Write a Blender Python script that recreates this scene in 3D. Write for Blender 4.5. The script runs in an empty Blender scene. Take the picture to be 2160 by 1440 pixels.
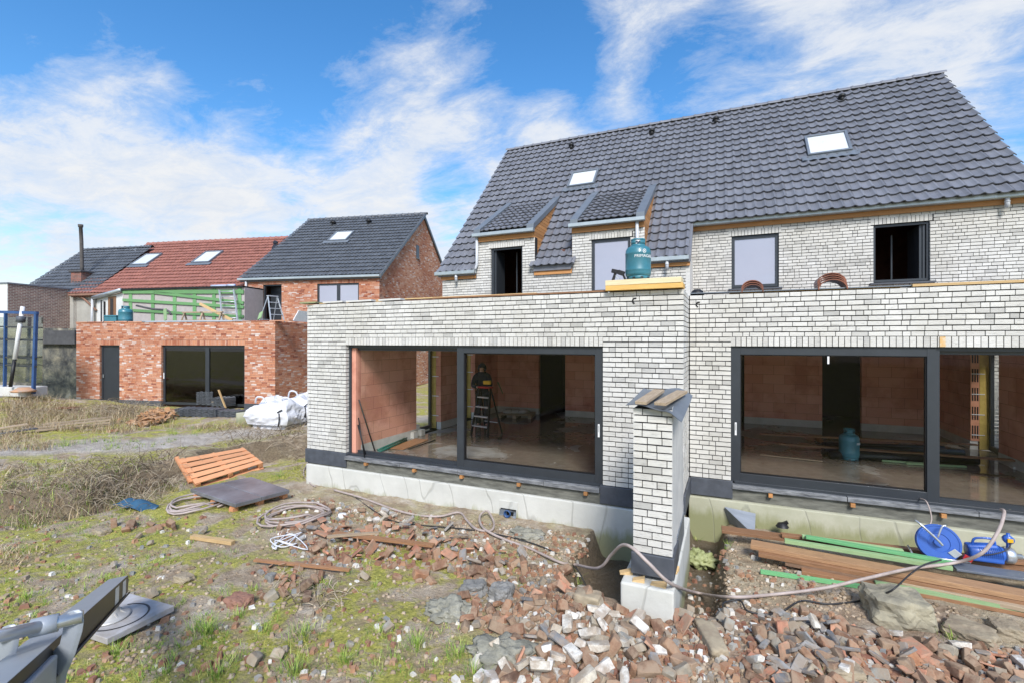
import bpy, bmesh, math, random
import numpy as np
from mathutils import Vector, Matrix, noise
random.seed(7)
R = math.radians
PI = math.pi
scene = bpy.context.scene
COL = bpy.data.collections.new("site"); scene.collection.children.link(COL)

# ------------------------------------------------------------------ camera frame
# world X runs along the white facade, world Y into the house, camera at CAM
CAM = Vector((1.664, -7.223, 2.9))
FX, CX, CY = 1010.0, 1080.0, 718.0
RT = Vector((0.9124, 0.4096, 0)); FW = Vector((-0.4096, 0.9124, 0))

def ray(px, py):
    return FW + RT * ((px - CX) / FX) + Vector((0, 0, 1)) * ((CY - py) / FX)
def onplane(px, py, p0, n):
    d = ray(px, py); n = Vector(n); k = (Vector(p0) - CAM).dot(n) / d.dot(n)
    return CAM + d * k
def onT(px, py, t): return onplane(px, py, (0, t, 0), (0, 1, 0))
def onS(px, py, s): return onplane(px, py, (s, 0, 0), (1, 0, 0))
def onZ(px, py, z): return onplane(px, py, (0, 0, z), (0, 0, 1))
def at(px, py, Y): return CAM + ray(px, py) * Y
def cam(x, y, z=0.0):                       # camera-frame metres -> world (z absolute)
    p = CAM + RT * x + FW * y; return Vector((p.x, p.y, z))
def tocam(x, y):
    dx, dy = x - CAM.x, y - CAM.y
    return dx * RT.x + dy * RT.y, dx * FW.x + dy * FW.y

# ------------------------------------------------------------------ tags
def tag(o, label=None, cat=None, group=None, kind=None):
    if label: o['label'] = label
    if cat: o['category'] = cat
    if group: o['group'] = group
    if kind: o['kind'] = kind
    return o
def thing(name, label, cat, loc=(0, 0, 0), rotz=0.0, group=None):
    o = bpy.data.objects.new(name, None); COL.objects.link(o)
    o.empty_display_size = 0.2
    o.location = loc; o.rotation_euler = (0, 0, rotz)
    return tag(o, label, cat, group)
def copy_tree(o, parent=None):
    c = o.copy(); COL.objects.link(c)
    if parent: c.parent = parent
    for ch in list(o.children): copy_tree(ch, c)
    return c

# ------------------------------------------------------------------ mesh builder
class MB:
    def __init__(self):
        self.v = []; self.f = []; self.m = []; self.r = []; self.lc = []; self.sm = []
    def add(self, vs, fs, mi=0, rnd=0.5, lc=None, smooth=False):
        b = len(self.v)
        self.v += [tuple(p) for p in vs]
        self.lc += [tuple(p) for p in (lc if lc is not None else vs)]
        self.r += [rnd] * len(vs)
        self.f += [tuple(b + i for i in f) for f in fs]
        self.m += [mi] * len(fs); self.sm += [smooth] * len(fs)
        return self
    BOXF = [(0, 3, 2, 1), (4, 5, 6, 7), (0, 1, 5, 4), (1, 2, 6, 5), (2, 3, 7, 6), (3, 0, 4, 7)]
    def box(self, x0, x1, y0, y1, z0, z1, mi=0, rnd=0.5):
        vs = [(x0, y0, z0), (x1, y0, z0), (x1, y1, z0), (x0, y1, z0), (x0, y0, z1), (x1, y0, z1), (x1, y1, z1), (x0, y1, z1)]
        return self.add(vs, self.BOXF, mi, rnd)
    def obox(self, p0, p1, w, h, up=(0, 0, 1), mi=0, rnd=None, w1=None, h1=None):
        p0, p1 = Vector(p0), Vector(p1); d = (p1 - p0); L = d.length; d.normalize()
        up = Vector(up); sd = d.cross(up)
        if sd.length < 1e-4: sd = d.cross(Vector((1, 0, 0)))
        sd.normalize(); up = sd.cross(d).normalized()
        w1 = w if w1 is None else w1; h1 = h if h1 is None else h1
        vs = []; lc = []
        off = random.random() * 50
        for p, l, ww, hh in ((p0, 0, w, h), (p1, L, w1, h1)):
            for a, b in ((-1, -1), (1, -1), (1, 1), (-1, 1)):
                vs.append(p + sd * (a * ww / 2) + up * (b * hh / 2)); lc.append((l + off, a * ww / 2 + off, b * hh / 2))
        fs = [(0, 1, 2, 3), (7, 6, 5, 4), (0, 4, 5, 1), (1, 5, 6, 2), (2, 6, 7, 3), (3, 7, 4, 0)]
        return self.add(vs, fs, mi, random.random() if rnd is None else rnd, lc)
    def tube(self, pts, r, seg=8, mi=0, cap=True, rnd=0.5):
        pts = [Vector(p) for p in pts]; n = len(pts); vs = []; lc = []; L = 0
        rs = r if isinstance(r, (list, tuple)) else [r] * n
        prev = None
        for i, p in enumerate(pts):
            t = (pts[min(i + 1, n - 1)] - pts[max(i - 1, 0)])
            if t.length < 1e-9: t = Vector((0, 0, 1))
            t.normalize()
            if prev is None:
                a = t.cross(Vector((0, 0, 1)))
                if a.length < 0.05: a = t.cross(Vector((1, 0, 0)))
            else: a = prev - t * prev.dot(t)
            a.normalize(); prev = a; b = t.cross(a)
            if i: L += (pts[i] - pts[i - 1]).length
            for k in range(seg):
                th = 2 * PI * k / seg
                vs.append(p + (a * math.cos(th) + b * math.sin(th)) * rs[i]); lc.append((L, th * 0.05, 0))
        fs = []
        for i in range(n - 1):
            for k in range(seg):
                k2 = (k + 1) % seg
                fs.append((i * seg + k, i * seg + k2, (i + 1) * seg + k2, (i + 1) * seg + k))
        if cap: fs += [tuple(range(seg))[::-1], tuple((n - 1) * seg + k for k in range(seg))]
        return self.add(vs, fs, mi, rnd, lc, smooth=True)
    def lathe(self, prof, c=(0, 0, 0), seg=24, a0=0.0, a1=2 * PI, mi=0, rnd=0.5, M=None):
        full = abs(a1 - a0 - 2 * PI) < 1e-6; n = seg if full else seg + 1; vs = []
        for r_, z_ in prof:
            for k in range(n):
                th = a0 + (a1 - a0) * k / seg
                p = Vector((r_ * math.cos(th), r_ * math.sin(th), z_))
                if M is not None: p = M @ p
                vs.append(p + Vector(c))
        fs = []
        for i in range(len(prof) - 1):
            for k in range(seg):
                k2 = (k + 1) % n
                fs.append((i * n + k, i * n + k2, (i + 1) * n + k2, (i + 1) * n + k))
        return self.add(vs, fs, mi, rnd, smooth=True)
    def prism(self, poly, ax, lo, hi, mi=0, rnd=0.5):
        """poly in the two other axes, extruded along ax (0,1,2) from lo to hi"""
        n = len(poly); vs = []
        for e in (lo, hi):
            for a, b in poly:
                vs.append({0: (e, a, b), 1: (a, e, b), 2: (a, b, e)}[ax])
        fs = [tuple(range(n)), tuple(range(2 * n - 1, n - 1, -1))] + [(i, (i + 1) % n, n + (i + 1) % n, n + i) for i in range(n)]
        return self.add(vs, fs, mi, rnd)
    def build(self, name, mats, parent=None, loc=(0, 0, 0), rot=None, bevel=0, fixn=True, origin=None, solid=0):
        me = bpy.data.meshes.new(name)
        V = np.array([tuple(p) for p in self.v], dtype=float).reshape(-1, 3)
        if origin is not None: V = V - np.array(tuple(origin)); loc = origin
        me.from_pydata(V.tolist(), [], self.f)
        if not isinstance(mats, (list, tuple)): mats = [mats]
        for m_ in mats: me.materials.append(m_)
        me.polygons.foreach_set('material_index', self.m)
        me.polygons.foreach_set('use_smooth', self.sm)
        a = me.attributes.new('rnd', 'FLOAT', 'POINT'); a.data.foreach_set('value', self.r)
        b = me.attributes.new('lc', 'FLOAT_VECTOR', 'POINT'); b.data.foreach_set('vector', [c for p in self.lc for c in p])
        if fixn:
            bm = bmesh.new(); bm.from_mesh(me); bmesh.ops.recalc_face_normals(bm, faces=bm.faces); bm.to_mesh(me); bm.free()
        o = bpy.data.objects.new(name, me); COL.objects.link(o)
        o.location = loc
        if rot: o.rotation_euler = rot
        if parent: o.parent = parent
        if bevel:
            md = o.modifiers.new('b', 'BEVEL'); md.width = bevel; md.segments = 2; md.limit_method = 'ANGLE'
        if solid:
            md = o.modifiers.new('s', 'SOLIDIFY'); md.thickness = solid
        return o

# ------------------------------------------------------------------ materials
def nmat(name):
    m = bpy.data.materials.new(name); m.use_nodes = True
    nt = m.node_tree; bs = nt.nodes['Principled BSDF']
    return m, nt, bs
def N(nt, t, **kw):
    n = nt.nodes.new(t)
    for k, v in kw.items():
        if k.startswith('i_'):
            n.inputs[k[2:].replace('_', ' ')].default_value = v
        else: setattr(n, k, v)
    return n
def ramp(nt, src, stops, interp='LINEAR'):
    n = nt.nodes.new('ShaderNodeValToRGB'); n.color_ramp.interpolation = interp
    el = n.color_ramp.elements
    while len(el) > 1: el.remove(el[-1])
    el[0].position = stops[0][0]; el[0].color = (*stops[0][1], 1) if len(stops[0][1]) == 3 else stops[0][1]
    for p, c in stops[1:]:
        e = el.new(p); e.color = (*c, 1)
    nt.links.new(src, n.inputs['Fac']); return n.outputs['Color']
def G3(v): return (v, v, v)
def mixc(nt, fac, a, b, mode='MIX'):
    n = nt.nodes.new('ShaderNodeMix'); n.data_type = 'RGBA'; n.blend_type = mode
    for s, v in ((n.inputs[0], fac), (n.inputs[6], a), (n.inputs[7], b)):
        if isinstance(v, (int, float)): s.default_value = v
        elif isinstance(v, tuple): s.default_value = (*v, 1) if len(v) == 3 else v
        else: nt.links.new(v, s)
    return n.outputs[2]
def math_(nt, op, a, b=None, c=None, clamp=False):
    n = nt.nodes.new('ShaderNodeMath'); n.operation = op; n.use_clamp = clamp
    for s, v in zip(n.inputs, (a, b, c)):
        if v is None: continue
        if isinstance(v, (int, float)): s.default_value = v
        else: nt.links.new(v, s)
    return n.outputs[0]
def coords(nt, scale=(1, 1, 1), src='Object', attr=None):
    if attr:
        n = nt.nodes.new('ShaderNodeAttribute'); n.attribute_name = attr; out = n.outputs['Vector']
    else:
        n = nt.nodes.new('ShaderNodeTexCoord'); out = n.outputs[src]
    mp = nt.nodes.new('ShaderNodeMapping'); mp.inputs['Scale'].default_value = scale
    nt.links.new(out, mp.inputs['Vector']); return mp.outputs['Vector']
def noi(nt, vec, scale, detail=4, rough=0.6, dist=0.0):
    n = nt.nodes.new('ShaderNodeTexNoise'); n.inputs['Scale'].default_value = scale
    n.inputs['Detail'].default_value = detail; n.inputs['Roughness'].default_value = rough; n.inputs['Distortion'].default_value = dist
    nt.links.new(vec, n.inputs['Vector']); return n.outputs['Fac']
def bump(nt, bs, h, strength=0.3, dist=0.01):
    n = nt.nodes.new('ShaderNodeBump'); n.inputs['Strength'].default_value = strength; n.inputs['Distance'].default_value = dist
    nt.links.new(h, n.inputs['Height']); nt.links.new(n.outputs['Normal'], bs.inputs['Normal'])
def attr(nt, name):
    n = nt.nodes.new('ShaderNodeAttribute'); n.attribute_name = name; return n.outputs['Fac']

def simple(name, col, col2=None, rough=0.7, metal=0.0, ns=6.0, stretch=(1, 1, 1), bmp=0.2, bd=0.01, src='lc', rndv=0.15, spec=0.5, coat=0):
    m, nt, bs = nmat(name)
    vec = coords(nt, stretch, attr='lc') if src == 'lc' else coords(nt, stretch, src)
    f = noi(nt, vec, ns, 6, 0.65)
    col2 = col2 or tuple(c * 0.65 for c in col)
    c = ramp(nt, f, [(0.3, col2), (0.68, col)])
    hsv = nt.nodes.new('ShaderNodeHueSaturation'); nt.links.new(c, hsv.inputs['Color'])
    if rndv:
        oi = nt.nodes.new('ShaderNodeObjectInfo')
        s_ = math_(nt, 'ADD', attr(nt, 'rnd'), oi.outputs['Random'])
        s_ = math_(nt, 'FRACT', s_)
        nt.links.new(math_(nt, 'MULTIPLY_ADD', s_, 2 * rndv, 1 - rndv), hsv.inputs['Value'])
    nt.links.new(hsv.outputs['Color'], bs.inputs['Base Color'])
    bs.inputs['Roughness'].default_value = rough; bs.inputs['Metallic'].default_value = metal
    bs.inputs['Specular IOR Level'].default_value = spec
    if coat: bs.inputs['Coat Weight'].default_value = coat
    if bmp: bump(nt, bs, f, bmp, bd)
    return m

def m_white_brick():
    m, nt, bs = nmat('white_brick')
    v = coords(nt, (1, 1, 1)); r = attr(nt, 'rnd')
    cx = nt.nodes.new('ShaderNodeCombineXYZ'); nt.links.new(math_(nt, 'MULTIPLY', r, 40), cx.inputs[0]); nt.links.new(math_(nt, 'MULTIPLY', r, 17), cx.inputs[2])
    add = N(nt, 'ShaderNodeVectorMath', operation='ADD'); nt.links.new(v, add.inputs[0]); nt.links.new(cx.outputs[0], add.inputs[1])
    mp = N(nt, 'ShaderNodeMapping'); mp.inputs['Scale'].default_value = (5, 5, 26); nt.links.new(add.outputs[0], mp.inputs['Vector'])
    st = noi(nt, mp.outputs[0], 1.6, 7, 0.72, 1.2)
    base = ramp(nt, r, [(0.0, (.46, .455, .435)), (0.10, (.56, .55, .525)), (0.2, (.625, .615, .585)), (0.6, (.65, .64, .61)), (1, (.69, .68, .65))])
    streak = ramp(nt, st, [(0.34, G3(.72)), (0.46, G3(.95)), (0.58, G3(1.0))])
    c = mixc(nt, 1.0, base, streak, 'MULTIPLY')
    big = noi(nt, v, 0.9, 4, 0.6)
    c = mixc(nt, 1.0, c, ramp(nt, big, [(0.35, (.88, .87, .84)), (0.6, (1, 1, 1))]), 'MULTIPLY')
    nt.links.new(c, bs.inputs['Base Color']); bs.inputs['Roughness'].default_value = 0.85
    fine = noi(nt, v, 60, 4, 0.7)
    bump(nt, bs, math_(nt, 'ADD', math_(nt, 'MULTIPLY', st, 2.0), fine), 0.45, 0.006); return m
def m_red_brick():
    m, nt, bs = nmat('red_brick')
    v = coords(nt); r = attr(nt, 'rnd')
    c = ramp(nt, r, [(0.0, (.27, .09, .06)), (0.10, (.46, .18, .10)), (0.32, (.58, .27, .15)), (0.5, (.52, .24, .15)), (0.72, (.58, .30, .19)), (0.88, (.60, .40, .31)), (1.0, (.68, .60, .56))])
    w = noi(nt, v, 14, 4, 0.7)
    c = mixc(nt, ramp(nt, w, [(0.56, G3(0)), (0.66, G3(.5))]), c, (.64, .50, .43))
    big = noi(nt, v, 0.55, 3, 0.6)
    c = mixc(nt, 1.0, c, ramp(nt, big, [(0.36, (.78, .66, .62)), (0.55, (1, 1, 1))]), 'MULTIPLY')
    nt.links.new(c, bs.inputs['Base Color']); bs.inputs['Roughness'].default_value = 0.9
    bump(nt, bs, w, 0.3, 0.01); return m
def m_tile(name, c1, c2, rough, var=0.12, ageing=None):
    m, nt, bs = nmat(name)
    v = coords(nt); r = attr(nt, 'rnd')
    f = noi(nt, v, 3.5, 5, 0.6)
    c = mixc(nt, ramp(nt, f, [(.35, G3(0)), (.65, G3(1))]), c2, c1)
    c = mixc(nt, 1.0, c, ramp(nt, r, [(0, G3(1 - var)), (1, G3(1 + var))]), 'MULTIPLY')
    if ageing:
        g = noi(nt, v, 9, 5, 0.75)
        c = mixc(nt, ramp(nt, g, [(.58, G3(0)), (.72, G3(.45))]), c, ageing)
    nt.links.new(c, bs.inputs['Base Color'])
    rr = noi(nt, v, 20, 3, 0.6)
    nt.links.new(math_(nt, 'MULTIPLY_ADD', rr, 0.25, rough - 0.12), bs.inputs['Roughness'])
    bump(nt, bs, noi(nt, v, 45, 4, .7), 0.12, 0.006); return m
def m_block():
    m, nt, bs = nmat('terracotta_block')
    tc = coords(nt, (1, 1, 1), attr='lc')
    br = nt.nodes.new('ShaderNodeTexBrick'); nt.links.new(tc, br.inputs['Vector'])
    br.inputs['Scale'].default_value = 1.0; br.inputs['Brick Width'].default_value = 0.51; br.inputs['Row Height'].default_value = 0.25
    br.inputs['Mortar Size'].default_value = 0.004; br.inputs['Mortar Smooth'].default_value = 0.3; br.inputs['Bias'].default_value = 0.0
    br.inputs['Color1'].default_value = (.76, .40, .30, 1); br.inputs['Color2'].default_value = (.66, .31, .22, 1); br.inputs['Mortar'].default_value = (.36, .15, .105, 1)
    f = noi(nt, tc, 0.8, 5, 0.65); g = noi(nt, tc, 5, 4, 0.7)
    damp = ramp(nt, f, [(.40, (.78, .68, .66)), (.52, (1, 1, 1))])
    c = mixc(nt, 1.0, br.outputs['Color'], damp, 'MULTIPLY')
    c = mixc(nt, ramp(nt, g, [(.60, G3(0)), (.75, G3(.35))]), c, (.50, .27, .19))
    nt.links.new(c, bs.inputs['Base Color']); bs.inputs['Roughness'].default_value = 0.85
    bump(nt, bs, br.outputs['Fac'], 0.4, 0.004); bs.inputs['Specular IOR Level'].default_value = .3
    return m
def m_brickwall(name, c1, c2, mortar, bw, bh, ms, src='lc', age=None):
    m, nt, bs = nmat(name)
    tc = coords(nt, (1, 1, 1), attr='lc')
    br = nt.nodes.new('ShaderNodeTexBrick'); nt.links.new(tc, br.inputs['Vector'])
    for k, v in (('Scale', 1.0), ('Brick Width', bw), ('Row Height', bh), ('Mortar Size', ms), ('Mortar Smooth', .2), ('Bias', 0.1)): br.inputs[k].default_value = v
    br.inputs['Color1'].default_value = (*c1, 1); br.inputs['Color2'].default_value = (*c2, 1); br.inputs['Mortar'].default_value = (*mortar, 1)
    c = br.outputs['Color']
    g = noi(nt, tc, 2.2, 6, 0.7)
    c = mixc(nt, 1.0, c, ramp(nt, g, [(.35, G3(.7)), (.6, G3(1.05))]), 'MULTIPLY')
    if age:
        a = noi(nt, tc, 1.1, 7, 0.7)
        c = mixc(nt, ramp(nt, a, [(.52, G3(0)), (.62, G3(.85))]), c, age)
    nt.links.new(c, bs.inputs['Base Color']); bs.inputs['Roughness'].default_value = .9
    bump(nt, bs, math_(nt, 'ADD', math_(nt, 'MULTIPLY', br.outputs['Fac'], -1.0), g), 0.5, 0.012); return m
def m_concrete(name, c1, c2, algae=None, cracks=False, rough=.85):
    m, nt, bs = nmat(name)
    v = coords(nt); f = noi(nt, v, 2.2, 7, .65)
    c = ramp(nt, f, [(.3, c2), (.65, c1)])
    if algae:
        w = N(nt, 'ShaderNodeTexCoord'); sep = N(nt, 'ShaderNodeSeparateXYZ'); nt.links.new(w.outputs['Object'], sep.inputs[0])
        lo = math_(nt, 'ADD', math_(nt, 'MULTIPLY', sep.outputs[2], -1.9), algae[1])
        mp = coords(nt, (3, 3, .7)); g = noi(nt, mp, 1.4, 6, .7)
        fac = ramp(nt, math_(nt, 'ADD', lo, g), [(.42, G3(0)), (.72, G3(.92))])
        c = mixc(nt, fac, c, algae[0])
    h = noi(nt, v, 18, 6, .7)
    if cracks:
        mp = coords(nt, (1, 1, .35)); wv = N(nt, 'ShaderNodeTexWave'); wv.wave_type = 'BANDS'; wv.bands_direction = 'DIAGONAL'
        wv.inputs['Scale'].default_value = .9; wv.inputs['Distortion'].default_value = 14; wv.inputs['Detail'].default_value = 3; wv.inputs['Detail Scale'].default_value = .8
        nt.links.new(mp, wv.inputs['Vector'])
        k = ramp(nt, wv.outputs['Fac'], [(0.0, G3(1)), (.012, G3(0))])
        c = mixc(nt, math_(nt, 'MULTIPLY', k, .35), c, (.2, .2, .17))
        h = math_(nt, 'SUBTRACT', h, math_(nt, 'MULTIPLY', k, 1.5))
    nt.links.new(c, bs.inputs['Base Color']); bs.inputs['Roughness'].default_value = rough
    bump(nt, bs, h, .35, .01); return m
def m_floor():
    m, nt, bs = nmat('wet_screed')
    v = coords(nt); f = noi(nt, v, .55, 5, .6, .4)
    wet = ramp(nt, f, [(.57, G3(1)), (.63, G3(0))])
    g = noi(nt, v, 6, 6, .7)
    dry = ramp(nt, g, [(.3, (.25, .235, .21)), (.7, (.36, .345, .32))]); wc = ramp(nt, g, [(.3, (.17, .14, .11)), (.7, (.25, .21, .165))])
    nt.links.new(mixc(nt, wet, dry, wc), bs.inputs['Base Color'])
    nt.links.new(math_(nt, 'MULTIPLY_ADD', wet, -.57, .62), bs.inputs['Roughness'])
    b = N(nt, 'ShaderNodeBump'); b.inputs['Distance'].default_value = .004
    nt.links.new(math_(nt, 'MULTIPLY_ADD', wet, -.28, .32), b.inputs['Strength'])
    nt.links.new(math_(nt, 'ADD', g, noi(nt, v, 1.7, 3, .5)), b.inputs['Height']); nt.links.new(b.outputs[0], bs.inputs['Normal'])
    return m
def m_glass(name, tint=(1, 1, 1), refl=.1, rough=.0):
    m, nt, bs = nmat(name); nt.nodes.remove(bs)
    out = nt.nodes['Material Output']
    tr = N(nt, 'ShaderNodeBsdfTransparent'); tr.inputs[0].default_value = (*tint, 1)
    gl = N(nt, 'ShaderNodeBsdfGlossy'); gl.inputs['Roughness'].default_value = rough
    fr = N(nt, 'ShaderNodeFresnel'); fr.inputs['IOR'].default_value = 1.45
    mx = N(nt, 'ShaderNodeMixShader')
    nt.links.new(math_(nt, 'MULTIPLY_ADD', fr.outputs[0], .25, refl, clamp=True), mx.inputs[0])
    nt.links.new(tr.outputs[0], mx.inputs[1]); nt.links.new(gl.outputs[0], mx.inputs[2]); nt.links.new(mx.outputs[0], out.inputs[0])
    return m
def m_wood(name, c1, c2, rough=.75, rndv=.22):
    return simple(name, c1, c2, rough, 0, 7, (1.0, 14, 14), .35, .004, rndv=rndv)

M = {}
M['wbrick'] = m_white_brick(); M['rbrick'] = m_red_brick()
M['mortar'] = simple('dark_mortar', (.016, .016, .018), (.009, .009, .010), .95, rndv=0, src='Object')
M['rmortar'] = simple('red_mortar', (.30, .17, .12), (.20, .11, .08), .95, rndv=0, src='Object')
M['tile'] = m_tile('anthracite_tile', (.175, .182, .207), (.14, .147, .17), .40, .14, (.24, .24, .26))
M['tile_d'] = m_tile('dark_glazed_tile', (.105, .115, .13), (.08, .088, .10), .36, .14, (.2, .22, .24))
M['tile_r'] = m_tile('terracotta_tile', (.33, .135, .10), (.25, .10, .075), .55, .12, (.40, .24, .19))
M['frame'] = simple('anthracite_aluminium', (.045, .052, .062), (.036, .042, .05), .35, .2, 3, rndv=0, bmp=0)
M['black'] = simple('black_rubber', (.012, .012, .014), (.006, .006, .007), .5, 0, 5, rndv=0, bmp=.1)
M['plinth'] = simple('bluestone', (.085, .095, .115), (.05, .056, .068), .55, 0, 5, rndv=.05, bmp=.2, src='Object')
M['sill'] = simple('scraped_sill', (.30, .31, .32), (.045, .05, .06), .6, 0, 5, (1, 3, 6), rndv=.05, bmp=.3, src='Object')
M['zinc'] = simple('zinc', (.50, .56, .58), (.40, .45, .47), .38, .55, 3, rndv=.04, bmp=.05, src='Object')
M['zincd'] = simple('dark_zinc', (.22, .25, .285), (.17, .195, .225), .42, .4, 3, rndv=.04, bmp=.05, src='Object')
M['pvc'] = simple('grey_pvc', (.55, .57, .60), (.48, .5, .53), .4, 0, 3, rndv=0, bmp=0)
M['fascia'] = m_wood('orange_timber', (.50, .25, .09), (.36, .16, .055))
M['timber'] = m_wood('fresh_timber', (.66, .47, .24), (.50, .33, .15))
M['plank'] = m_wood('brown_plank', (.36, .19, .095), (.20, .10, .05), .6)
M['plankg'] = m_wood('grey_plank', (.48, .38, .26), (.28, .20, .13))
M['grime'] = simple('grimy_mortar', (.20, .20, .17), (.07, .07, .06), .9, 0, 4, (1, 3, 5), rndv=0, src='Object')
M['palletw'] = m_wood('orange_pallet_wood', (.66, .33, .17), (.50, .22, .10), .65, .12)
M['green'] = m_wood('green_batten', (.17, .36, .15), (.11, .26, .10), .7, .15)
M['greenl'] = m_wood('light_green_batten', (.36, .50, .26), (.23, .38, .17), .7, .15)
M['block'] = m_block()
M['kick'] = simple('screed_upstand', (.62, .61, .57), (.50, .49, .45), .9, 0, 5, rndv=.03, src='Object')
M['conc'] = m_concrete('foundation_concrete', (.60, .60, .555), (.50, .50, .46), ((.30, .31, .17), .05), True)
M['concg'] = m_concrete('green_foundation_concrete', (.46, .455, .35), (.36, .36, .25), ((.25, .26, .13), .45), True)
M['plaster'] = m_concrete('grey_render', (.42, .41, .37), (.32, .31, .28))
M['whitewall'] = m_concrete('white_render', (.72, .73, .72), (.62, .63, .62))
M['siderend'] = m_concrete('white_mortared_side', (.62, .61, .58), (.46, .46, .45))
M['floor'] = m_floor()
M['glass'] = m_glass('clear_glass', (.99, .995, .99), .0)
M['gdark'] = m_glass('tinted_glass', (.32, .32, .31), .06)
M['blind'] = simple('lilac_screen', (.37, .38, .46), (.34, .355, .435), .12, 0, .8, rndv=0, bmp=0, spec=.8, coat=.5)
M['skyglass'] = simple('sky_white_roof_pane', (.62, .66, .70), (.58, .62, .66), .12, 0, .8, rndv=0, bmp=0, spec=.8)  # sky reflection on the glass painted in as a pale base colour
M['insul'] = simple('yellow_insulation', (.62, .46, .13), (.45, .32, .08), .9, 0, 8, rndv=.1)
M['white'] = simple('white_plastic', (.78, .79, .8), (.68, .69, .7), .45, 0, 4, rndv=.03, bmp=.1)
M['dark'] = simple('dark_room', (.04, .035, .035), (.03, .026, .026), .9, rndv=0)  # shade of the unlit back rooms put into a near-black colour
M['roofing'] = simple('bitumen', (.10, .10, .105), (.05, .05, .055), .8, 0, 3, rndv=.1, src='Object')
M['steel'] = simple('galvanised_steel', (.60, .62, .64), (.48, .50, .52), .32, .75, 5, rndv=.04, bmp=.05)
M['alu'] = simple('ladder_aluminium', (.66, .68, .7), (.55, .57, .6), .4, .5, 5, rndv=.04, bmp=.05)
M['bottle'] = simple('teal_paint', (.045, .20, .26), (.03, .14, .18), .42, 0, 5, rndv=.05, bmp=.1, coat=.15)
M['red'] = simple('red_plastic', (.5, .03, .03), (.4, .02, .02), .4, rndv=0, bmp=0)
M['yellow'] = simple('yellow_plastic', (.75, .45, .02), (.65, .38, .02), .45, rndv=0, bmp=0)
M['blue'] = simple('blue_paint', (.03, .12, .48), (.025, .09, .36), .35, 0, 4, rndv=.05, bmp=.05, coat=.2)
M['bluef'] = simple('blue_steel_frame', (.03, .09, .24), (.02, .055, .15), .5, 0, 6, rndv=.1, bmp=.1)
M['hose'] = simple('pink_grey_hose', (.50, .42, .39), (.27, .22, .19), .6, 0, 5, rndv=.05, bmp=.1)
M['cable'] = simple('black_cable', (.03, .03, .032), (.018, .018, .02), .5, rndv=0, bmp=0)
M['bag'] = simple('white_woven_bag', (.64, .65, .68), (.66, .67, .71), .6, 0, 6, rndv=.03, bmp=.3)
M['cloth'] = simple('dark_cloth', (.028, .032, .042), (.016, .018, .026), .9, 0, 12, rndv=0)
M['cloth2'] = simple('navy_cloth', (.022, .026, .04), (.015, .018, .03), .9, 0, 12, rndv=0)
M['skin'] = simple('skin', (.55, .33, .25), (.46, .26, .19), .55, 0, 12, rndv=0, bmp=.05)
M['boom'] = simple('grey_machine_paint', (.33, .36, .40), (.28, .31, .345), .38, .1, 5, rndv=0, bmp=.05, src='Object')
M['boomd'] = simple('dark_machine_paint', (.018, .015, .012), (.010, .008, .006), .4, 0, 2.5, rndv=0, bmp=.03, src='Object', spec=.3)
M['chrome'] = simple('chrome_rod', (.62, .64, .67), (.55, .57, .6), .32, .6, 3, rndv=0, bmp=0)
M['slab'] = simple('speckled_slab', (.42, .42, .44), (.30, .27, .24), .7, 0, 7, rndv=.03, bmp=.3, src='Object')
M['slabd'] = simple('wet_bluestone_slab', (.20, .205, .225), (.085, .085, .095), .22, 0, 1.6, rndv=.06, bmp=.15, src='Object')
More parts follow.
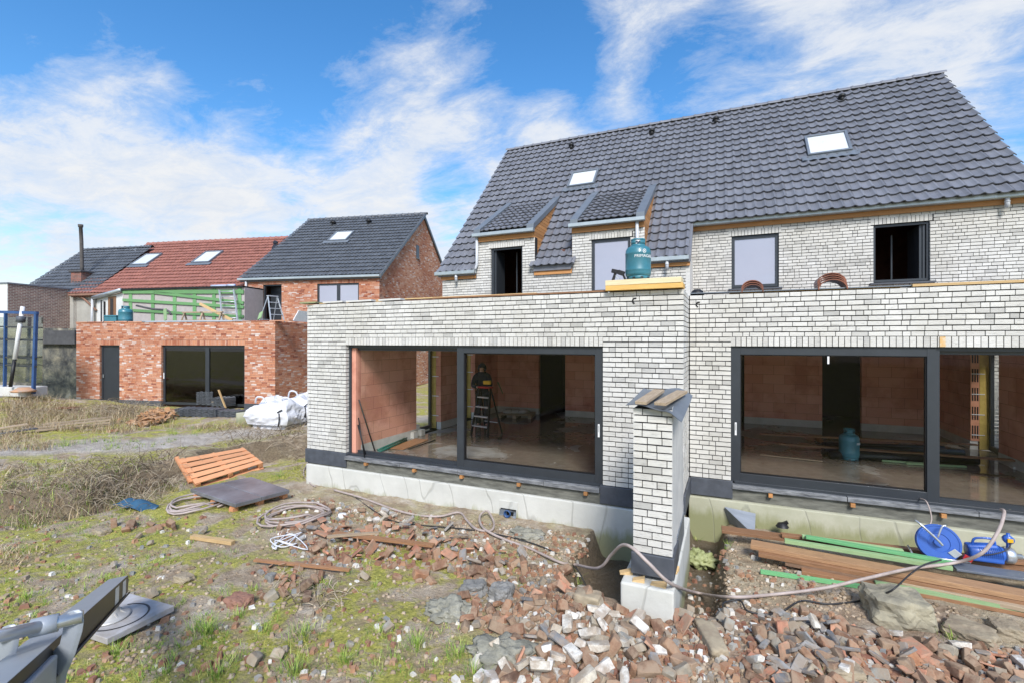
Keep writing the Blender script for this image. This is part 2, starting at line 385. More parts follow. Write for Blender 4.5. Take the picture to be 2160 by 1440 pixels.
# ------------------------------------------------------------------ world, sun, camera
def build_world():
    w = bpy.data.worlds.new("World"); scene.world = w; w.use_nodes = True
    nt = w.node_tree; bg = nt.nodes['Background']
    sky = N(nt, 'ShaderNodeTexSky'); sky.sky_type = 'NISHITA'; sky.sun_disc = False
    sky.sun_elevation = SUN_EL; sky.sun_rotation = SUN_ROT; sky.air_density = 1.0; sky.dust_density = 0.6; sky.ozone_density = 2.0
    tc = N(nt, 'ShaderNodeTexCoord'); d = tc.outputs['Generated']
    sep = N(nt, 'ShaderNodeSeparateXYZ'); nt.links.new(d, sep.inputs[0])
    # cloud layer: project the view direction on a plane above, clouds streak along it
    zz = math_(nt, 'ADD', math_(nt, 'MAXIMUM', sep.outputs[2], 0.0), 0.16)
    cx = N(nt, 'ShaderNodeCombineXYZ')
    nt.links.new(math_(nt, 'DIVIDE', sep.outputs[0], zz), cx.inputs[0]); nt.links.new(math_(nt, 'DIVIDE', sep.outputs[1], zz), cx.inputs[1])
    mp = N(nt, 'ShaderNodeMapping'); mp.inputs['Rotation'].default_value = (0, 0, R(20)); mp.inputs['Scale'].default_value = (.8, 1.15, 1); mp.inputs['Location'].default_value = CLOUD_LOC
    nt.links.new(cx.outputs[0], mp.inputs['Vector'])
    n1 = noi(nt, mp.outputs[0], 1.25, 9, .60, .35)
    n2 = noi(nt, mp.outputs[0], .42, 3, .5, .1)
    n3 = noi(nt, mp.outputs[0], 4.6, 10, .70, .35)
    tot = math_(nt, 'ADD', math_(nt, 'MULTIPLY', n1, .52), math_(nt, 'ADD', math_(nt, 'MULTIPLY', n2, .39), math_(nt, 'MULTIPLY', n3, .38)))
    # broad banks and clear patches at fixed bearings
    for dv, wgt, a, b in BANKS:
        v = Vector(dv).normalized()
        dp = N(nt, 'ShaderNodeVectorMath', operation='DOT_PRODUCT'); nt.links.new(d, dp.inputs[0]); dp.inputs[1].default_value = v
        mr = N(nt, 'ShaderNodeMapRange'); mr.interpolation_type = 'SMOOTHSTEP'
        nt.links.new(dp.outputs['Value'], mr.inputs[0]); mr.inputs[1].default_value = math.cos(R(b)); mr.inputs[2].default_value = math.cos(R(a)); mr.inputs[3].default_value = 0; mr.inputs[4].default_value = wgt
        tot = math_(nt, 'ADD', tot, mr.outputs[0])
    low = N(nt, 'ShaderNodeMapRange'); nt.links.new(sep.outputs[2], low.inputs[0]); low.inputs[1].default_value = .02; low.inputs[2].default_value = .42; low.inputs[3].default_value = .10; low.inputs[4].default_value = 0
    tot = math_(nt, 'ADD', tot, low.outputs[0])
    mask = ramp(nt, tot, [(.60, G3(0.0)), (.68, G3(.36)), (.76, G3(.85)), (.86, G3(1))])
    hs = N(nt, 'ShaderNodeHueSaturation'); hs.inputs['Saturation'].default_value = 1.32; hs.inputs['Value'].default_value = SKY_V
    nt.links.new(sky.outputs[0], hs.inputs['Color'])
    shade = ramp(nt, n3, [(.3, (.80, .86, .95)), (.6, (1, 1, 1))])
    cl = mixc(nt, 1.0, shade, CLOUD_COL, 'MULTIPLY')
    nt.links.new(mixc(nt, mask, hs.outputs[0], cl), bg.inputs['Color'])
    bg.inputs['Strength'].default_value = SKY_STR

EXPO = 0.95
SUN_EL, SUN_AZ = R(42), Vector((0.50, -1.0))        # sun behind the camera
SUN_ROT = math.atan2(SUN_AZ.x, SUN_AZ.y)
CLOUD_LOC = (3.1, 1.7, 0); SKY_V = 1.0; SKY_STR = 0.12; CLOUD_COL = (3.75, 3.85, 4.0)
def cdir(px, py): return tuple(ray(px, py))
BANKS = [(cdir(800, 230), .07, 1, 8), (cdir(1180, 300), .05, 1, 6), (cdir(950, 330), .16, 4, 17), (cdir(40, 260), .05, 2, 9), (cdir(1480, 40), .14, 3, 14), (cdir(430, 420), .09, 4, 17),
         (cdir(1650, 150), .06, 2, 12), (cdir(2120, 120), .12, 3, 13), (cdir(560, 100), -.12, 4, 16), (cdir(190, 20), -.07, 3, 13), (cdir(290, 90), .09, 1, 5), (cdir(1120, 90), -.05, 3, 10),
         (cdir(1500, 190), -.14, 2, 9), (cdir(2110, 310), -.08, 2, 8), (cdir(960, 420), -.12, 1, 6), (cdir(100, 520), -.02, 3, 12), (cdir(1240, 250), .05, 2, 8)]
build_world()
sl = bpy.data.lights.new("Sun", 'SUN'); sl.energy = 2.3; sl.angle = R(16); sl.color = (1, .965, .92)
so = bpy.data.objects.new("Sun", sl); COL.objects.link(so)
sdir = Vector((SUN_AZ.x, SUN_AZ.y, 0)).normalized() * math.cos(SUN_EL) + Vector((0, 0, math.sin(SUN_EL)))
so.rotation_euler = (-sdir).to_track_quat('-Z', 'Y').to_euler()
cd = bpy.data.cameras.new("Camera"); co = bpy.data.objects.new("Camera", cd); COL.objects.link(co)
cd.sensor_width = 36; cd.lens = 36 * FX / 2160; cd.shift_y = -2 / 2160; cd.clip_end = 3000; cd.clip_start = .05
co.location = CAM
co.rotation_euler = FW.to_track_quat('-Z', 'Y').to_euler(); scene.camera = co
scene.view_settings.view_transform = 'Standard'; scene.view_settings.look = 'None'; scene.view_settings.exposure = EXPO; scene.view_settings.gamma = 1
scene.cycles.max_bounces = 10; scene.cycles.diffuse_bounces = 8; scene.cycles.transparent_max_bounces = 12
scene.cycles.use_denoising = True

# ------------------------------------------------------------------ ground
BANK = [(-30, 6.0), (-9.5, 7.5), (-7.6, 8.2), (-7.1, 9.2), (-6.8, 10.3), (-6.2, 11.6), (-5.2, 12.5), (-3.6, 13.3), (10, 14)]
PATH = [(-26, 8.2), (-14, 10.2), (-10.3, 10.9), (-8.6, 11.8), (-7.2, 13.3), (-6.0, 14.6), (-3, 15.4)]
def segd(px, py, line):
    best = 1e9; sgn = 1
    for (ax, ay), (bx, by) in zip(line[:-1], line[1:]):
        dx, dy = bx - ax, by - ay; L2 = dx * dx + dy * dy
        t = max(0, min(1, ((px - ax) * dx + (py - ay) * dy) / L2))
        qx, qy = px - ax - dx * t, py - ay - dy * t; d = math.hypot(qx, qy)
        if d < best: best = d; sgn = 1 if dx * qy - dy * qx > 0 else -1
    return best * sgn
def sst(a, b, x):
    t = max(0.0, min(1.0, (x - a) / (b - a))); return t * t * (3 - 2 * t)
def boxm(x, y, x0, x1, y0, y1, e):
    return sst(x0 - e, x0 + e, x) * (1 - sst(x1 - e, x1 + e, x)) * sst(y0 - e, y0 + e, y) * (1 - sst(y1 - e, y1 + e, y))
def gauss(cx, cy, x, y, rx, ry=None):
    ry = ry or rx; return math.exp(-((x - cx) / rx) ** 2 - ((y - cy) / ry) ** 2)
MOUNDS = []
def gh(x, y):
    cx, cy = tocam(x, y)
    z = 0.03
    near = cy < 60
    if near:
        n = noise.noise(Vector((x * .45, y * .45, 3.1))) * .07 + noise.noise(Vector((x * 1.7, y * 1.7, 1.1))) * .035 + noise.noise(Vector((x * 5.5, y * 5.5, 9))) * .02 + noise.noise(Vector((x * 12, y * 12, 4))) * .012
        z += n
        d = segd(cx, cy, BANK) + noise.noise(Vector((x * .9, y * .9, 5))) * .5
        z -= .16 * math.exp(-((d + .15) / .32) ** 2) * (1 if cy > 7 else 0); h = sst(0.0, .55, d)
        z += .36 * h + .08 * sst(1.2, 6, d)
        lump = sst(-.1, .5, d) * (1 - sst(1.0, 2.2, d)); z += lump * .12 * noise.noise(Vector((x * 1.3, y * 1.3, 2)))
        for mx, my, r_, hh in MOUNDS: z += hh * gauss(mx, my, x, y, r_)
        tn = noise.noise(Vector((x * 3, y * 3, 7))) * .06
        z -= .40 * boxm(x + tn, y + tn, -.12, .80, -2.0, .3, .10)
        z -= .34 * boxm(x + tn, y - tn, 1.1, 1.58, -1.9, 1.5, .09)
        z += .06 * boxm(x, y, 1.7, 8, -1.0, .9, .3)
    return z
def G(px, py, dz=0.0):
    z = 0.0
    d = ray(px, py)
    k = (0.1 - CAM.z) / d.z
    for _ in range(25):
        p = CAM + d * k; h = gh(p.x, p.y) + dz
        k2 = (h - CAM.z) / d.z; k += (k2 - k) * .6
    p = CAM + d * k; return Vector((p.x, p.y, gh(p.x, p.y)))
_a, _b = onZ(1200, 1300, 0), onZ(1640, 1400, 0)
MOUNDS += [(_a.x, _a.y, .6, .19), (_b.x, _b.y, .9, .15)]
_c = onZ(1900, 1330, 0); MOUNDS.append((_c.x, _c.y, .7, .06))
_c = onZ(650, 1120, 0); MOUNDS.append((_c.x, _c.y, .5, .07))

_c = cam(-17.2, 16.2); MOUNDS.append((_c.x, _c.y, 2.2, .55))

def lines(dense0, dense1, step, far, g=1.22):
    mid = list(np.arange(dense0, dense1, step)); lo = []; hi = []
    s = step; x = dense0
    while x > -far: s *= g; x -= s; lo.append(x)
    s = step; x = mid[-1]
    while x < far: s *= g; x += s; hi.append(x)
    return lo[::-1] + mid + hi
def build_ground():
    xs = lines(-11.5, 7, .065, 900); ys = [-60, -20, -6, -2] + [v for v in lines(2.6, 13.5, .065, 900) if v > .0 or v < -1e9]
    ys = sorted(set(round(v, 4) for v in ys))
    V = []; A = []
    for yy in ys:
        for xx in xs:
            p = cam(xx, yy); z = gh(p.x, p.y); V.append((p.x, p.y, z))
            d = abs(segd(xx, yy, PATH)); pth = 1 - sst(.35, .95, d + noise.noise(Vector((xx, yy, 4))) * .35)
            rub = 0
            for mx, my, r_, hh in MOUNDS[:-1]: rub = max(rub, gauss(mx, my, p.x, p.y, r_ * 1.3))
            rub = max(rub, .5 * boxm(p.x, p.y, 1.1, 7, -1.9, 1.0, .3), .42 * boxm(p.x, p.y, -6.3, 1, -1.3, .3, .4))
            bd = segd(xx, yy, BANK); rub = max(rub, .45 * sst(-.3, .1, bd) * (1 - sst(.5, .9, bd)))
            wet = max(boxm(p.x, p.y, -.12, .8, -2.0, .3, .12), boxm(p.x, p.y, 1.1, 1.58, -1.9, 1.5, .1))
            A.append((pth, rub, wet))
    nx, ny = len(xs), len(ys)
    F = [(j * nx + i, j * nx + i + 1, (j + 1) * nx + i + 1, (j + 1) * nx + i) for j in range(ny - 1) for i in range(nx - 1)]
    me = bpy.data.meshes.new('ground'); me.from_pydata(V, [], F)
    a = me.attributes.new('msk', 'FLOAT_VECTOR', 'POINT'); a.data.foreach_set('vector', [c for t in A for c in t])
    for p in me.polygons: p.use_smooth = True
    o = bpy.data.objects.new('ground', me); COL.objects.link(o); tag(o, kind='structure')
    m, nt, bs = nmat('muddy_ground'); v = coords(nt)
    n1 = noi(nt, v, 1.3, 7, .66, .5); n2 = noi(nt, v, 3.2, 7, .68, .4); n3 = noi(nt, v, 22, 6, .72); n4 = noi(nt, v, 1.4, 5, .6, .8)
    at_ = N(nt, 'ShaderNodeAttribute', attribute_name='msk'); sp = N(nt, 'ShaderNodeSeparateXYZ'); nt.links.new(at_.outputs['Vector'], sp.inputs[0])
    soil = ramp(nt, n2, [(.30, (.27, .195, .125)), (.42, (.40, .305, .21)), (.55, (.52, .43, .32)), (.70, (.64, .57, .47))])
    soil = mixc(nt, ramp(nt, n3, [(.35, G3(.35)), (.5, G3(0))]), soil, (.20, .15, .10))
    moss = ramp(nt, n3, [(.3, (.14, .14, .02)), (.46, (.34, .34, .045)), (.66, (.60, .55, .11))])
    mm = math_(nt, 'ADD', math_(nt, 'MULTIPLY', n1, .55), math_(nt, 'ADD', math_(nt, 'MULTIPLY', n2, .35), math_(nt, 'MULTIPLY', n3, .38)))
    mm = math_(nt, 'SUBTRACT', mm, math_(nt, 'MULTIPLY', math_(nt, 'ADD', sp.outputs[0], sp.outputs[1]), .22))
    mm = math_(nt, 'SUBTRACT', mm, math_(nt, 'MULTIPLY', sp.outputs[2], .4))
    pat = math_(nt, 'MULTIPLY', ramp(nt, n1, [(.44, G3(0)), (.51, G3(1))]), ramp(nt, n2, [(.38, G3(.2)), (.50, G3(1))]))
    pat = math_(nt, 'MULTIPLY', pat, math_(nt, 'SUBTRACT', 1.0, math_(nt, 'ADD', math_(nt, 'ADD', sp.outputs[0], math_(nt, 'MULTIPLY', sp.outputs[1], 1.8)), sp.outputs[2]), clamp=True))
    c = mixc(nt, math_(nt, 'MULTIPLY', pat, .92), soil, moss)
    c = mixc(nt, math_(nt, 'MULTIPLY', sp.outputs[0], .75), c, ramp(nt, n2, [(.35, (.40, .36, .31)), (.65, (.60, .56, .51))]))
    c = mixc(nt, math_(nt, 'MULTIPLY', ramp(nt, sp.outputs[1], [(.5, G3(0)), (.8, G3(1))]), ramp(nt, n4, [(.4, G3(0)), (.6, G3(.5))])), c, (.34, .20, .13))
    c = mixc(nt, math_(nt, 'MULTIPLY', sp.outputs[2], .8), c, (.09, .065, .038))
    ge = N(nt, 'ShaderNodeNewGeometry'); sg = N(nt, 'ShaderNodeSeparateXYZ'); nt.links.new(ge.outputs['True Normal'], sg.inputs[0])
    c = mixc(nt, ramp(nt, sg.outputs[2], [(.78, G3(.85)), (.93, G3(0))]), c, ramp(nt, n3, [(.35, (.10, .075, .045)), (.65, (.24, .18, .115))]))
    nt.links.new(c, bs.inputs['Base Color'])
    nt.links.new(math_(nt, 'MULTIPLY_ADD', sp.outputs[2], -.6, .93), bs.inputs['Roughness'])
    h = math_(nt, 'ADD', math_(nt, 'MULTIPLY', n2, 2.2), math_(nt, 'ADD', n3, math_(nt, 'MULTIPLY', noi(nt, v, 90, 4, .7), .35)))
    bump(nt, bs, h, .9, .06)
    me.materials.append(m)
build_ground()
# ------------------------------------------------------------------ wall, brick and tile helpers
def fr3(O, A, Nn):
    O, A, Nn = Vector(O), Vector(A).normalized(), Vector(Nn).normalized()
    return lambda a, z, d: O + A * a + Nn * d + Vector((0, 0, z))
def sub_iv(a0, a1, holes, z):
    iv = [(a0, a1)]
    for h in holes:
        if h[2] <= z <= h[3]:
            nv = []
            for u, w in iv:
                if h[1] <= u or h[0] >= w: nv.append((u, w)); continue
                if h[0] > u: nv.append((u, h[0]))
                if h[1] < w: nv.append((h[1], w))
            iv = nv
    return [(u, w) for u, w in iv if w - u > .02]
def bricks(mb, T, a0, a1, z0, z1, holes=(), L=.186, H=.0605, J=.0145, seed=1, mi=0, d=0.0, dep=.025, clip=None, JV=.009):
    rg = random.Random(seed); n = int(round((z1 - z0) / (H + J)))
    for i in range(n):
        zb = z0 + i * (H + J); zt = zb + H
        for u, w in sub_iv(a0, a1, holes, zb + H / 2):
            x = u; first = True
            while x < w - .02:
                l = rg.choice([L] * 7 + [(L - J) / 2] * 2 + [L * .74] * 2)
                if first and i % 2: l = (L - JV) / 2 if rg.random() < .8 else L * .74
                first = False
                e = min(x + l, w)
                if w - e < .055: e = w
                if clip is None or clip((x + e) / 2, zb + H / 2):
                    o = d + rg.uniform(-.003, .003); t1 = rg.uniform(-.0015, .0015); t2 = rg.uniform(-.0015, .0015)
                    vs = [T(x, zb + t1, o), T(e, zb + t2, o), T(e, zt + t2, o), T(x, zt + t1, o), T(x, zb + t1, o - dep), T(e, zb + t2, o - dep), T(e, zt + t2, o - dep), T(x, zt + t1, o - dep)]
                    mb.add(vs, [(0, 1, 2, 3), (4, 0, 3, 7), (1, 5, 6, 2), (3, 2, 6, 7), (4, 5, 1, 0)], mi, rg.random())
                x = e + JV
def soldiers(mb, T, a0, a1, z0, z1, W=.065, J=.010, seed=5, mi=0, dep=.022, d=0.0):
    rg = random.Random(seed); x = a0
    while x < a1 - .02:
        e = min(x + W, a1); o = d + rg.uniform(-.003, .003)
        vs = [T(x, z0, o), T(e, z0, o), T(e, z1, o), T(x, z1, o), T(x, z0, o - dep), T(e, z0, o - dep), T(e, z1, o - dep), T(x, z1, o - dep)]
        mb.add(vs, [(0, 1, 2, 3), (4, 0, 3, 7), (1, 5, 6, 2), (3, 2, 6, 7), (4, 5, 1, 0)], mi, rg.random() * .8)
        x += W + J
def panel(mb, T, a0, a1, z0, z1, d0, d1, holes=(), mi=0, rnd=.5):
    zs = sorted({z0, z1} | {h[2] for h in holes if z0 < h[2] < z1} | {h[3] for h in holes if z0 < h[3] < z1})
    for zb, zt in zip(zs[:-1], zs[1:]):
        for u, w in sub_iv(a0, a1, holes, (zb + zt) / 2):
            q = [(u, zb), (w, zb), (w, zt), (u, zt)]
            vs = [T(a, z, d1) for a, z in q] + [T(a, z, d0) for a, z in q]
            lc = [(a, z, 0) for a, z in q] + [(a + .3, z, 0) for a, z in q]
            mb.add(vs, [(0, 1, 2, 3), (7, 6, 5, 4), (0, 4, 5, 1), (1, 5, 6, 2), (2, 6, 7, 3), (3, 7, 4, 0)], mi, rnd, lc)
PROF = [(0, .004), (.14, .0), (.30, .0), (.46, .003), (.60, .015), (.72, .029), (.82, .027), (.92, .013), (1.0, .004)]
def tiles(mb, O, A, U, width, rows, gauge, cw, skip=None, seed=3, mi=0, amp=1.0):
    O, A, U = Vector(O), Vector(A).normalized(), Vector(U).normalized(); Nn = A.cross(U)
    rg = random.Random(seed); nc = int(round(width / cw)); cw = width / nc
    for i in range(rows):
        for j in range(nc):
            if skip and skip((j + .5) * cw, (i + .5) * gauge): continue
            lb = i * gauge + rg.uniform(-.005, .005); lt = (i + 1) * gauge + .04; dz = rg.uniform(-.003, .004); tw = rg.uniform(-.004, .004)
            vs = []
            for l, h in ((lb, .036), (lb, .060), (lt, .008)):
                for x, p in PROF: vs.append(O + A * ((j + x) * cw) + U * l + Nn * (h + p * amp + dz + tw * x))
            n = len(PROF); fs = [(r * n + k, r * n + k + 1, (r + 1) * n + k + 1, (r + 1) * n + k) for r in range(2) for k in range(n - 1)]
            mb.add(vs, fs, mi, rg.random())
def ridge(mb, p0, p1, r=.10, mi=0, seed=2):
    p0, p1 = Vector(p0), Vector(p1); L = (p1 - p0).length; d = (p1 - p0) / L; n = int(L / .36); rg = random.Random(seed)
    side = d.cross(Vector((0, 0, 1))).normalized()
    for i in range(n):
        a = p0 + d * (L * i / n); b = p0 + d * (L * (i + 1) / n + .04)
        vs = []
        for q, rr in ((a, r), (a + d * .05, r * 1.16), (a + d * .08, r * 1.0), (b, r * .92)):
            for k in range(7):
                th = PI * k / 6 - .0; vs.append(q + side * (math.cos(th) * rr * 1.15) + Vector((0, 0, math.sin(th) * rr - .04)))
        mb.add(vs, [(r_ * 7 + k, r_ * 7 + k + 1, (r_ + 1) * 7 + k + 1, (r_ + 1) * 7 + k) for r_ in range(3) for k in range(6)], mi, rg.random(), smooth=True)
GUT = [(0, 0), (0, .11), (-.012, .11), (-.012, .012), (-.10, .012), (-.118, .03), (-.118, .105), (-.13, .115), (-.142, .10), (-.142, .02), (-.12, 0)]
def gutter(mb, x0, x1, y, z, sc=1.0, joints=True):
    mb.prism([(y + a * sc, z + b * sc) for a, b in GUT], 0, x0, x1, 0, .5)
    for e in (x0, x1 - .004): mb.box(e, e + .004, y - .14 * sc, y, z, z + .10 * sc)
    if joints:
        k = x0 + .35
        while k < x1 - .1:
            mb.box(k, k + .035, y - .147 * sc, y - .143 * sc, z + .015, z + .112 * sc, 0, .9); k += .62
def window_frame(mb, x0, x1, z0, z1, y0, y1, w=.07, mi=0, wt=None, wb=None):
    wt = wt or w; wb = wb or w
    mb.box(x0, x0 + w, y0, y1, z0, z1, mi); mb.box(x1 - w, x1, y0, y1, z0, z1, mi)
    mb.box(x0 + w, x1 - w, y0 + .001, y1 - .001, z1 - wt, z1, mi); mb.box(x0 + w, x1 - w, y0 + .001, y1 - .001, z0, z0 + wb, mi)

# ------------------------------------------------------------------ the white brick semi-detached house
WH = thing('white_brick_house', 'long white brick house under construction with slate-grey tiled roof, two dormers and open ground floor', 'house')
TF = fr3((0, 0, 0), (1, 0, 0), (0, -1, 0)); TF2 = fr3((0, 1.055, 0), (1, 0, 0), (0, -1, 0))
ZT = .71; ZTOP = .71 + 39 * .075
def white_house():
    H1 = (-5.15, -.06, .6, 2.955); H2 = (1.72, 6.5, .6, 2.955)
    # left extension front
    mb = MB(); bricks(mb, TF, -6.17, 1.10, ZT, ZTOP, [H1], seed=11)
    panel(mb, TF, -6.152, 1.083, .5, ZTOP - .012, -.25, -.017, [(-5.162, -.05, .4, 2.81)], 1)
    # its returns: right side, the reveals, the left corner block
    TR = fr3((1.10, 0, 0), (0, 1, 0), (1, 0, 0)); bricks(mb, TR, .024, 1.05, ZT, ZTOP, [], seed=12); panel(mb, TR, .02, 1.04, .5, ZTOP - .012, -.2, -.016, [], 1)
    TV = fr3((-5.15, 0, 0), (0, 1, 0), (1, 0, 0)); bricks(mb, TV, .024, .10, ZT, 2.81, [], seed=13, d=.0, L=.1)
    TL = fr3((-6.17, .5, 0), (0, -1, 0), (-1, 0, 0)); bricks(mb, TL, 0, .476, ZT, ZTOP, [], seed=14)
    mb.box(-6.165, -5.37, .25, .49, .5, ZTOP - .02, 1)
    # side wall outer leaf with reveals of the side window
    TS = fr3((-5.36, 6.6, 0), (0, -1, 0), (-1, 0, 0)); bricks(mb, TS, .0, 6.1, ZT, ZTOP, [(6.6 - 3.18, 6.6 - 2.13, .6, 2.82), (6.6 - 5.0, 6.6 - 4.15, .6, 2.82)], seed=15)
    for y in (3.18, 5.0):
        Tr = fr3((-5.36, y, 0), (1, 0, 0), (0, -1, 0)); bricks(mb, Tr, 0, .09, ZT, 2.82, [], seed=16, L=.09)
    panel(mb, TS, .0, 6.1, .5, ZTOP - .012, -.10, -.016, [(6.6 - 3.185, 6.6 - 2.125, .6, 2.82), (6.6 - 5.005, 6.6 - 4.145, .6, 2.82)], 1)
    mb.build('extension_wall', [M['wbrick'], M['mortar']], WH)
    mb = MB(); soldiers(mb, TF, -5.15, -.065, 2.815, 2.952, seed=3); mb.build('lintel', [M['wbrick']], WH)
    # right extension front
    mb = MB(); bricks(mb, TF2, 1.115, 7.6, ZT, ZTOP, [H2], seed=21); panel(mb, TF2, 1.10, 7.6, .5, ZTOP - .012, -.25, -.017, [(1.72, 6.5, .4, 2.81)], 1)
    Tw = fr3((7.6, 1.055, 0), (0, 1, 0), (1, 0, 0)); panel(mb, Tw, .01, 5.2, .5, ZTOP - .01, -.1, -.008, [(3.55, 4.70, .6, 2.82)], 0)
    Tr = fr3((6.72, 1.055, 0), (0, 1, 0), (1, 0, 0))
    for y in (4.62,):
        Tb = fr3((6.60, 5.76, 0), (1, 0, 0), (0, -1, 0)); bricks(mb, Tb, .02, .40, ZT, 2.82, [], seed=26)
    mb.build('extension_wall', [M['wbrick'], M['mortar']], WH)
    mb = MB(); soldiers(mb, TF2, 1.72, 6.5, 2.815, 2.952, seed=4); mb.build('lintel', [M['wbrick']], WH)
    # stained brick of the right lintel
    p = onT(1988, 720, 1.05); mb = MB(); mb.box(p.x - .03, p.x + .03, 1.040, 1.052, 2.817, 2.95, 0); o = mb.build('stained_brick', simple('rust_stain', (.62, .36, .10), (.66, .58, .46), .9, 0, 18, rndv=0, src='Object'), WH); tag(o, label='orange stained brick in the soldier course')
    # round weep holes / pipe ends
    for px, py, t in ((1340, 635, 0), (1474, 643, 1.055)):
        c = onT(px, py, t - .004); mb = MB()
        for k in range(14):
            a, b = PI * .35 + k * .24, PI * .35 + (k + 1) * .24; r0, r1 = .028, .048
            mb.prism([(c.x + r0 * math.cos(a), c.z + r0 * math.sin(a)), (c.x + r1 * math.cos(a), c.z + r1 * math.sin(a)), (c.x + r1 * math.cos(b), c.z + r1 * math.sin(b)), (c.x + r0 * math.cos(b), c.z + r0 * math.sin(b))], 1, c.y - .004, c.y + .01)
        mb.build('overflow_hole', M['mortar'], WH)
    # plinths
    mb = MB(); mb.box(-6.20, -5.12, -.03, .2, .43, .70); mb.build('plinth', M['plinth'], WH, bevel=.006)
    mb = MB(); mb.box(-.10, 1.13, -.03, .2, .43, .70); mb.box(1.10, 1.13, .2, 1.02, .43, .70); mb.build('plinth', M['plinth'], WH, bevel=.006)
    mb = MB(); mb.box(1.13, 1.745, 1.025, 1.25, .43, .70); mb.build('plinth', M['plinth'], WH, bevel=.006)
    mb = MB(); mb.box(6.5, 7.63, 1.025, 1.25, .43, .70); mb.build('plinth', M['plinth'], WH, bevel=.006)
    # foundations
    mb = MB(); mb.box(-6.14, 1.10, -.06, .3, -.8, .405); mb.box(-6.14, -5.3, .3, .6, -.8, .405); mb.box(-5.36, -5.05, .6, 6.6, -.8, .405); mb.build('foundation', M['conc'], WH, bevel=.015)
    mb = MB(); mb.box(1.101, 7.6, .985, 1.3, -.8, .405); mb.build('foundation', M['concg'], WH, bevel=.015)
    # dark gap strips between foundation and sill
    mb = MB(); mb.box(-5.15, -.06, .0, .24, .405, .60); mb.box(1.72, 6.5, 1.06, 1.29, .405, .60); mb.box(-6.15, -5.15, .0, .2, .405, .5); mb.box(-.06, 1.09, .0, .2, .405, .5); mb.box(1.1, 1.72, 1.06, 1.2, .405, .5); mb.build('base_course', M['grime'], WH)
    rg = random.Random(4)
    for a0, a1, y, sgn in ((-5.14, -.10, -.02, 0), (1.74, 6.5, 1.035, 1)):
        mb = MB(); x = a0
        while x < a1:
            e = min(x + rg.uniform(1.2, 1.7), a1); mb.box(x, e - .006, y - .035 + rg.uniform(0, .015), y + .22, .585 + rg.uniform(0, .008), .655 + rg.uniform(0, .006)); x = e
        mb.build('sill', M['sill'], WH, bevel=.006)
        x = a0 + .5
        while x < a1:
            b = MB(); b.box(x, x + .055, y - .05, y + .05, .53, .583, 0, rg.random()); b.build('shim_block', M['fascia'], WH); x += rg.uniform(.95, 1.15)
    # ---- interior left unit
    mb = MB()
    TiL = fr3((-5.0, 6.5, 0), (0, -1, 0), (1, 0, 0))       # a = 6.5 - y
    W1 = (6.5 - 3.18, 6.5 - 2.13, .6, 2.82); W2 = (6.5 - 5.0, 6.5 - 4.15, .6, 2.82)
    panel(mb, TiL, 0, 6.24, .83, 3.1, -.14, .0, [W1, W2])
    TiB = fr3((-5.0, 6.5, 0), (1, 0, 0), (0, -1, 0)); DW = (1.4, 2.25, .6, 2.85)
    panel(mb, TiB, .0, 5.78, .83, 3.1, -.14, .0, [DW])
    TiR = fr3((.78, .26, 0), (0, 1, 0), (-1, 0, 0)); panel(mb, TiR, 0, 6.23, .83, 3.1, -.14, .0)
    mb.box(-5.149, -5.0, .12, .258, .70, 3.0, 0)
    mb.build('inner_wall', M['block'], WH)
    mb = MB(); panel(mb, TiL, 0, 6.24, .64, .828, -.12, .006, [W1, W2]); panel(mb, TiB, .006, 5.77, .64, .828, -.12, .006, [DW]); panel(mb, TiR, 0, 6.2, .64, .828, -.12, .006); mb.build('skirting', M['kick'], WH)
    mb = MB(); mb.box(-5.0, .78, .235, 9.5, .45, .65); mb.build('floor', M['floor'], WH)
    mb = MB(); mb.box(-5.355, .9, .26, 6.6, 3.1, 3.30); mb.build('ceiling', M['kick'], WH)
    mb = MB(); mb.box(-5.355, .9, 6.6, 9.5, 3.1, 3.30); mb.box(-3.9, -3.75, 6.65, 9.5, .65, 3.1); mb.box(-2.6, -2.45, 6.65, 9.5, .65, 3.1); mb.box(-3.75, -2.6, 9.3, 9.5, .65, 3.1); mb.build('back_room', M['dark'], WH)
    # cavity at the window jambs: insulation, anchors, frame of side windows
    for y in (3.18, 5.0):
        mb = MB(); mb.box(-5.27, -5.145, y - .004, y + .02, .66, 2.82); mb.build('insulation', M['insul'], WH)
        fr = MB(); fr.box(-5.33, -5.27, y - .075, y - .001, .66, 2.82); fr.box(-5.33, -5.27, y - 1.04 if y < 4 else y - .84, y - .98 if y < 4 else y - .78, .66, 2.82); fr.box(-5.33, -5.27, y - .98 if y < 4 else y - .78, y - .075, .66, .75); f = fr.build('side_window_frame', M['frame'], WH)
        an = MB()
        for k in range(4): an.box(-5.25, -5.06, y - .014, y - .006, .98 + k * .5, 1.0 + k * .5)
        an.build('wall_tie', M['white'], WH)
    # ---- interior right unit
    mb = MB()
    TjB = fr3((0, 7.35, 0), (1, 0, 0), (0, -1, 0)); DW2 = (3.91, 4.75, .6, 2.9); panel(mb, TjB, 2.10, 6.28, .83, 3.1, -.14, .0, [DW2])
    TjR = fr3((6.28, 7.35, 0), (0, -1, 0), (-1, 0, 0)); W3 = (7.35 - 5.76, 7.35 - 4.62, .6, 2.82); panel(mb, TjR, 0, 6.04, .83, 3.1, -.14, .0, [W3])
    mb.box(1.06, 1.2, 1.31, 9.5, .65, 3.1)
    mb.build('inner_wall', M['block'], WH)
    mb = MB(); panel(mb, TjB, 2.10, 6.28, .64, .828, -.12, .006, [DW2]); panel(mb, TjR, .01, 6.04, .64, .828, -.12, .006, [W3]); mb.build('skirting', M['kick'], WH)
    mb = MB(); mb.box(1.2, 6.9, 1.29, 10, .45, .65); mb.build('floor', M['floor'], WH)
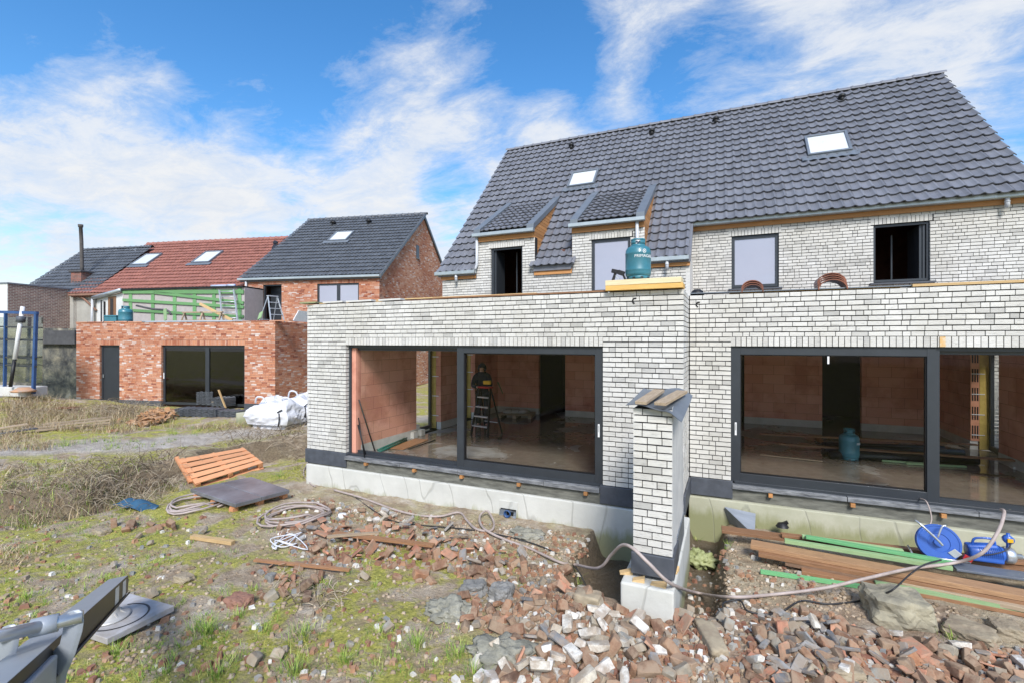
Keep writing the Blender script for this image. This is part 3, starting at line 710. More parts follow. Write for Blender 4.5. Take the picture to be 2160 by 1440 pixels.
    mb = MB(); mb.box(1.15, 7.0, 1.31, 7.45, 3.1, 3.30); mb.build('ceiling', M['kick'], WH)
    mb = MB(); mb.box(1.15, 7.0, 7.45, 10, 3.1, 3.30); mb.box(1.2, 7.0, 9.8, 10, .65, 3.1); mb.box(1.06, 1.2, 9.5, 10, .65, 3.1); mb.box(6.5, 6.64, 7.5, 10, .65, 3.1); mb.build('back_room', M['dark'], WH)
    mb = MB(); mb.box(6.42, 6.58, 5.74, 5.76, .66, 2.82); mb.build('insulation', M['insul'], WH)
    mb = MB(); mb.box(6.56, 6.62, 5.66, 5.735, .66, 2.82); mb.box(6.56, 6.62, 4.64, 5.66, .66, .76); mb.box(6.33, 6.62, 4.50, 4.64, .66, 2.9); mb.build('side_window_frame', M['frame'], WH)
    mb = MB()
    for k in range(5): mb.box(6.29, 6.5, 5.730, 5.738, .95 + k * .42, .965 + k * .42)
    mb.build('wall_tie', M['white'], WH)
    mb = MB(); mb.box(6.28, 6.42, 5.745, 5.757, .83, 2.82, 0)
    for k in range(5):
        for q in range(3): mb.box(6.30 + q * .04, 6.32 + q * .04, 5.738, 5.745, .88 + k * .39, 1.15 + k * .39, 1)
    mb.build('block_end', [simple('fresh_block', (.62, .30, .19), (.52, .23, .14), .85, src='Object'), M['mortar']], WH)
    # ---- sliding doors
    for (x0, x1, y, sx0, sx1, fixed) in ((-5.15, -.06, .06, -2.66, -.06, (-5.13, -2.60)), (1.72, 6.5, 1.10, 1.72, 4.30, (4.2, 6.48))):
        d = MB(); d.box(x0, x0 + .05, y + .03, y + .17, .655, 2.81); d.box(x1 - .03, x1, y + .03, y + .17, .655, 2.81); d.box(x0 + .05, x1 - .03, y + .031, y + .169, 2.755, 2.81); d.box(x0 + .05, x1 - .03, y - .02, y + .17, .648, .70)
        dr = d.build('sliding_door', M['frame'], WH, bevel=.004)
        f = MB(); window_frame(f, fixed[0], fixed[1], .70, 2.755, y + .105, y + .155, .045); f.build('fixed_frame', M['frame'], dr)
        g = MB(); g.box(fixed[0] + .045, fixed[1] - .045, y + .128, y + .134, .745, 2.71); g.build('glass', M['glass'], dr)
        s = MB(); window_frame(s, sx0, sx1, .695, 2.80, y - .012, y + .075, .135, 0, .115, .13)
        s.box(sx0 + .135, sx0 + .142, y + .05, y + .056, .825, 2.685)
        sh = s.build('sash', M['frame'], dr, bevel=.006)
        e = MB(); window_frame(e, sx0 + .136, sx1 - .136, .826, 2.684, y + .012, y + .070, .012); e.build('gasket', M['black'], sh)
        g = MB(); g.box(sx0 + .13, sx1 - .13, y + .026, y + .032, .82, 2.69); g.build('glass', M['glass'], sh)
        hx = sx1 - .075 if x0 < 0 else sx0 + .07
        h = MB(); h.box(hx - .014, hx + .014, y - .020, y - .013, 1.42, 1.62); h.box(hx - .005, hx + .005, y - .024, y - .020, 1.50, 1.60, 1); h.build('handle_plate', [M['white'], M['steel']], sh)
    c = onT(1747, 758, 1.08); mb = MB(); mb.box(c.x - .012, c.x + .012, 1.07, 1.08, c.z - .06, c.z + .05); mb.build('tape_strip', M['white'], WH)
    # ---- flat roofs, copings on the parapets
    mb = MB(); mb.box(-5.33, .9, .26, 5.14, 3.301, 3.42); mb.box(1.11, 7.0, 1.31, 6.19, 3.301, 3.42); mb.box(-6.16, -5.37, .5, .52, .5, 3.6); mb.box(.92, 1.09, 1.06, 5.15, .4, 3.6); mb.build('flat_roof', M['roofing'], WH)
    # ---- upper walls
    TU = fr3((0, 5.15, 0), (1, 0, 0), (0, -1, 0)); TV2 = fr3((0, 6.2, 0), (1, 0, 0), (0, -1, 0))
    zu = 3.36
    HU = [(-6.3, -5.03, 4.72, 9), (-3.20, -2.12, 4.70, 9), (-.23, .9, 4.72, 9)]
    D1 = (-4.57, -3.57, 4.15, 5.545); D2 = (-1.60, -.58, 4.15, 5.545)
    E1 = (-4.63, -3.50, 5.545, 5.69); E2 = (-1.66, -.52, 5.545, 5.69)
    mb = MB(); bricks(mb, TU, -6.2, .85, zu, zu + 32 * .075, HU + [D1, D2, E1, E2], seed=31)
    panel(mb, TU, -6.198, .848, zu - .1, 5.76, -.2, -.017, [(-6.3, -5.035, 4.70, 9), (-3.195, -2.125, 4.69, 9), (-.235, .9, 4.70, 9), (D1[0] - .012, *D1[1:]), (D2[0] - .012, *D2[1:])], 1)
    for x, s_ in ((-4.57, 1), (-1.60, 1)):
        Tq = fr3((x, 5.15, 0), (0, 1, 0), (1, 0, 0)); bricks(mb, Tq, .024, .1, 4.185, 5.545, [], seed=37, L=.1)
    mb.build('upper_wall', [M['wbrick'], M['mortar']], WH)
    mb = MB(); soldiers(mb, TU, -4.63, -3.50, 5.55, 5.688, seed=6); mb.build('lintel', M['wbrick'], WH)
    mb = MB(); soldiers(mb, TU, -1.66, -.52, 5.55, 5.688, seed=7); mb.build('lintel', M['wbrick'], WH)
    E3 = (1.77, 2.83, 4.20, 5.54); E4 = (4.73, 5.76, 4.20, 5.54); S3 = (1.70, 2.88, 5.54, 5.69); S4 = (4.68, 5.82, 5.54, 5.69)
    mb = MB(); bricks(mb, TV2, .80, 7.45, zu, zu + 32 * .075, [E3, E4, S3, S4], seed=41)
    panel(mb, TV2, .802, 7.44, zu - .1, 5.78, -.2, -.017, [E3, (E4[0], E4[1] + .012, E4[2], E4[3])], 1)
    Tq = fr3((5.76, 6.2, 0), (0, 1, 0), (-1, 0, 0)); bricks(mb, Tq, .024, .1, 4.2, 5.54, [], seed=47, L=.1)
    Tq = fr3((.85, 5.15, 0), (0, 1, 0), (1, 0, 0)); panel(mb, Tq, .0, 1.05, zu - .1, 4.95, -.1, .0, [], 0)
    mb.build('upper_wall', [M['wbrick'], M['mortar']], WH)
    mb = MB(); soldiers(mb, TV2, 1.70, 2.88, 5.545, 5.685, seed=8); mb.build('lintel', M['wbrick'], WH)
    mb = MB(); soldiers(mb, TV2, 4.68, 5.82, 5.545, 5.685, seed=9); mb.build('lintel', M['wbrick'], WH)
    # gables, rear and the floor inside keep the rooms dark
    gm = m_brickwall('white_brick_far', (.72, .71, .69), (.55, .54, .52), (.04, .04, .042), .198, .075, .009)
    mb = MB()
    for x, x2 in ((-6.19, -5.9), (6.7, 7.3)):
        pl = [(5.352, .4), (15.0, .4), (15.0, 4.95), (10.08, 10.25), (5.352, 5.1)] if x < 0 else [(6.41, .4), (15, .4), (15.0, 4.95), (10.08, 10.25), (6.41, 6.2)]
        n = len(pl); vs = [(x, a, b) for a, b in pl] + [(x2, a, b) for a, b in pl]
        mb.add(vs, [tuple(range(n)), tuple(range(2 * n - 1, n - 1, -1))] + [(i, (i + 1) % n, n + (i + 1) % n, n + i) for i in range(n)], 0, .5, [(p[1], p[2], 0) for p in vs])
    panel(mb, fr3((0, 15.0, 0), (-1, 0, 0), (0, 1, 0)), -6.7, 5.9, .4, 4.95, -.2, .0)
    mb.build('gable_wall', gm, WH)
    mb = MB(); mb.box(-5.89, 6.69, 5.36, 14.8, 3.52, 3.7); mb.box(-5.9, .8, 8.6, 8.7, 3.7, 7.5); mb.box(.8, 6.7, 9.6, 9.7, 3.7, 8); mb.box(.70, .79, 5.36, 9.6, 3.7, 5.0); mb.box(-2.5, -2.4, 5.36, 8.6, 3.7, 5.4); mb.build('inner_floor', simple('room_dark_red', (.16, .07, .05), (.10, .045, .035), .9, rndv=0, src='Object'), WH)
    # ---- windows
    def win(x0, x1, z0, z1, y, glass, name='window'):
        f = MB(); window_frame(f, x0, x1, z0, z1, y + .06, y + .12, .075); w = f.build(name, M['frame'], WH, bevel=.004)
        g = MB(); g.box(x0 + .07, x1 - .07, y + .085, y + .09, z0 + .07, z1 - .07); g.build('pane', glass, w); return w
    w = win(-1.60, -.58, 4.15, 5.545, 5.15, M['blind'])
    w = win(1.77, 2.83, 4.23, 5.535, 6.2, M['blind']); s = MB(); s.box(1.70, 2.90, 6.12, 6.26, 4.165, 4.205); s.build('window_sill', M['plinth'], WH)
    f = MB(); f.box(-4.57, -4.50, 5.21, 5.27, 4.15, 5.54); f.box(-4.50, -4.44, 5.27, 5.85, 4.2, 5.5); f.box(-4.50, -3.57, 5.21, 5.27, 5.49, 5.54); f.box(-3.62, -3.57, 5.211, 5.269, 4.15, 5.49)
    f.box(-4.50, -3.62, 5.211, 5.269, 4.15, 4.20); f.box(-4.02, -3.99, 5.75, 5.79, 4.2, 5.5); w = f.build('window', M['frame'], WH)
    f = MB(); window_frame(f, 4.73, 5.76, 4.23, 5.535, 6.26, 6.32, .05); w = f.build('window', M['frame'], WH)
    f = MB(); f.box(5.60, 5.66, 5.98 + .35, 7.1, 4.28, 5.48); f.box(5.655, 5.70, 6.30, 6.36, 4.28, 5.48); f.box(5.23, 5.26, 6.9, 6.95, 4.28, 5.4); f.build('open_sash', M['frame'], w)
    s = MB(); s.box(4.66, 5.84, 6.12, 6.26, 4.165, 4.205); s.build('window_sill', M['plinth'], WH)
    # ---- main roof
    U = Vector((0, 1, 1.083)).normalized(); O = Vector((-6.31, 5.0, 4.90))
    def skip(a, l):
        x = a - 6.31; y = 5.0 + l / 1.4741
        if y < 7.05 and (-5.03 < x < -3.20 or -2.12 < x < -.23): return True
        return x > .85 and y < 6.03
    mb = MB(); tiles(mb, O, (1, 0, 0), U, 13.53, 22, .3404, .2148, skip, 5, 0, 1.35)
    for yy, x0, x1 in ((5.0, -6.31, -5.03), (5.0, -3.2, -2.12), (5.0, -.23, .85)): pass
    shr = lambda mb: setattr(mb, 'v', [(x + (x * .045 * (1 - (y - 5) / 5.08) if x > 0 and y < 10.2 else 0), y, z) for x, y, z in mb.v])
    shr(mb); rf = mb.build('roof', M['tile'], WH)
    mb = MB()
    def deck(x0, x1, ya, yb, th=.16):
        z = lambda y: 4.90 + 1.083 * (y - 5.0)
        mb.prism([(ya, z(ya)), (yb, z(yb)), (yb, z(yb) - th), (ya, z(ya) - th)], 0, x0, x1)
    deck(-6.29, -5.03, 5.05, 7.0); deck(-3.2, -2.12, 5.05, 7.0); deck(-.23, .84, 5.05, 7.0); deck(.84, 7.20, 6.10, 7.0); deck(-6.29, 7.20, 7.0, 10.07)
    mb.prism([(10.08, 10.33), (15.3, 4.70), (15.3, 4.85), (10.08, 10.47)], 0, -6.31, 7.22); shr(mb); mb.build('roof_deck', M['tile'], rf)
    mb = MB(); ridge(mb, (-6.33, 10.08, 10.44), (7.24, 10.08, 10.44), .11); mb.build('ridge_tiles', M['tile'], rf)
    # eave boards and gutters
    for q in ((-6.22, -5.03, 5.09, 5.12, 4.71, 4.84), (-3.2, -2.12, 5.09, 5.12, 4.69, 4.86), (-.23, .85, 5.09, 5.12, 4.71, 4.84), (.84, 7.4, 6.14, 6.17, 5.74, 5.86)):
        mb = MB(); mb.box(*q); mb.build('eave_board', M['fascia'], WH)
    for x0, x1, y, z in ((-6.36, -5.00, 5.09, 4.83), (-.25, .83, 5.09, 4.83), (.82, 7.6, 6.14, 5.85)):
        mb = MB(); gutter(mb, x0, x1, y, z, 1.0); mb.build('gutter', M['zinc'], WH)
    # small outlets under the gutters
    for px, y, z in ((962, 5.02, 4.83), (1407, 5.02, 4.83), (2125, 6.07, 5.85)):
        c = onT(px, 600, y); mb = MB(); mb.tube([(c.x, y, z + .02), (c.x, y, z - .2)], .042, 10); mb.tube([(c.x, y, z - .06), (c.x, y, z - .08)], .05, 10); mb.build('outlet', M['pvc'], WH)
    # dormers
    for x0, x1, wind in ((-5.03, -3.20, 0), (-2.12, -.23, 1)):
        zb = lambda y: 5.99 + .60 * (y - 5.0)
        d = MB(); yT = 7.27
        # roof deck of the dormer
        d.prism([(5.04, zb(5.04) - .10), (5.04, zb(5.04) - .005), (yT, zb(yT) - .005), (yT, zb(yT) - .1)], 0, x0 + .01, x1 - .01); dm = d.build('dormer', M['zincd'], WH)
        t = MB(); tiles(t, (x0 + .2, 5.0, 6.0), (1, 0, 0), (0, 1, .6), x1 - x0 - .4, 9, .284, .19, None, 6, 0); t.build('dormer_tiles', M['tile'], dm)
        for e, s_ in ((x0 - .02, 1), (x1 - .19, -1)):
            t = MB(); t.prism([(5.0, zb(5.0) - .05), (5.0, zb(5.0) + .11), (yT + .04, zb(yT + .04) + .11), (yT + .04, zb(yT + .04) - .05)], 0, e, e + .21); t.build('verge_flashing', M['zincd'], dm, bevel=.006)
        g = MB(); gutter(g, x0 - .05, x1 + .03, 5.07, 5.88, .9); g.build('gutter', M['zinc'], dm)
        g = MB(); g.box(x0 + .0, x1 - .01, 5.09, 5.12, 5.75, 5.88); g.build('eave_board', M['fascia'], dm)
        # cheeks of horizontal boards
        for xx, sgn in ((x1, 1), (x0, -1)):
            ck = MB(); rg = random.Random(9)
            zm = lambda y: 4.92 + 1.083 * (y - 5.0)
            z = 5.03
            while z < 7.3:
                z2 = z + .098
                y0a = 5.16
                # board spans from the front (or dormer roof underside) to the main roof
                yr = lambda q: (q - 4.92) / 1.083 + 5.0
                yd = lambda q: max(5.16, (q - 5.94) / .60 + 5.0)
                a0_, a1_ = yd(z), yr(z); b0_, b1_ = yd(z2), yr(z2)
                if a1_ > a0_ and z < 7.25:
                    b1_ = max(b1_, b0_)
                    ck.prism([(a0_, z), (a1_, z), (max(b1_, b0_ + .001), z2 - .008), (b0_, z2 - .008)], 0, xx - .02 if sgn > 0 else xx, xx if sgn > 0 else xx + .02, 0, rg.random())
                z = z2
            ck.prism([(5.17, 5.05), (7.2, 7.28), (7.2, 7.2), (5.17, 5.95)], 0, xx - .05 if sgn > 0 else xx + .03, xx - .025 if sgn > 0 else xx + .05, 1)
            ck.build('dormer_cheek', [M['fascia'], M['mortar']], dm)
    # downpipes
    mb = MB(); mb.tube([(-4.98, 5.08, 5.9), (-4.98, 5.08, 5.10), (-5.01, 5.07, 5.0), (-5.12, 5.05, 4.94), (-5.2, 5.04, 4.93)], .042, 10); mb.build('downpipe', M['pvc'], WH)
    mb = MB(); mb.tube([(-.40, 5.06, 5.9), (-.40, 5.08, 5.10), (-.36, 5.08, 5.0), (-.2, 5.05, 4.95)], .042, 10); mb.build('downpipe', M['pvc'], WH)
    # roof windows
    P0 = Vector((0, 5.0, 4.9)); NN = Vector((0, -1.083, 1)).normalized()
    for (px, py, w, h, fl) in ((1230, 378, .78, .78, 0), (1745, 305, .86, .92, 1)):
        c = onplane(px, py, P0 + NN * .07, NN)
        def Q(a, l, n): return Vector((c.x + a, c.y, c.z)) + U * l + NN * n
        def slab(mb, a0, a1, l0, l1, n0, n1):
            mb.add([Q(a0, l0, n0), Q(a1, l0, n0), Q(a1, l1, n0), Q(a0, l1, n0), Q(a0, l0, n1), Q(a1, l0, n1), Q(a1, l1, n1), Q(a0, l1, n1)], MB.BOXF)
        f = MB(); W, Hh = w / 2, h / 2
        slab(f, -W - .06, -W, -Hh - .06, Hh + .06, -.06, .07); slab(f, W, W + .06, -Hh - .06, Hh + .06, -.06, .07); slab(f, -W, W, Hh, Hh + .06, -.06, .069); slab(f, -W, W, -Hh - .06, -Hh, -.06, .069)
        o = f.build('roof_window', M['zincd'], WH, bevel=.005)
        g = MB(); slab(g, -W, W, -Hh, Hh, 0, .03); g.build('pane', M['skyglass'], o)
        a = MB(); n = 26; Wd = W + .2
        for k in range(n):
            x = -Wd + 2 * Wd * k / n; x2 = -Wd + 2 * Wd * (k + 1) / n; w1 = .012 * math.sin(k * 1.5); w2 = .012 * math.sin((k + 1) * 1.5)
            a.add([Q(x, -Hh - .26, .015 + w1), Q(x2, -Hh - .26, .015 + w2), Q(x2, -Hh - .05, .02 + w2 * .3), Q(x, -Hh - .05, .02 + w1 * .3)], [(0, 1, 2, 3)], smooth=True)
        a.build('apron_flashing', M['zincd'], o)
    # vents on the roof
    for px, py in ((1205, 308), (1375, 278), (1510, 253), (1776, 206)):
        c = onplane(px, py + 4, P0 + NN * .05, NN); v = MB()
        v.lathe([(0.0, .16), (.05, .16), (.085, .14), (.10, .10), (.095, .07), (.05, .065), (.05, -.05)], c, 14); v.tube([c + Vector((0, -.02, -.05)), c + Vector((0, 0, .09))], .055, 12)
        v.add([c + Vector((-.12, 0, 0)) - U * .12 + NN * -.01, c + Vector((.12, 0, 0)) - U * .12 + NN * -.01, c + Vector((.12, 0, 0)) + U * .12 + NN * .01, c + Vector((-.12, 0, 0)) + U * .12 + NN * .01], [(0, 1, 2, 3)])
        v.build('roof_vent', M['black'], WH)
white_house()
# ------------------------------------------------------------------ houses on the left, in their own rotated frame
ur = (RT * .9808 + FW * -.195).normalized(); vr = Vector((-ur.y, ur.x, 0)); TH = math.atan2(ur.y, ur.x)
RO = cam(-8.30, 16.77, 0)
MR = Matrix.Translation(RO) @ Matrix.Rotation(TH, 4, 'Z'); MRI = MR.inverted()
def toR(p): return MRI @ Vector(p)
def rB(px, py, b):                       # point on local plane y = b
    return toR(onplane(px, py, RO + vr * b, vr))
def rA(px, py, a): return toR(onplane(px, py, RO + ur * a, ur))
def red_house():
    RH = thing('red_brick_house', 'red brick house with dark tiled gable roof, flat-roofed garden extension and closed sliding door', 'house', RO, TH)
    zp, zt = .68, 3.60
    TF = fr3((0, 0, 0), (1, 0, 0), (0, -1, 0))
    pl = rB(161, 760, 0); aL = pl.x
    d0, d1 = rB(210, 727, 0), rB(252, 835, 0); w0, w1 = rB(340, 728, 0), rB(516, 850, 0)
    zl = (d0.z + w0.z) / 2
    Hd = (d0.x, d1.x, .3, zl); Hw = (w0.x, w1.x, .3, zl)
    sold = (Hd[0] - .1, Hd[1] + .03, zl, zl + .17); sold2 = (Hw[0] - .1, Hw[1] + .03, zl, zl + .17)
    L, H, J = .205, .050, .009
    n = int((zt - zp) / (H + J)); z1 = zp + n * (H + J)
    mb = MB(); bricks(mb, TF, aL, 0, zp, z1, [Hd, Hw, sold, sold2], L, H, J, 51, dep=.02)
    panel(mb, TF, aL, -.012, .3, z1 - .01, -.25, -.007, [(Hd[0] - .012, *Hd[1:]), (Hw[0] - .012, *Hw[1:])], 1)
    TS = fr3((0, 0, 0), (0, 1, 0), (1, 0, 0)); bricks(mb, TS, .022, 5.15, zp, z1, [], L, H, J, 52, dep=.02); panel(mb, TS, .01, 5.1, .3, z1 - .01, -.25, -.007, [], 1)
    for h in (Hd, Hw):
        Tq = fr3((h[0], 0, 0), (0, 1, 0), (1, 0, 0)); bricks(mb, Tq, .022, .1, zp, zl, [], .1, H, J, 53, dep=.01)
    mb.build('extension_wall', [M['rbrick'], M['rmortar']], RH)
    for s_ in (sold, sold2):
        mb = MB(); soldiers(mb, TF, s_[0], s_[1], s_[2], s_[3], .05, .009, 5, 0); mb.build('lintel', M['rbrick'], RH)
    for q in ((aL - .02, Hd[0], -.03, .1, .28, zp), (Hd[1], Hw[0], -.03, .1, .28, zp), (Hw[1], .03, -.03, .1, .28, zp), (.0, .03, .101, 5.1, .28, zp)): mb = MB(); mb.box(*q); mb.build('plinth', M['plinth'], RH, bevel=.006)
    d = MB(); d.box(Hd[0], Hd[1], .09, .15, .45, zl); window_frame(d, Hd[0] + .0, Hd[1], .45, zl, .07, .09, .07); do = d.build('garden_door', M['frame'], RH); 
    h = MB(); h.box(Hd[0] + .10, Hd[0] + .13, .04, .06, 1.5, 1.62); h.build('handle', M['steel'], do)
    d = MB(); window_frame(d, Hw[0], Hw[1], .55, zl, .08, .14, .09); xm = rB(433, 780, 0).x; d.box(xm - .07, xm + .09, .075, .16, .64, zl - .09); do = d.build('sliding_door', M['frame'], RH)
    g = MB(); g.box(Hw[0] + .09, xm - .06, .10, .11, .63, zl - .08); g.box(xm + .07, Hw[1] - .09, .105, .112, .63, zl - .08); g.build('glass', M['gdark'], do)
    h = MB(); h.box(Hw[0] + .03, Hw[0] + .06, .06, .08, 1.5, 1.72); h.build('handle', M['white'], do)
    mb = MB(); mb.box(aL + .3, -.3, .26, 5.0, .4, .5); mb.box(aL + .3, -.26, 4.9, 5.0, .5, 3.3); mb.box(aL + .26, aL + .3, .26, 5, .4, 3.3); mb.build('interior', simple('red_house_inside', (.20, .10, .07), (.12, .07, .05), .9, rndv=0, src='Object'), RH)
    mb = MB(); mb.box(aL + .02, -.02, .26, 5.15, 3.3, 3.42); mb.build('flat_roof', M['roofing'], RH)
    # parapet cap: bluish strip and loose slabs
    mb = MB(); mb.box(rB(300, 676, 0).x, rB(512, 676, 0).x, -.02, .22, z1 + .002, z1 + .05); mb.build('parapet_membrane', simple('pale_membrane', (.50, .55, .62), (.40, .44, .50), .5, src='Object'), RH)
    mb = MB(); rg = random.Random(3); x = aL
    while x < -.2:
        e = x + rg.uniform(.5, .9)
        if not (rB(305, 676, 0).x < (x + e) / 2 < rB(508, 676, 0).x): mb.box(x, e - .05, -.02, .2, z1 + .001, z1 + rg.uniform(.02, .05), 0, rg.random())
        x = e
    mb.build('loose_coping_brick', M['rbrick'], RH)
    # main body
    b0 = 5.15; aR = 1.35; al = -5.64; rid = b0 + 5.25; ze = 5.87; zr = 9.92
    TU = fr3((0, b0, 0), (1, 0, 0), (0, -1, 0))
    q0, q1 = rB(555, 601, b0), rB(594, 672, b0); k0, k1 = rB(669, 599, b0), rB(757, 640, b0)
    Hq = (q0.x, q1.x, 3.0, q0.z); Hk = (k0.x, k1.x, 4.45, k0.z)
    S1 = (Hq[0] - .05, Hq[1] + .05, Hq[3], Hq[3] + .16); S2 = (Hk[0] - .1, Hk[1] + .1, Hk[3], Hk[3] + .16)
    zu = 3.45; n = int((ze - .08 - zu) / (H + J)); z2 = zu + n * (H + J)
    mb = MB(); bricks(mb, TU, al, aR, zu, z2, [Hq, Hk, S1, S2], L, H, J, 61); panel(mb, TU, al, aR - .002, zu - .1, z2, -.25, -.007, [Hq, Hk], 1)
    mb.build('upper_wall', [M['rbrick'], M['rmortar']], RH)
    for s_ in (S1, S2):
        mb = MB(); soldiers(mb, TU, s_[0], s_[1], s_[2], s_[3], .05, .009, 5); mb.build('lintel', M['rbrick'], RH)
    # right gable with thin bricks
    TG = fr3((aR, 0, 0), (0, 1, 0), (1, 0, 0)); sl_ = (zr - ze) / 5.25
    zlim = lambda y: ze + sl_ * (5.25 - abs(y - rid)) - .06
    gw = rA(881, 545, aR); gv = rA(881, 518, aR); wz0, wz1 = gw.z, gv.z; wy = gw.y
    Hg = (wy - .22, wy + .22, wz0, wz1)
    n = int((zr - .5) / (H + J))
    mb = MB(); bricks(mb, TG, b0 + .024, b0 + 10.5, .5, .5 + n * (H + J), [Hg], L, H, J, 63, clip=lambda a, z: z < zlim(a) and (a > 7.0 or z > 2.0 or True))
    pl_ = [(b0 + .012, .2), (b0 + 10.5, .2), (b0 + 10.5, ze - .1), (rid, zr - .1), (b0 + .012, ze - .1)]
    def gable(x0, x1):
        vs = [(x0, a, b) for a, b in pl_] + [(x1, a, b) for a, b in pl_]; k = 5
        mb.add(vs, [tuple(range(k)), tuple(range(2 * k - 1, k - 1, -1))] + [(i, (i + 1) % k, k + (i + 1) % k, k + i) for i in range(k)], 1)
    gable(aR - .25, aR - .007); gable(al + .02, al + .2)
    mb.box(al, aR, b0 + 10.3, b0 + 10.5, .2, ze - .1, 1)
    mb.build('gable_wall', [M['rbrick'], M['rmortar']], RH)
    f = MB(); f.box(aR + .002, aR + .012, wy - .20, wy + .20, wz0, wz1, 0); f.box(aR, aR + .05, wy - .26, wy + .26, wz0 - .05, wz0, 1); f.build('gable_window', [M['frame'], M['sill']], RH)
    f = MB(); f.box(Hq[0] + .02, Hq[1] - .02, b0 + .5, b0 + .55, 3.4, Hq[3], 0); window_frame(f, Hq[0], Hq[1], 3.42, Hq[3], b0 + .06, b0 + .12, .06); f.build('roof_terrace_door', M['frame'], RH)
    f = MB(); window_frame(f, Hk[0], Hk[1], Hk[2], Hk[3], b0 + .05, b0 + .11, .07); xm = (Hk[0] + Hk[1]) / 2; f.box(xm - .08, xm + .08, b0 + .051, b0 + .109, Hk[2] + .07, Hk[3] - .07); w = f.build('window', M['frame'], RH)
    g = MB(); g.box(Hk[0] + .06, Hk[1] - .06, b0 + .08, b0 + .085, Hk[2] + .05, Hk[3] - .05); g.build('pane', M['blind'], w)
    mb = MB(); Us = Vector((0, 5.4, zr - ze + .05)).normalized()
    ln = math.hypot(5.4, zr - ze + .05); tiles(mb, (al - .15, b0 - .15, ze - .03), (1, 0, 0), Us, aR + .12 - al + .15, 19, ln / 19, .2, None, 8)
    rf = mb.build('roof', M['tile_d'], RH)
    mb = MB(); mb.prism([(b0 - .1, ze - .05), (rid, zr - .02), (rid, zr - .2), (b0 - .1, ze - .2)], 0, al - .13, aR + .1)
    mb.prism([(rid, zr), (b0 + 10.7, ze - .1), (b0 + 10.7, ze - .25), (rid, zr - .2)], 0, al - .13, aR + .1)
    mb.build('roof_deck', M['tile_d'], rf)
    # verge tiles stepping up the right slope
    mb = MB(); n = 19; rg = random.Random(2)
    for i in range(n):
        p0 = Vector((aR + .09, b0 - .15, ze - .03)) + Us * (i * ln / n); p1 = p0 + Us * (ln / n + .03); nn = Vector((1, 0, 0)).cross(Us)
        a, b = p0 + nn * .05, p1 + nn * .02
        dx = Vector((.09, 0, 0)); dn = Vector((0, 0, -.13))
        mb.add([a, a + dx, b + dx, b, a + dn, a + dx + dn, b + dx + dn, b + dn], MB.BOXF, 0, rg.random())
    mb.build('verge_tiles', M['tile_d'], rf)
    mb = MB(); ridge(mb, (al - .15, rid, zr + .04), (aR + .2, rid, zr + .04), .11); mb.build('ridge_tiles', M['tile_d'], rf)
    mb = MB(); gutter(mb, al - .2, aR + .1, b0 - .08, ze - .14, 1.0, False); mb.build('gutter', M['zinc'], RH)
    mb = MB(); mb.box(al, aR, b0 - .05, b0 - .02, ze - .2, ze - .1); mb.build('eave_board', M['fascia'], RH)
    mb = MB(); x = rB(519, 640, b0 - .1).x; mb.tube([(x, b0 - .1, ze - .1), (x, b0 - .1, 3.45)], .05, 8); mb.build('downpipe', M['pvc'], RH)
    # outdoor lamp
    c = rB(527, 625, b0 - .06); mb = MB(); mb.box(c.x - .05, c.x + .05, b0 - .12, b0 - .0, c.z + .1, c.z + .28); mb.box(c.x - .03, c.x + .05, b0 - .10, b0 - .03, c.z - .15, c.z + .1, 1); mb.build('wall_lamp', [M['black'], M['white']], RH)
    NNr = Vector((1, 0, 0)).cross(Us)
    def onroof(px, py):
        d = MRI.to_3x3() @ ray(px, py); o = toR(CAM); p0 = Vector((0, b0 - .15, ze - .03)) + NNr * .06
        return o + d * ((p0 - o).dot(NNr) / d.dot(NNr))
    roofwin(RH, onroof(720, 499), Us, NNr, .95, 1.0)
    for px, py in ((703, 470), (778, 467)):
        c = onroof(px, py + 4); v = MB(); v.lathe([(0, .2), (.09, .2), (.16, .15), (.16, .08), (.08, .06), (.08, -.05)], c, 10); v.build('roof_vent', M['black'], RH)
    return onroof
def roofwin(parent, c, U, NN, w, h):
    def Q(a, l, n): return Vector((c.x + a, c.y, c.z)) + U * l + NN * n
    def slab(mb, a0, a1, l0, l1, n0, n1):
        mb.add([Q(a0, l0, n0), Q(a1, l0, n0), Q(a1, l1, n0), Q(a0, l1, n0), Q(a0, l0, n1), Q(a1, l0, n1), Q(a1, l1, n1), Q(a0, l1, n1)], MB.BOXF)
    W, Hh = w / 2, h / 2; f = MB()
    slab(f, -W - .07, -W, -Hh - .06, Hh + .06, -.06, .07); slab(f, W, W + .07, -Hh - .06, Hh + .06, -.06, .07); slab(f, -W, W, Hh, Hh + .06, -.06, .069); slab(f, -W, W, -Hh - .06, -Hh, -.06, .069)
    slab(f, -W - .25, W + .25, -Hh - .3, -Hh - .06, .01, .03)
    o = f.build('roof_window', M['zincd'], parent); g = MB(); slab(g, -W, W, -Hh, Hh, 0, .03); g.build('pane', M['skyglass'], o)
RROOF = red_house()

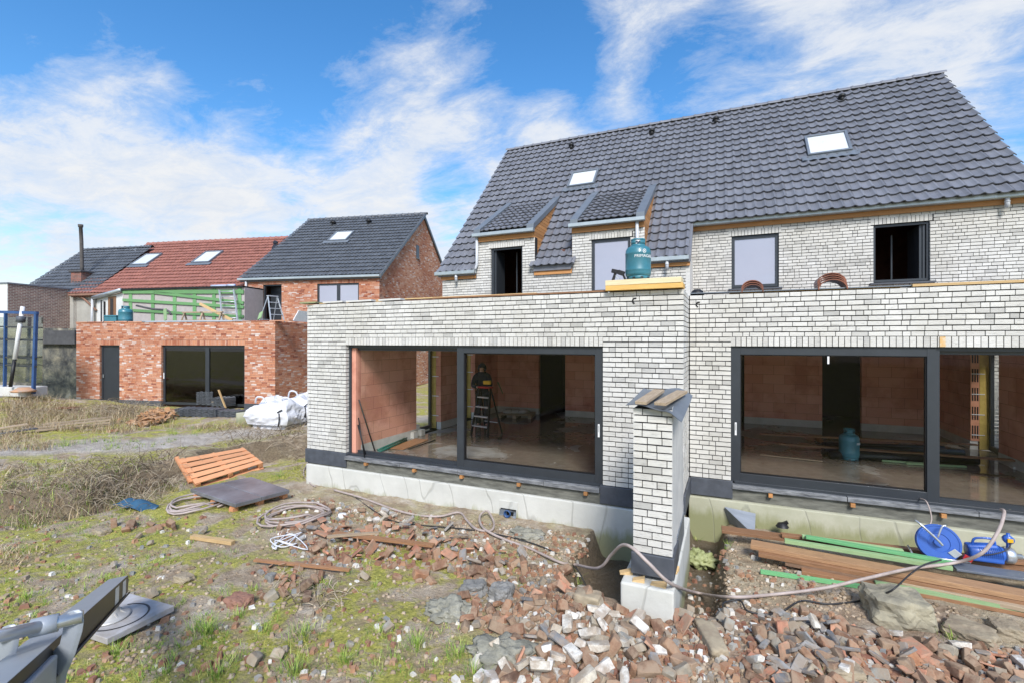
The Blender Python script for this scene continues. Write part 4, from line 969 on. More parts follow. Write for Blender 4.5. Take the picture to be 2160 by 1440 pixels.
def left_houses():
    # terracotta-roofed house attached on the left
    b0 = 5.15; al, aR = -15.8, -5.70; ze, zr, dr = 5.33, 8.70, 4.2
    LH = thing('old_terrace_house', 'older terrace house with terracotta tiled roof, two roof windows and grey rendered wall', 'house', RO, TH)
    mb = MB(); mb.box(al, aR, b0, b0 + .3, .3, ze); mb.build('wall', M['plaster'], LH)
    Us = Vector((0, dr + .2, zr - ze + .1)).normalized(); ln = math.hypot(dr + .2, zr - ze + .1)
    mb = MB(); tiles(mb, (al - .1, b0 - .2, ze - .05), (1, 0, 0), Us, aR + .1 - al, 17, ln / 17, .20, None, 18); rf = mb.build('roof', M['tile_r'], LH)
    mb = MB(); mb.prism([(b0 - .15, ze - .08), (b0 + dr, zr - .04), (b0 + dr, zr - .2), (b0 - .15, ze - .2)], 0, al, aR); mb.prism([(b0 + dr, zr), (b0 + 2 * dr, ze), (b0 + 2 * dr, ze - .2), (b0 + dr, zr - .2)], 0, al, aR)
    pl_ = [(b0, .2), (b0 + 8.4, .2), (b0 + 8.4, ze - .1), (b0 + dr, zr - .2), (b0, ze - .1)]
    mb.prism([(a, b) for a, b in pl_], 0, al + .02, al + .2); mb.build('roof_deck', M['tile_r'], rf)
    mb = MB(); ridge(mb, (al - .1, b0 + dr, zr + .04), (aR, b0 + dr, zr + .04), .12); mb.build('ridge_tiles', M['tile_r'], rf)
    mb = MB(); gutter(mb, al, aR, b0 - .14, ze - .16, 1.0, False); mb.build('gutter', M['rmortar'], LH)
    NNr = Vector((1, 0, 0)).cross(Us)
    def onroof(px, py, p0):
        d = MRI.to_3x3() @ ray(px, py); o = toR(CAM); return o + d * ((p0 - o).dot(NNr) / d.dot(NNr))
    p0 = Vector((0, b0 - .2, ze - .05)) + NNr * .06
    for px, py in ((309, 548), (438, 543)): roofwin(LH, onroof(px, py, p0), Us, NNr, 1.0, 1.15)
    mb = MB(); q = rB(163, 625, b0 - .1); mb.tube([(q.x, b0 - .12, q.z), (q.x + .4, b0 - .12, q.z - .1), rB(203, 655, b0 - .1)], .05, 8); mb.build('downpipe', M['rmortar'], LH)
    # chimney with tall flue on the party line
    c = rB(173, 600, b0 + .9); CH = thing('brick_chimney', 'short brick chimney with mossy cap and very tall thin dark flue pipe', 'chimney', MR @ Vector((c.x, b0 + .9, 5.2)), TH)
    zc = rB(173, 572, b0 + .9).z - 5.2; zt = rB(173, 474, b0 + .9).z - 5.2
    cm = m_brickwall('chimney_brick', (.34, .12, .08), (.20, .09, .07), (.2, .17, .15), .2, .065, .01)
    mb = MB(); T = fr3((-.34, -.3, 0), (1, 0, 0), (0, -1, 0)); panel(mb, T, 0, .68, -.4, zc - .1, -.6, 0); mb.build('stack', cm, CH)
    mb = MB(); mb.box(-.42, .42, -.38, .38, zc - .1, zc - .0); mb.build('cap', M['roofing'], CH, bevel=.02)
    mb = MB(); mb.tube([(0, 0, zc - .02), (.0, 0, zc + .2), (-.04, 0, zc + 1.6), (-.09, 0, zt - .15), (-.09, 0, zt - .14), (-.1, 0, zt)], [.09, .085, .085, .085, .11, .12], 8); mb.build('flue', simple('rusty_flue', (.10, .09, .085), (.06, .055, .05), .8, src='Object'), CH)
    # grey roof building beyond, with its brown brick flat extension
    GHs = thing('grey_roof_house', 'house at far left with grey tiled roof and brown brick flat-roofed wing', 'house', RO, TH)
    zg, zgr, dg = 5.85, 8.32, 3.25; a2 = rB(35, 600, b0).x
    Ug = Vector((0, dg + .1, zgr - zg)).normalized(); lg = math.hypot(dg + .1, zgr - zg)
    mb = MB(); tiles(mb, (a2, b0 - .1, zg - .5), (1, 0, 0), Vector((0, 3.4, 2.95)).normalized(), al + 1.2 - a2, 14, math.hypot(3.4, 2.95) / 14, .2, None, 28); rf = mb.build('roof', M['tile_d'], GHs)
    mb = MB(); mb.prism([(b0, .3), (b0, 5.3), (b0 + dg, 8.2), (b0 + 2 * dg, 5.3), (b0 + 2 * dg, .3)], 0, a2 + .05, al - .02); mb.build('wall', M['plaster'], GHs)
    mb = MB(); ridge(mb, (a2, b0 + 3.3, 8.36), (al + 1.2, b0 + 3.3, 8.36), .11); mb.build('ridge_tiles', M['tile_d'], rf)
    bw = m_brickwall('brown_old_brick', (.30, .17, .13), (.22, .12, .10), (.42, .37, .32), .21, .075, .014, age=None)
    near = rA(25, 599, al - .02 + .0); zt_ = near.z
    mb = MB(); T = fr3((al - .25, near.y, 0), (0, 1, 0), (1, 0, 0)); panel(mb, T, 0, b0 - near.y, .3, zt_, -6, 0); mb.build('wing_wall', bw, GHs)
    mb = MB(); mb.box(al - 6.3, al - .262, near.y - .02, near.y - .002, .3, zt_); mb.build('wing_front', M['whitewall'], GHs)
    mb = MB(); mb.box(al - 6.3, al - .21, near.y - .05, b0, zt_ + .001, zt_ + .07); mb.build('roof_edge', M['zincd'], GHs)
    # annex: canted white wall with sloping gutter and green batten facade
    AN = thing('batten_clad_annex', 'low flat-roofed annex with green battens over grey sheeting and a canted white wall', 'annex', RO, TH)
    bA = 3.95
    f0, f1 = rB(259, 612, bA), rB(516, 608, bA); zt3 = (f0.z + f1.z) / 2
    zb3 = 3.2
    mb = MB(); mb.box(f0.x, f1.x, bA, b0 - .01, .4, zt3); mb.build('sheeting', simple('grey_sheeting', (.40, .365, .35), (.33, .30, .29), .7, src='Object'), AN)
    mb = MB(); mb.box(f0.x - .05, f1.x, bA - .12, b0, zt3 + .002, zt3 + .07); mb.build('roof_edge', M['black'], AN)
    bt = lambda p, q, w, d, nm='batten', m='green': (lambda k: (k.obox(p, q, d, w, (0, 0, 1) if abs((Vector(q) - Vector(p)).z) < .8 else (1, 0, 0)), k.build(nm, M[m], AN))[1])(MB())
    for px in (276, 323, 369, 411, 452, 506):
        x = rB(px, 640, bA).x; k = MB(); k.box(x - .09, x + .09, bA - .03, bA - .002, zb3, zt3 - .02, 0, random.random()); k.build('batten', M['green'], AN)
    for (x0, y0, x1, y1, w) in ((259, 616, 514, 616, .17), (324, 617, 514, 639, .13), (259, 633, 514, 648, .13), (280, 655, 514, 668, .12)):
        p, q = rB(x0, y0, bA - .05), rB(x1, y1, bA - .05); k = MB(); k.obox(p, q, .03, w); k.build('batten', M['green'], AN)
    n0 = Vector((f0.x, bA, 0)); fr_ = rB(204, 630, b0 - .02); fx = fr_.x
    mb = MB(); zl_, zr_ = fr_.z, zt3 - .08
    vs = [(fx, b0 - .01, .4), (n0.x, bA, .4), (n0.x, bA, zr_), (fx, b0 - .01, zl_), (fx + .1, b0, .4), (n0.x + .15, bA + .02, .4), (n0.x + .15, bA + .02, zr_), (fx + .1, b0, zl_)]
    mb.add(vs, MB.BOXF); mb.build('canted_wall', M['whitewall'], AN)
    mb = MB(); mb.tube([(fx - .1, b0 - .12, zl_ + .03), (n0.x + .02, bA - .12, zr_ + .08)], .10, 8); mb.build('gutter', M['zinc'], AN)
    mb = MB(); mb.tube([(fx - .1, b0 - .15, zl_), (fx - .1, b0 - .2, zb3)], .055, 8); mb.build('downpipe', M['pvc'], AN)
    dirv = Vector((n0.x - fx, bA - b0, 0)); nrm = Vector((dirv.y, -dirv.x, 0)).normalized() * .02
    if nrm.y > 0: nrm = -nrm
    def cant(t0, t1, z0, z1, mt, nm, off=1.0):
        k = MB(); a = Vector((fx, b0, 0)) + dirv * t0 + nrm * off; b = Vector((fx, b0, 0)) + dirv * t1 + nrm * off
        k.add([a + Vector((0, 0, z0)), b + Vector((0, 0, z0)), b + Vector((0, 0, z1)), a + Vector((0, 0, z1)), a - nrm + Vector((0, 0, z0)), b - nrm + Vector((0, 0, z0)), b - nrm + Vector((0, 0, z1)), a - nrm + Vector((0, 0, z1))], MB.BOXF); return k.build(nm, M[mt], AN)
    cant(.46, .76, 3.2, zl_ - .0, 'plank', 'door_frame'); cant(.55, .67, 3.2, zl_ - .1, 'dark', 'door_pane', 1.3)
    cant(.16, .22, 3.3, zl_ - .12, 'frame', 'window_strip'); cant(.31, .36, 3.5, zl_ - .2, 'black', 'lamp', 2.5)
    # things lying on the annex roof
    c = rB(485, 606, bA + .2); rt = simple('blue_roll', (.25, .35, .6), (.5, .5, .5), .6, rndv=.2)
    mb = MB(); mb.tube([(c.x - .9, bA + .1, zt3 + .12), (c.x - .1, bA + .1, zt3 + .12)], .05, 7); mb.tube([(c.x - .1, bA + .2, zt3 + .13), (c.x + .3, bA + .15, zt3 + .12)], .07, 7)
    o = mb.build('rolled_material', rt, None, loc=RO, rot=(0, 0, TH)); tag(o, 'small bluish rolls lying on the annex roof edge', 'roll')
    # dark strip and old stone wall between the annexes
    SW = MB(); q0 = rB(88, 690, 1.2); q1 = rB(163, 690, .1)
    sm, nt, bs = nmat('old_rubble_stone'); v = coords(nt, attr='lc'); vo = N(nt, 'ShaderNodeTexVoronoi'); vo.feature = 'F1'; vo.inputs['Scale'].default_value = 2.6; nt.links.new(v, vo.inputs['Vector'])
    f = noi(nt, v, 2.0, 8, .75, .4); f2 = noi(nt, v, .9, 5, .6)
    c_ = ramp(nt, f, [(.33, (.02, .021, .023)), (.44, (.09, .09, .085)), (.54, (.20, .19, .15)), (.62, (.34, .30, .22)), (.72, (.46, .44, .40))])
    c_ = mixc(nt, ramp(nt, f2, [(.45, G3(0)), (.6, G3(.55))]), c_, (.05, .05, .052)); nt.links.new(c_, bs.inputs['Base Color']); bs.inputs['Roughness'].default_value = .85
    bump(nt, bs, math_(nt, 'ADD', f, vo.outputs['Distance']), .9, .06)
    zT = rB(125, 692, .1).z
    T = fr3((q0.x - 3.5, .15, 0), (1, 0, 0), (0, -1, 0)); panel(SW, T, 0, aLred() - q0.x + 3.5 - .03, .2, zT, -.5, 0)
    o = SW.build('stone_wall', sm, None, loc=RO, rot=(0, 0, TH)); tag(o, 'dark crumbling old stone wall left of the red brick extension', 'wall')
    mb = MB(); mb.box(aLred() - 1.8, aLred() - .06, -.02, .12, zT - .62, zT - .1); o = mb.build('dark_lintel_beam', M['roofing'], None, loc=RO, rot=(0, 0, TH)); tag(o, 'black beam set across the top of the old stone wall', 'beam')
def aLred(): return rB(161, 760, 0).x
left_houses()
# ------------------------------------------------------------------ loose things
def up(p, dz): return Vector((p.x, p.y, p.z + dz))
def one(mb, name, mats, label, cat, group=None, origin=None, bevel=0, kind=None):
    if origin is None: origin = Vector(mb.v[0])
    o = mb.build(name, mats, None, origin=origin, bevel=bevel); return tag(o, label, cat, group, kind)
def crom(pts, n=8):
    pts = [Vector(p) for p in pts]; P_ = [pts[0]] + pts + [pts[-1]]; out = []
    for i in range(1, len(P_) - 2):
        a, b, c, d = P_[i - 1:i + 3]
        for k in range(n):
            t = k / n; out.append(.5 * ((2 * b) + (c - a) * t + (2 * a - 5 * b + 4 * c - d) * t * t + (3 * b - a - 3 * c + d) * t ** 3))
    out.append(pts[-1]); return out
def text_mesh(body, size, th=.002):
    cu = bpy.data.curves.new('t', 'FONT'); cu.body = body; cu.size = size; cu.extrude = th; cu.align_x = 'CENTER'; cu.align_y = 'CENTER'
    o = bpy.data.objects.new('t', cu); COL.objects.link(o); dg = bpy.context.evaluated_depsgraph_get(); me = bpy.data.meshes.new_from_object(o.evaluated_get(dg))
    vs = [v.co.copy() for v in me.vertices]; fs = [tuple(p.vertices) for p in me.polygons]
    bpy.data.objects.remove(o); bpy.data.meshes.remove(me); return vs, fs

# ---- garden wall pier
def pier():
    t = thing('garden_wall_stub', 'free-standing white brick wall stub on a concrete block, capped by sheet and two boards', 'garden wall', (.955, -2.135, .0))
    o = Vector((.955, -2.135, 0))
    T = fr3((-.185, 0, 0), (1, 0, 0), (0, -1, 0)); TL = fr3((-.185, 1.4, 0), (0, -1, 0), (-1, 0, 0))
    mb = MB(); bricks(mb, T, 0, .39, .71, 2.21, [], seed=71); bricks(mb, TL, .0, 1.37, .71, 2.21, [], seed=72)
    mb.box(-.170, .185, .016, 1.4, .7, 2.20, 1); mb.build('brickwork', [M['wbrick'], M['mortar']], t)
    mb = MB(); n = 10
    ys = [.012 + i * 1.39 / 24 for i in range(25)]; zs = [.70 + i * .08 for i in range(20)]
    vs = [(.200 + noise.noise(Vector((y * 6, z * 9, 2))) * .010, y, z) for z in zs for y in ys]
    mb.add(vs, [(j * 25 + i, j * 25 + i + 1, (j + 1) * 25 + i + 1, (j + 1) * 25 + i) for j in range(19) for i in range(24)], 0, smooth=True)
    mb.build('mortared_side', M['siderend'], t)
    mb = MB(); mb.box(-.205, .225, -.02, .5, .48, .70); mb.build('plinth', M['plinth'], t, bevel=.008)
    mb = MB(); mb.box(.19, .212, .5, 1.38, .44, .72); mb.build('side_membrane', M['zincd'], t)
    mb = MB(); mb.box(-.29, .235, -.15, 2.06, -.8, .43); mb.build('footing', M['conc'], t, bevel=.02)
    rg = random.Random(1)
    for x, y, w, a in ((-.27, .05, .13, .3), (-.12, -.06, .12, .1), (.08, -.07, .15, -.1), (.2, .3, .10, 1.4)):
        mb = MB(); c, s = math.cos(a), math.sin(a)
        pr = [(-w / 2, -.035, 0), (w / 2, -.035, 0), (w / 2, .035, 0), (-w / 2, .035, 0), (-w / 2, -.035, .012), (w / 2, -.035, .048), (w / 2, .035, .048), (-w / 2, .035, .012)]
        mb.add([(x + p[0] * c - p[1] * s, y + p[0] * s + p[1] * c, .431 + p[2]) for p in pr], MB.BOXF, 0, rg.random()); mb.build('wedge', M['timber'], t)
    # sheet on top, curling at its right edge
    sh = MB(); nx, ny = 12, 10
    for k in (0, 1):
        vs = []
        for j in range(ny):
            for i in range(nx):
                u, w = i / (nx - 1), j / (ny - 1)
                x = -.25 + .55 * u + .05 * w; y = -.08 + w * .85
                z = 2.23 + .10 * w * w - .12 * max(0, u - .78) / .22 * (1 - w * .6) + .02 * math.sin(u * 7 + w * 3) - .03 * (1 - w) * u + k * .004
                vs.append((x, y, z))
        sh.add(vs, [(j * nx + i, j * nx + i + 1, (j + 1) * nx + i + 1, (j + 1) * nx + i) for j in range(ny - 1) for i in range(nx - 1)], 0, smooth=True)
    s_ = sh.build('roofing_sheet', M['zincd'], None, loc=o); tag(s_, 'grey flexible sheet draped over the garden wall stub', 'sheet')
    for i, (x, tw, l) in enumerate(((-.10, .10, .62), (.09, .16, .6))):
        mb = MB(); mb.obox((x, -.06, 2.262), (x + tw, l, 2.33), .12, .032); b = mb.build('short_board', M['plankg'], None, loc=o, bevel=.003)
        tag(b, ['left of two short boards weighing down the sheet on the wall stub', 'right of two short boards weighing down the sheet on the wall stub'][i], 'board', 'boards on the wall stub')
pier()

# ---- gas bottles
def gas_bottle(lbl, loc, rz, s=1.0, r=.155, h=.58, text=True):
    t = thing('gas_bottle', lbl, 'gas bottle', loc, rz, 'teal gas bottles')
    t.scale = (s, s, s)
    mb = MB(); mb.lathe([(r * .8, .035), (r * .97, .055), (r, .09), (r, .12), (r * 1.012, .125), (r * 1.012, .14), (r, .145), (r, .355), (r * 1.012, .36), (r * 1.012, .375), (r, .38), (r * .97, .42), (r * .86, .455), (r * .65, .475), (0.0, .485)], seg=32); mb.build('body', M['bottle'], t)
    f = MB(); f.lathe([(r * .86, 0), (r * .9, 0), (r * .9, .05), (r * .86, .05), (r * .86, 0)], seg=32)
    for k in range(9):
        a = k * PI / 4.5 + .2; c, s_ = math.cos(a), math.sin(a); q = r * .902
        f.add([(q * c + .02 * s_, q * s_ - .02 * c, .008), (q * c - .02 * s_, q * s_ + .02 * c, .008), (q * c - .02 * s_, q * s_ + .02 * c, .03), (q * c + .02 * s_, q * s_ - .02 * c, .03)], [(0, 1, 2, 3)], 1)
    f.build('foot_ring', [M['bottle'], M['black']], t)
    f = MB(); rr = r * .56
    f.lathe([(rr, .46), (rr, .50)], seg=28); f.lathe([(rr, .50), (rr, .555)], seg=10, a0=-1.1 - PI / 2 + 1.9, a1=-1.1 - PI / 2 + 4.3); f.lathe([(rr, .50), (rr, .555)], seg=8, a0=-PI / 2 - 1.9 + .35, a1=-PI / 2 - .35)
    f.lathe([(rr, .50), (rr, .555)], seg=8, a0=-PI / 2 + .35, a1=-PI / 2 + .9); f.lathe([(rr, .555), (rr * 1.03, .565), (rr * 1.0, .58), (rr * .9, .572)], seg=28)
    o = f.build('collar', M['bottle'], t); md = o.modifiers.new('s', 'SOLIDIFY'); md.thickness = .006
    f = MB(); f.lathe([(.0, .48), (.03, .48), (.03, .5), (.018, .505), (.018, .54), (.028, .545), (.028, .56), (0, .562)], seg=12); f.tube([(0, 0, .52), (0, -.05, .52)], .013, 8); f.build('valve', M['steel'], t)
    if text:
        vs, fs = text_mesh('PRIMAGAZ', .058); W = r + .0025; mb = MB(); off = .55
        mb.add([((W + v.z) * math.sin(v.x / r + off), -(W + v.z) * math.cos(v.x / r + off), .315 + v.y) for v in vs], fs)
        for k in range(16):
            a, b = 2 * PI * k / 16, 2 * PI * (k + 1) / 16
            def q(R_, th):
                x, z = R_ * math.cos(th), R_ * math.sin(th) * 1.15; return ((W) * math.sin(x / r + off), -W * math.cos(x / r + off), .385 + z)
            if k != 12: mb.add([q(.018, a), q(.026, a), q(.026, b), q(.018, b)], [(0, 1, 2, 3)])
        mb.add([((W) * math.sin(x / r + off), -W * math.cos(x / r + off), .385 + z) for x, z in ((-.006, -.012), (.007, -.008), (.004, .014), (-.008, .008))], [(0, 1, 2, 3)])
        mb.build('lettering', M['white'], t)
    return t
c = onT(1346, 592, .07)
gas_bottle('teal gas bottle with white lettering standing on yellow beams on the white parapet', (c.x, .07, 3.80), .12, 1.04, .178)
c = onZ(1791, 968, .65); gas_bottle('teal gas bottle standing in the flooded room behind the right sliding door', (c.x, c.y, .655), .9, 1.0, .165)
# ---- beams under the bottle
for i, (z0, z1, m_, y0) in enumerate(((3.642, 3.715, 'fascia', -.10), (3.717, 3.795, 'timber', -.12))):
    mb = MB(); mb.obox((.0, .06 + i * .01, (z0 + z1) / 2), (1.10 - i * .02, .05, (z0 + z1) / 2), .30 + .02 * i, z1 - z0, rnd=.9 if i else .6)
    one(mb, 'timber_beam', simple('yellow_beam', (.80, .50, .16), (.62, .36, .10), .7, 0, 7, (1, 12, 12), rndv=.05) if not i else simple('pale_beam', (.80, .70, .46), (.66, .54, .32), .7, 0, 7, (1, 12, 12), rndv=.05), ['lower yellow timber beam under the gas bottle on the parapet', 'upper pale timber beam carrying the gas bottle on the parapet'][i], 'beam', 'beams under the parapet gas bottle', bevel=.003)
# torch gun
c = onT(1300, 592, .05); t = thing('heat_gun', 'black heat gun standing beside the teal gas bottle on the parapet', 'heat gun', (c.x, .05, 3.797))
mb = MB(); mb.obox((-.07, 0, .16), (.03, 0, .135), .05, .06); mb.obox((-.01, 0, .13), (-.055, 0, .0), .035, .04); mb.build('body', M['black'], t, bevel=.008)
mb = MB(); mb.obox((.03, 0, .135), (.12, 0, .10), .06, .07); mb.obox((.10, 0, .10), (.14, 0, .0), .03, .03); mb.build('nozzle', M['black'], t, bevel=.006)
mb = MB(); mb.obox((-.02, -.002, .09), (.045, -.002, .03), .02, .02); mb.build('trigger_guard', M['steel'], t)
# ---- parapet planks, slates
def par_plank(x0, x1, y, z, w, th, mat, lbl, tilt=0.0, tw=0.0):
    mb = MB(); mb.obox((x0, y, z + th / 2), (x1, y + tw, z + th / 2 + tilt), w, th); one(mb, 'plank', M[mat], lbl, 'plank', 'planks lying on the parapets')
zT = ZTOP + .003
par_plank(-3.15, -.02, .10, zT, .16, .025, 'plank', 'long brown plank lying on the left parapet up to the gas bottle beams')
par_plank(-4.9, -1.2, .22, zT + .026, .12, .02, 'timber', 'pale thin plank lying along the middle of the left parapet', 0, -.03)
par_plank(-6.0, -4.2, .18, zT, .14, .022, 'timber', 'pale short plank at the far left end of the left parapet', .0, .04)
par_plank(4.0, 7.0, 1.14, zT, .16, .035, 'timber', 'pale plank on the right parapet below the open window', .01, .0)
par_plank(1.7, 3.9, 1.20, zT, .12, .02, 'timber', 'thin pale plank on the right parapet between the arched tile stacks', .0, .0)
mb = MB(); mb.obox((1.12, 1.16, zT + .02), (4.4, 1.22, zT + .02), .22, .014); one(mb, 'slate_strip', M['zincd'], 'long dark slate strip along the right parapet top', 'slate')
mb = MB(); mb.obox((-6.30, .02, zT + .02), (-5.95, .10, zT + .03), .25, .03); one(mb, 'slate_flake', M['concg'], 'mossy dark stone flake overhanging the left parapet corner', 'stone')
for i, (x, l) in enumerate(((-5.75, .5), (-5.15, .62), (-4.35, .5))):
    mb = MB(); mb.obox((x, .09, zT + .018), (x + l, .10, zT + .025), .18, .032); one(mb, 'coping_block', M['siderend'], ['leftmost pale block on the left parapet', 'middle pale block on the left parapet', 'right pale block on the left parapet'][i], 'block', 'pale blocks on the left parapet')
c = onT(1450, 617, .9); mb = MB(); mb.lathe([(0, .1), (.05, .095), (.09, .06), (.11, 0)], (1.22, 1.2, zT), 12); one(mb, 'pipe_cap', M['black'], 'black domed pipe cap in the corner of the two parapets', 'cap')
# ---- nested ridge tiles
def arch(px, py, W, n, where):
    c = onT(px, py, 1.10)
    for k in range(n):
        mb = MB(); r0 = W / 2; z0 = zT + .035 + k * .034; y0 = 1.06 + .03 * k; L = .34
        for rr, fl in ((r0, 0), (r0 - .016, 1)):
            vs = []
            for yy in (y0, y0 + L):
                for i in range(15):
                    a = PI * i / 14; vs.append((c.x + rr * math.cos(a), yy, z0 - .03 + rr * .82 * math.sin(a)))
            mb.add(vs, [(i, i + 1, 16 + i, 15 + i) for i in range(14)], 0, smooth=True)
        # front rim
        vs = []
        for i in range(15):
            a = PI * i / 14
            for rr in (r0, r0 - .016): vs.append((c.x + rr * math.cos(a), y0, z0 - .03 + rr * .82 * math.sin(a)))
        mb.add(vs, [(2 * i, 2 * i + 1, 2 * i + 3, 2 * i + 2) for i in range(14)], 0)
        nm = ['bottom', 'second', 'third', 'topmost'][k if k < n - 1 else 3]
        one(mb, 'ridge_tile', M['ridge'], f'{nm} brown arched ridge tile in the {where} stack on the parapet', 'ridge tile', 'arched ridge tiles on the parapet')
M['ridge'] = simple('brown_glazed', (.24, .085, .045), (.12, .045, .03), .35, 0, 5, rndv=.2)
arch(1587, 613, .31, 3, 'left'); arch(1756, 606, .37, 4, 'right')

# ---- ladders
def stepladder(name, lbl, loc, rz, H, W, mat, red=None, steps=5, spread=.5):
    t = thing(name, lbl, 'ladder', loc, rz)
    for s_ in (-1, 1):
        mb = MB(); mb.obox((s_ * W / 2 * 1.25, -spread / 2, 0), (s_ * W / 2 * .8, 0, H), .022, .06, up=(0, -1, .3)); mb.build('front_rail', M[mat], t)
        mb = MB(); mb.obox((s_ * W / 2 * 1.3, spread / 2 + .1, 0), (s_ * W / 2 * .8, .02, H * .97), .02, .035, up=(0, 1, .3)); mb.build('rear_leg', M[mat], t)
    for k in range(steps):
        f = (k + 1) / (steps + 1); mb = MB(); w = W * (1.25 - .45 * f) / 2 - .012; y = -spread / 2 * (1 - f); mb.box(-w, w, y - .045, y + .045, H * f - .015, H * f + .012); mb.build('step', M['alu'], t)
    mb = MB(); mb.box(-W * .42, W * .42, -.08, .10, H - .005, H + .03); mb.build('top_platform', M[red or mat], t, bevel=.006)
    mb = MB(); mb.tube([(-W * .5, spread / 2, H * .25), (W * .5, spread / 2, H * .25)], .01, 6); mb.build('brace', M['alu'], t)
    return t
p = onZ(1013, 920, .65)
stepladder('step_ladder', 'black step ladder with aluminium treads and red top inside the left room', (p.x, p.y + .25, .655), -.25, 1.12, .42, 'black', 'red', 4, .42)
# tool on ladder
q = Vector((p.x + .02, p.y + .25, 1.81)); t = thing('power_drill', 'yellow and black cordless tool lying on top of the step ladder', 'power tool', q, -.2)
mb = MB(); mb.obox((-.06, 0, .09), (.14, 0, .1), .07, .09); mb.build('body', M['yellow'], t, bevel=.012); mb = MB(); mb.obox((-.10, 0, .10), (-.06, 0, .095), .05, .06); mb.obox((.04, 0, .06), (.05, 0, -.0), .04, .05); mb.build('grip', M['black'], t, bevel=.006)

# ---- people
def skinned(name, verts, edges, radii, mat, parent, sub=2, root=0):
    me = bpy.data.meshes.new(name); me.from_pydata(verts, edges, []); o = bpy.data.objects.new(name, me); COL.objects.link(o); o.parent = parent
    md = o.modifiers.new('skin', 'SKIN'); sb = o.modifiers.new('sub', 'SUBSURF'); sb.levels = sub; sb.render_levels = sub; md.use_smooth_shade = True
    if not me.skin_vertices: me.skin_vertices.new()
    for i, r in enumerate(radii):
        me.skin_vertices[0].data[i].radius = (r, r) if isinstance(r, (int, float)) else r
    me.skin_vertices[0].data[root].use_root = True
    me.materials.append(mat); return o
def chainE(idx): return list(zip(idx[:-1], idx[1:]))
def person(lbl, loc, rz, armsf=True, scale=1.0, lean=.12):
    t = thing('person', lbl, 'person', loc, rz); t.scale = (scale,) * 3
    # faces -Y
    L = lean; J = {}
    V = [(0, 0, .95), (0, -.02, 1.12), (0, -.05 - L * .5, 1.32), (0, -.06 - L * .8, 1.47), (0, -.07 - L, 1.56), (0, -.09 - L, 1.66), (0, -.09 - L, 1.74),
         (.10, 0, .92), (.12, -.03, .50), (.12, .03, .09), (.12, -.11, .04), (-.10, 0, .92), (-.13, .06, .50), (-.13, .14, .09), (-.13, 0, .04)]
    if armsf: arm = [(.19, -.06 - L * .8, 1.42), (.25, -.15 - L, 1.18), (.10, -.34 - L, 1.16), (.06, -.40 - L, 1.16)]
    else: arm = [(.19, -.06 - L * .8, 1.42), (.27, -.08 - L, 1.16), (.22, -.22 - L, .98), (.2, -.28 - L, .94)]
    V += arm + [(-x, y, z) for x, y, z in arm]
    E = chainE([0, 1, 2, 3, 4, 5, 6]) + chainE([0, 7, 8, 9, 10]) + chainE([0, 11, 12, 13, 14]) + chainE([3, 15, 16, 17, 18]) + chainE([3, 19, 20, 21, 22])
    Rr = [(.15, .11), (.14, .10), (.17, .11), (.10, .08), .055, (.078, .095), (.06, .075), .09, .06, .045, .035, .09, .06, .045, .035, .055, .042, .033, .03, .055, .042, .033, .03]
    skinned('body', V, E, Rr, M['skin'], t)
    # jacket, trousers, hood as clothing
    JV = [(0, 0, .90), V[1], V[2], (0, -.065 - L * .9, 1.50), *V[15:18], *V[19:22]]; JV = [tuple(v) for v in JV]
    skinned('jacket', JV, chainE([0, 1, 2, 3]) + chainE([3, 4, 5, 6]) + chainE([3, 7, 8, 9]), [(.19, .15), (.18, .14), (.205, .15), (.125, .11), .085, .07, .055, .08, .066, .05], M['cloth2'], t)
    TV_ = [(0, 0, 1.0), V[7], V[8], (V[9][0], V[9][1], .03), V[11], V[12], (V[13][0], V[13][1], .03)]
    skinned('trousers', TV_, [(0, 1), (1, 2), (2, 3), (0, 4), (4, 5), (5, 6)], [(.17, .13), .11, .085, .07, .11, .085, .07], M['cloth'], t)
    hy = -.09 - L
    mb = MB(); prof = []
    Mh = Matrix.Translation((0, hy + .035, 1.655)) @ Matrix.Rotation(R(-50), 4, 'X')
    mb.lathe([(.02, .15), (.08, .13), (.115, .07), (.125, .0), (.112, -.05), (.095, -.075)], (0, 0, 0), 20, M=Mh)
    mb.lathe([(.13, -.06), (.12, 0), (.11, .03)], (0, hy + .05, 1.53), 16); mb.build('hood', M['cloth2'], t, solid=.01)
    mb = MB()
    mb.lathe([(0, -.012), (.012, 0), (0, .012)], (0, hy - .098, 1.645), 8)
    for s_ in (-1, 1): mb.lathe([(0, -.007), (.010, 0), (0, .007)], (s_ * .03, hy - .088, 1.675), 8, mi=1)
    mb.box(-.022, .022, hy - .095, hy - .082, 1.605, 1.612, 2); mb.build('face', [M['skin'], M['black'], M['ridge']], t)
    # gloved hands: palm, four fingers and a thumb
    for s_ in (-1, 1):
        hx, hy_, hz = V[18] if s_ > 0 else V[22]
        mb = MB(); mb.obox((hx, hy_ + .03, hz), (hx - s_ * .02, hy_ - .05, hz - .01), .075, .03)
        for k, l in enumerate((.06, .07, .066, .05)):
            x = hx + (k - 1.5) * .019 - s_ * .02; mb.tube([(x, hy_ - .045, hz - .008), (x, hy_ - .045 - l * .55, hz - .02), (x, hy_ - .045 - l * .8, hz - .045)], [.0095, .009, .007], 6)
        mb.tube([(hx - s_ * .035, hy_ + .0, hz), (hx - s_ * .065, hy_ - .03, hz - .01), (hx - s_ * .062, hy_ - .055, hz - .03)], [.012, .010, .008], 6); mb.build('hand', M['cloth'], t)
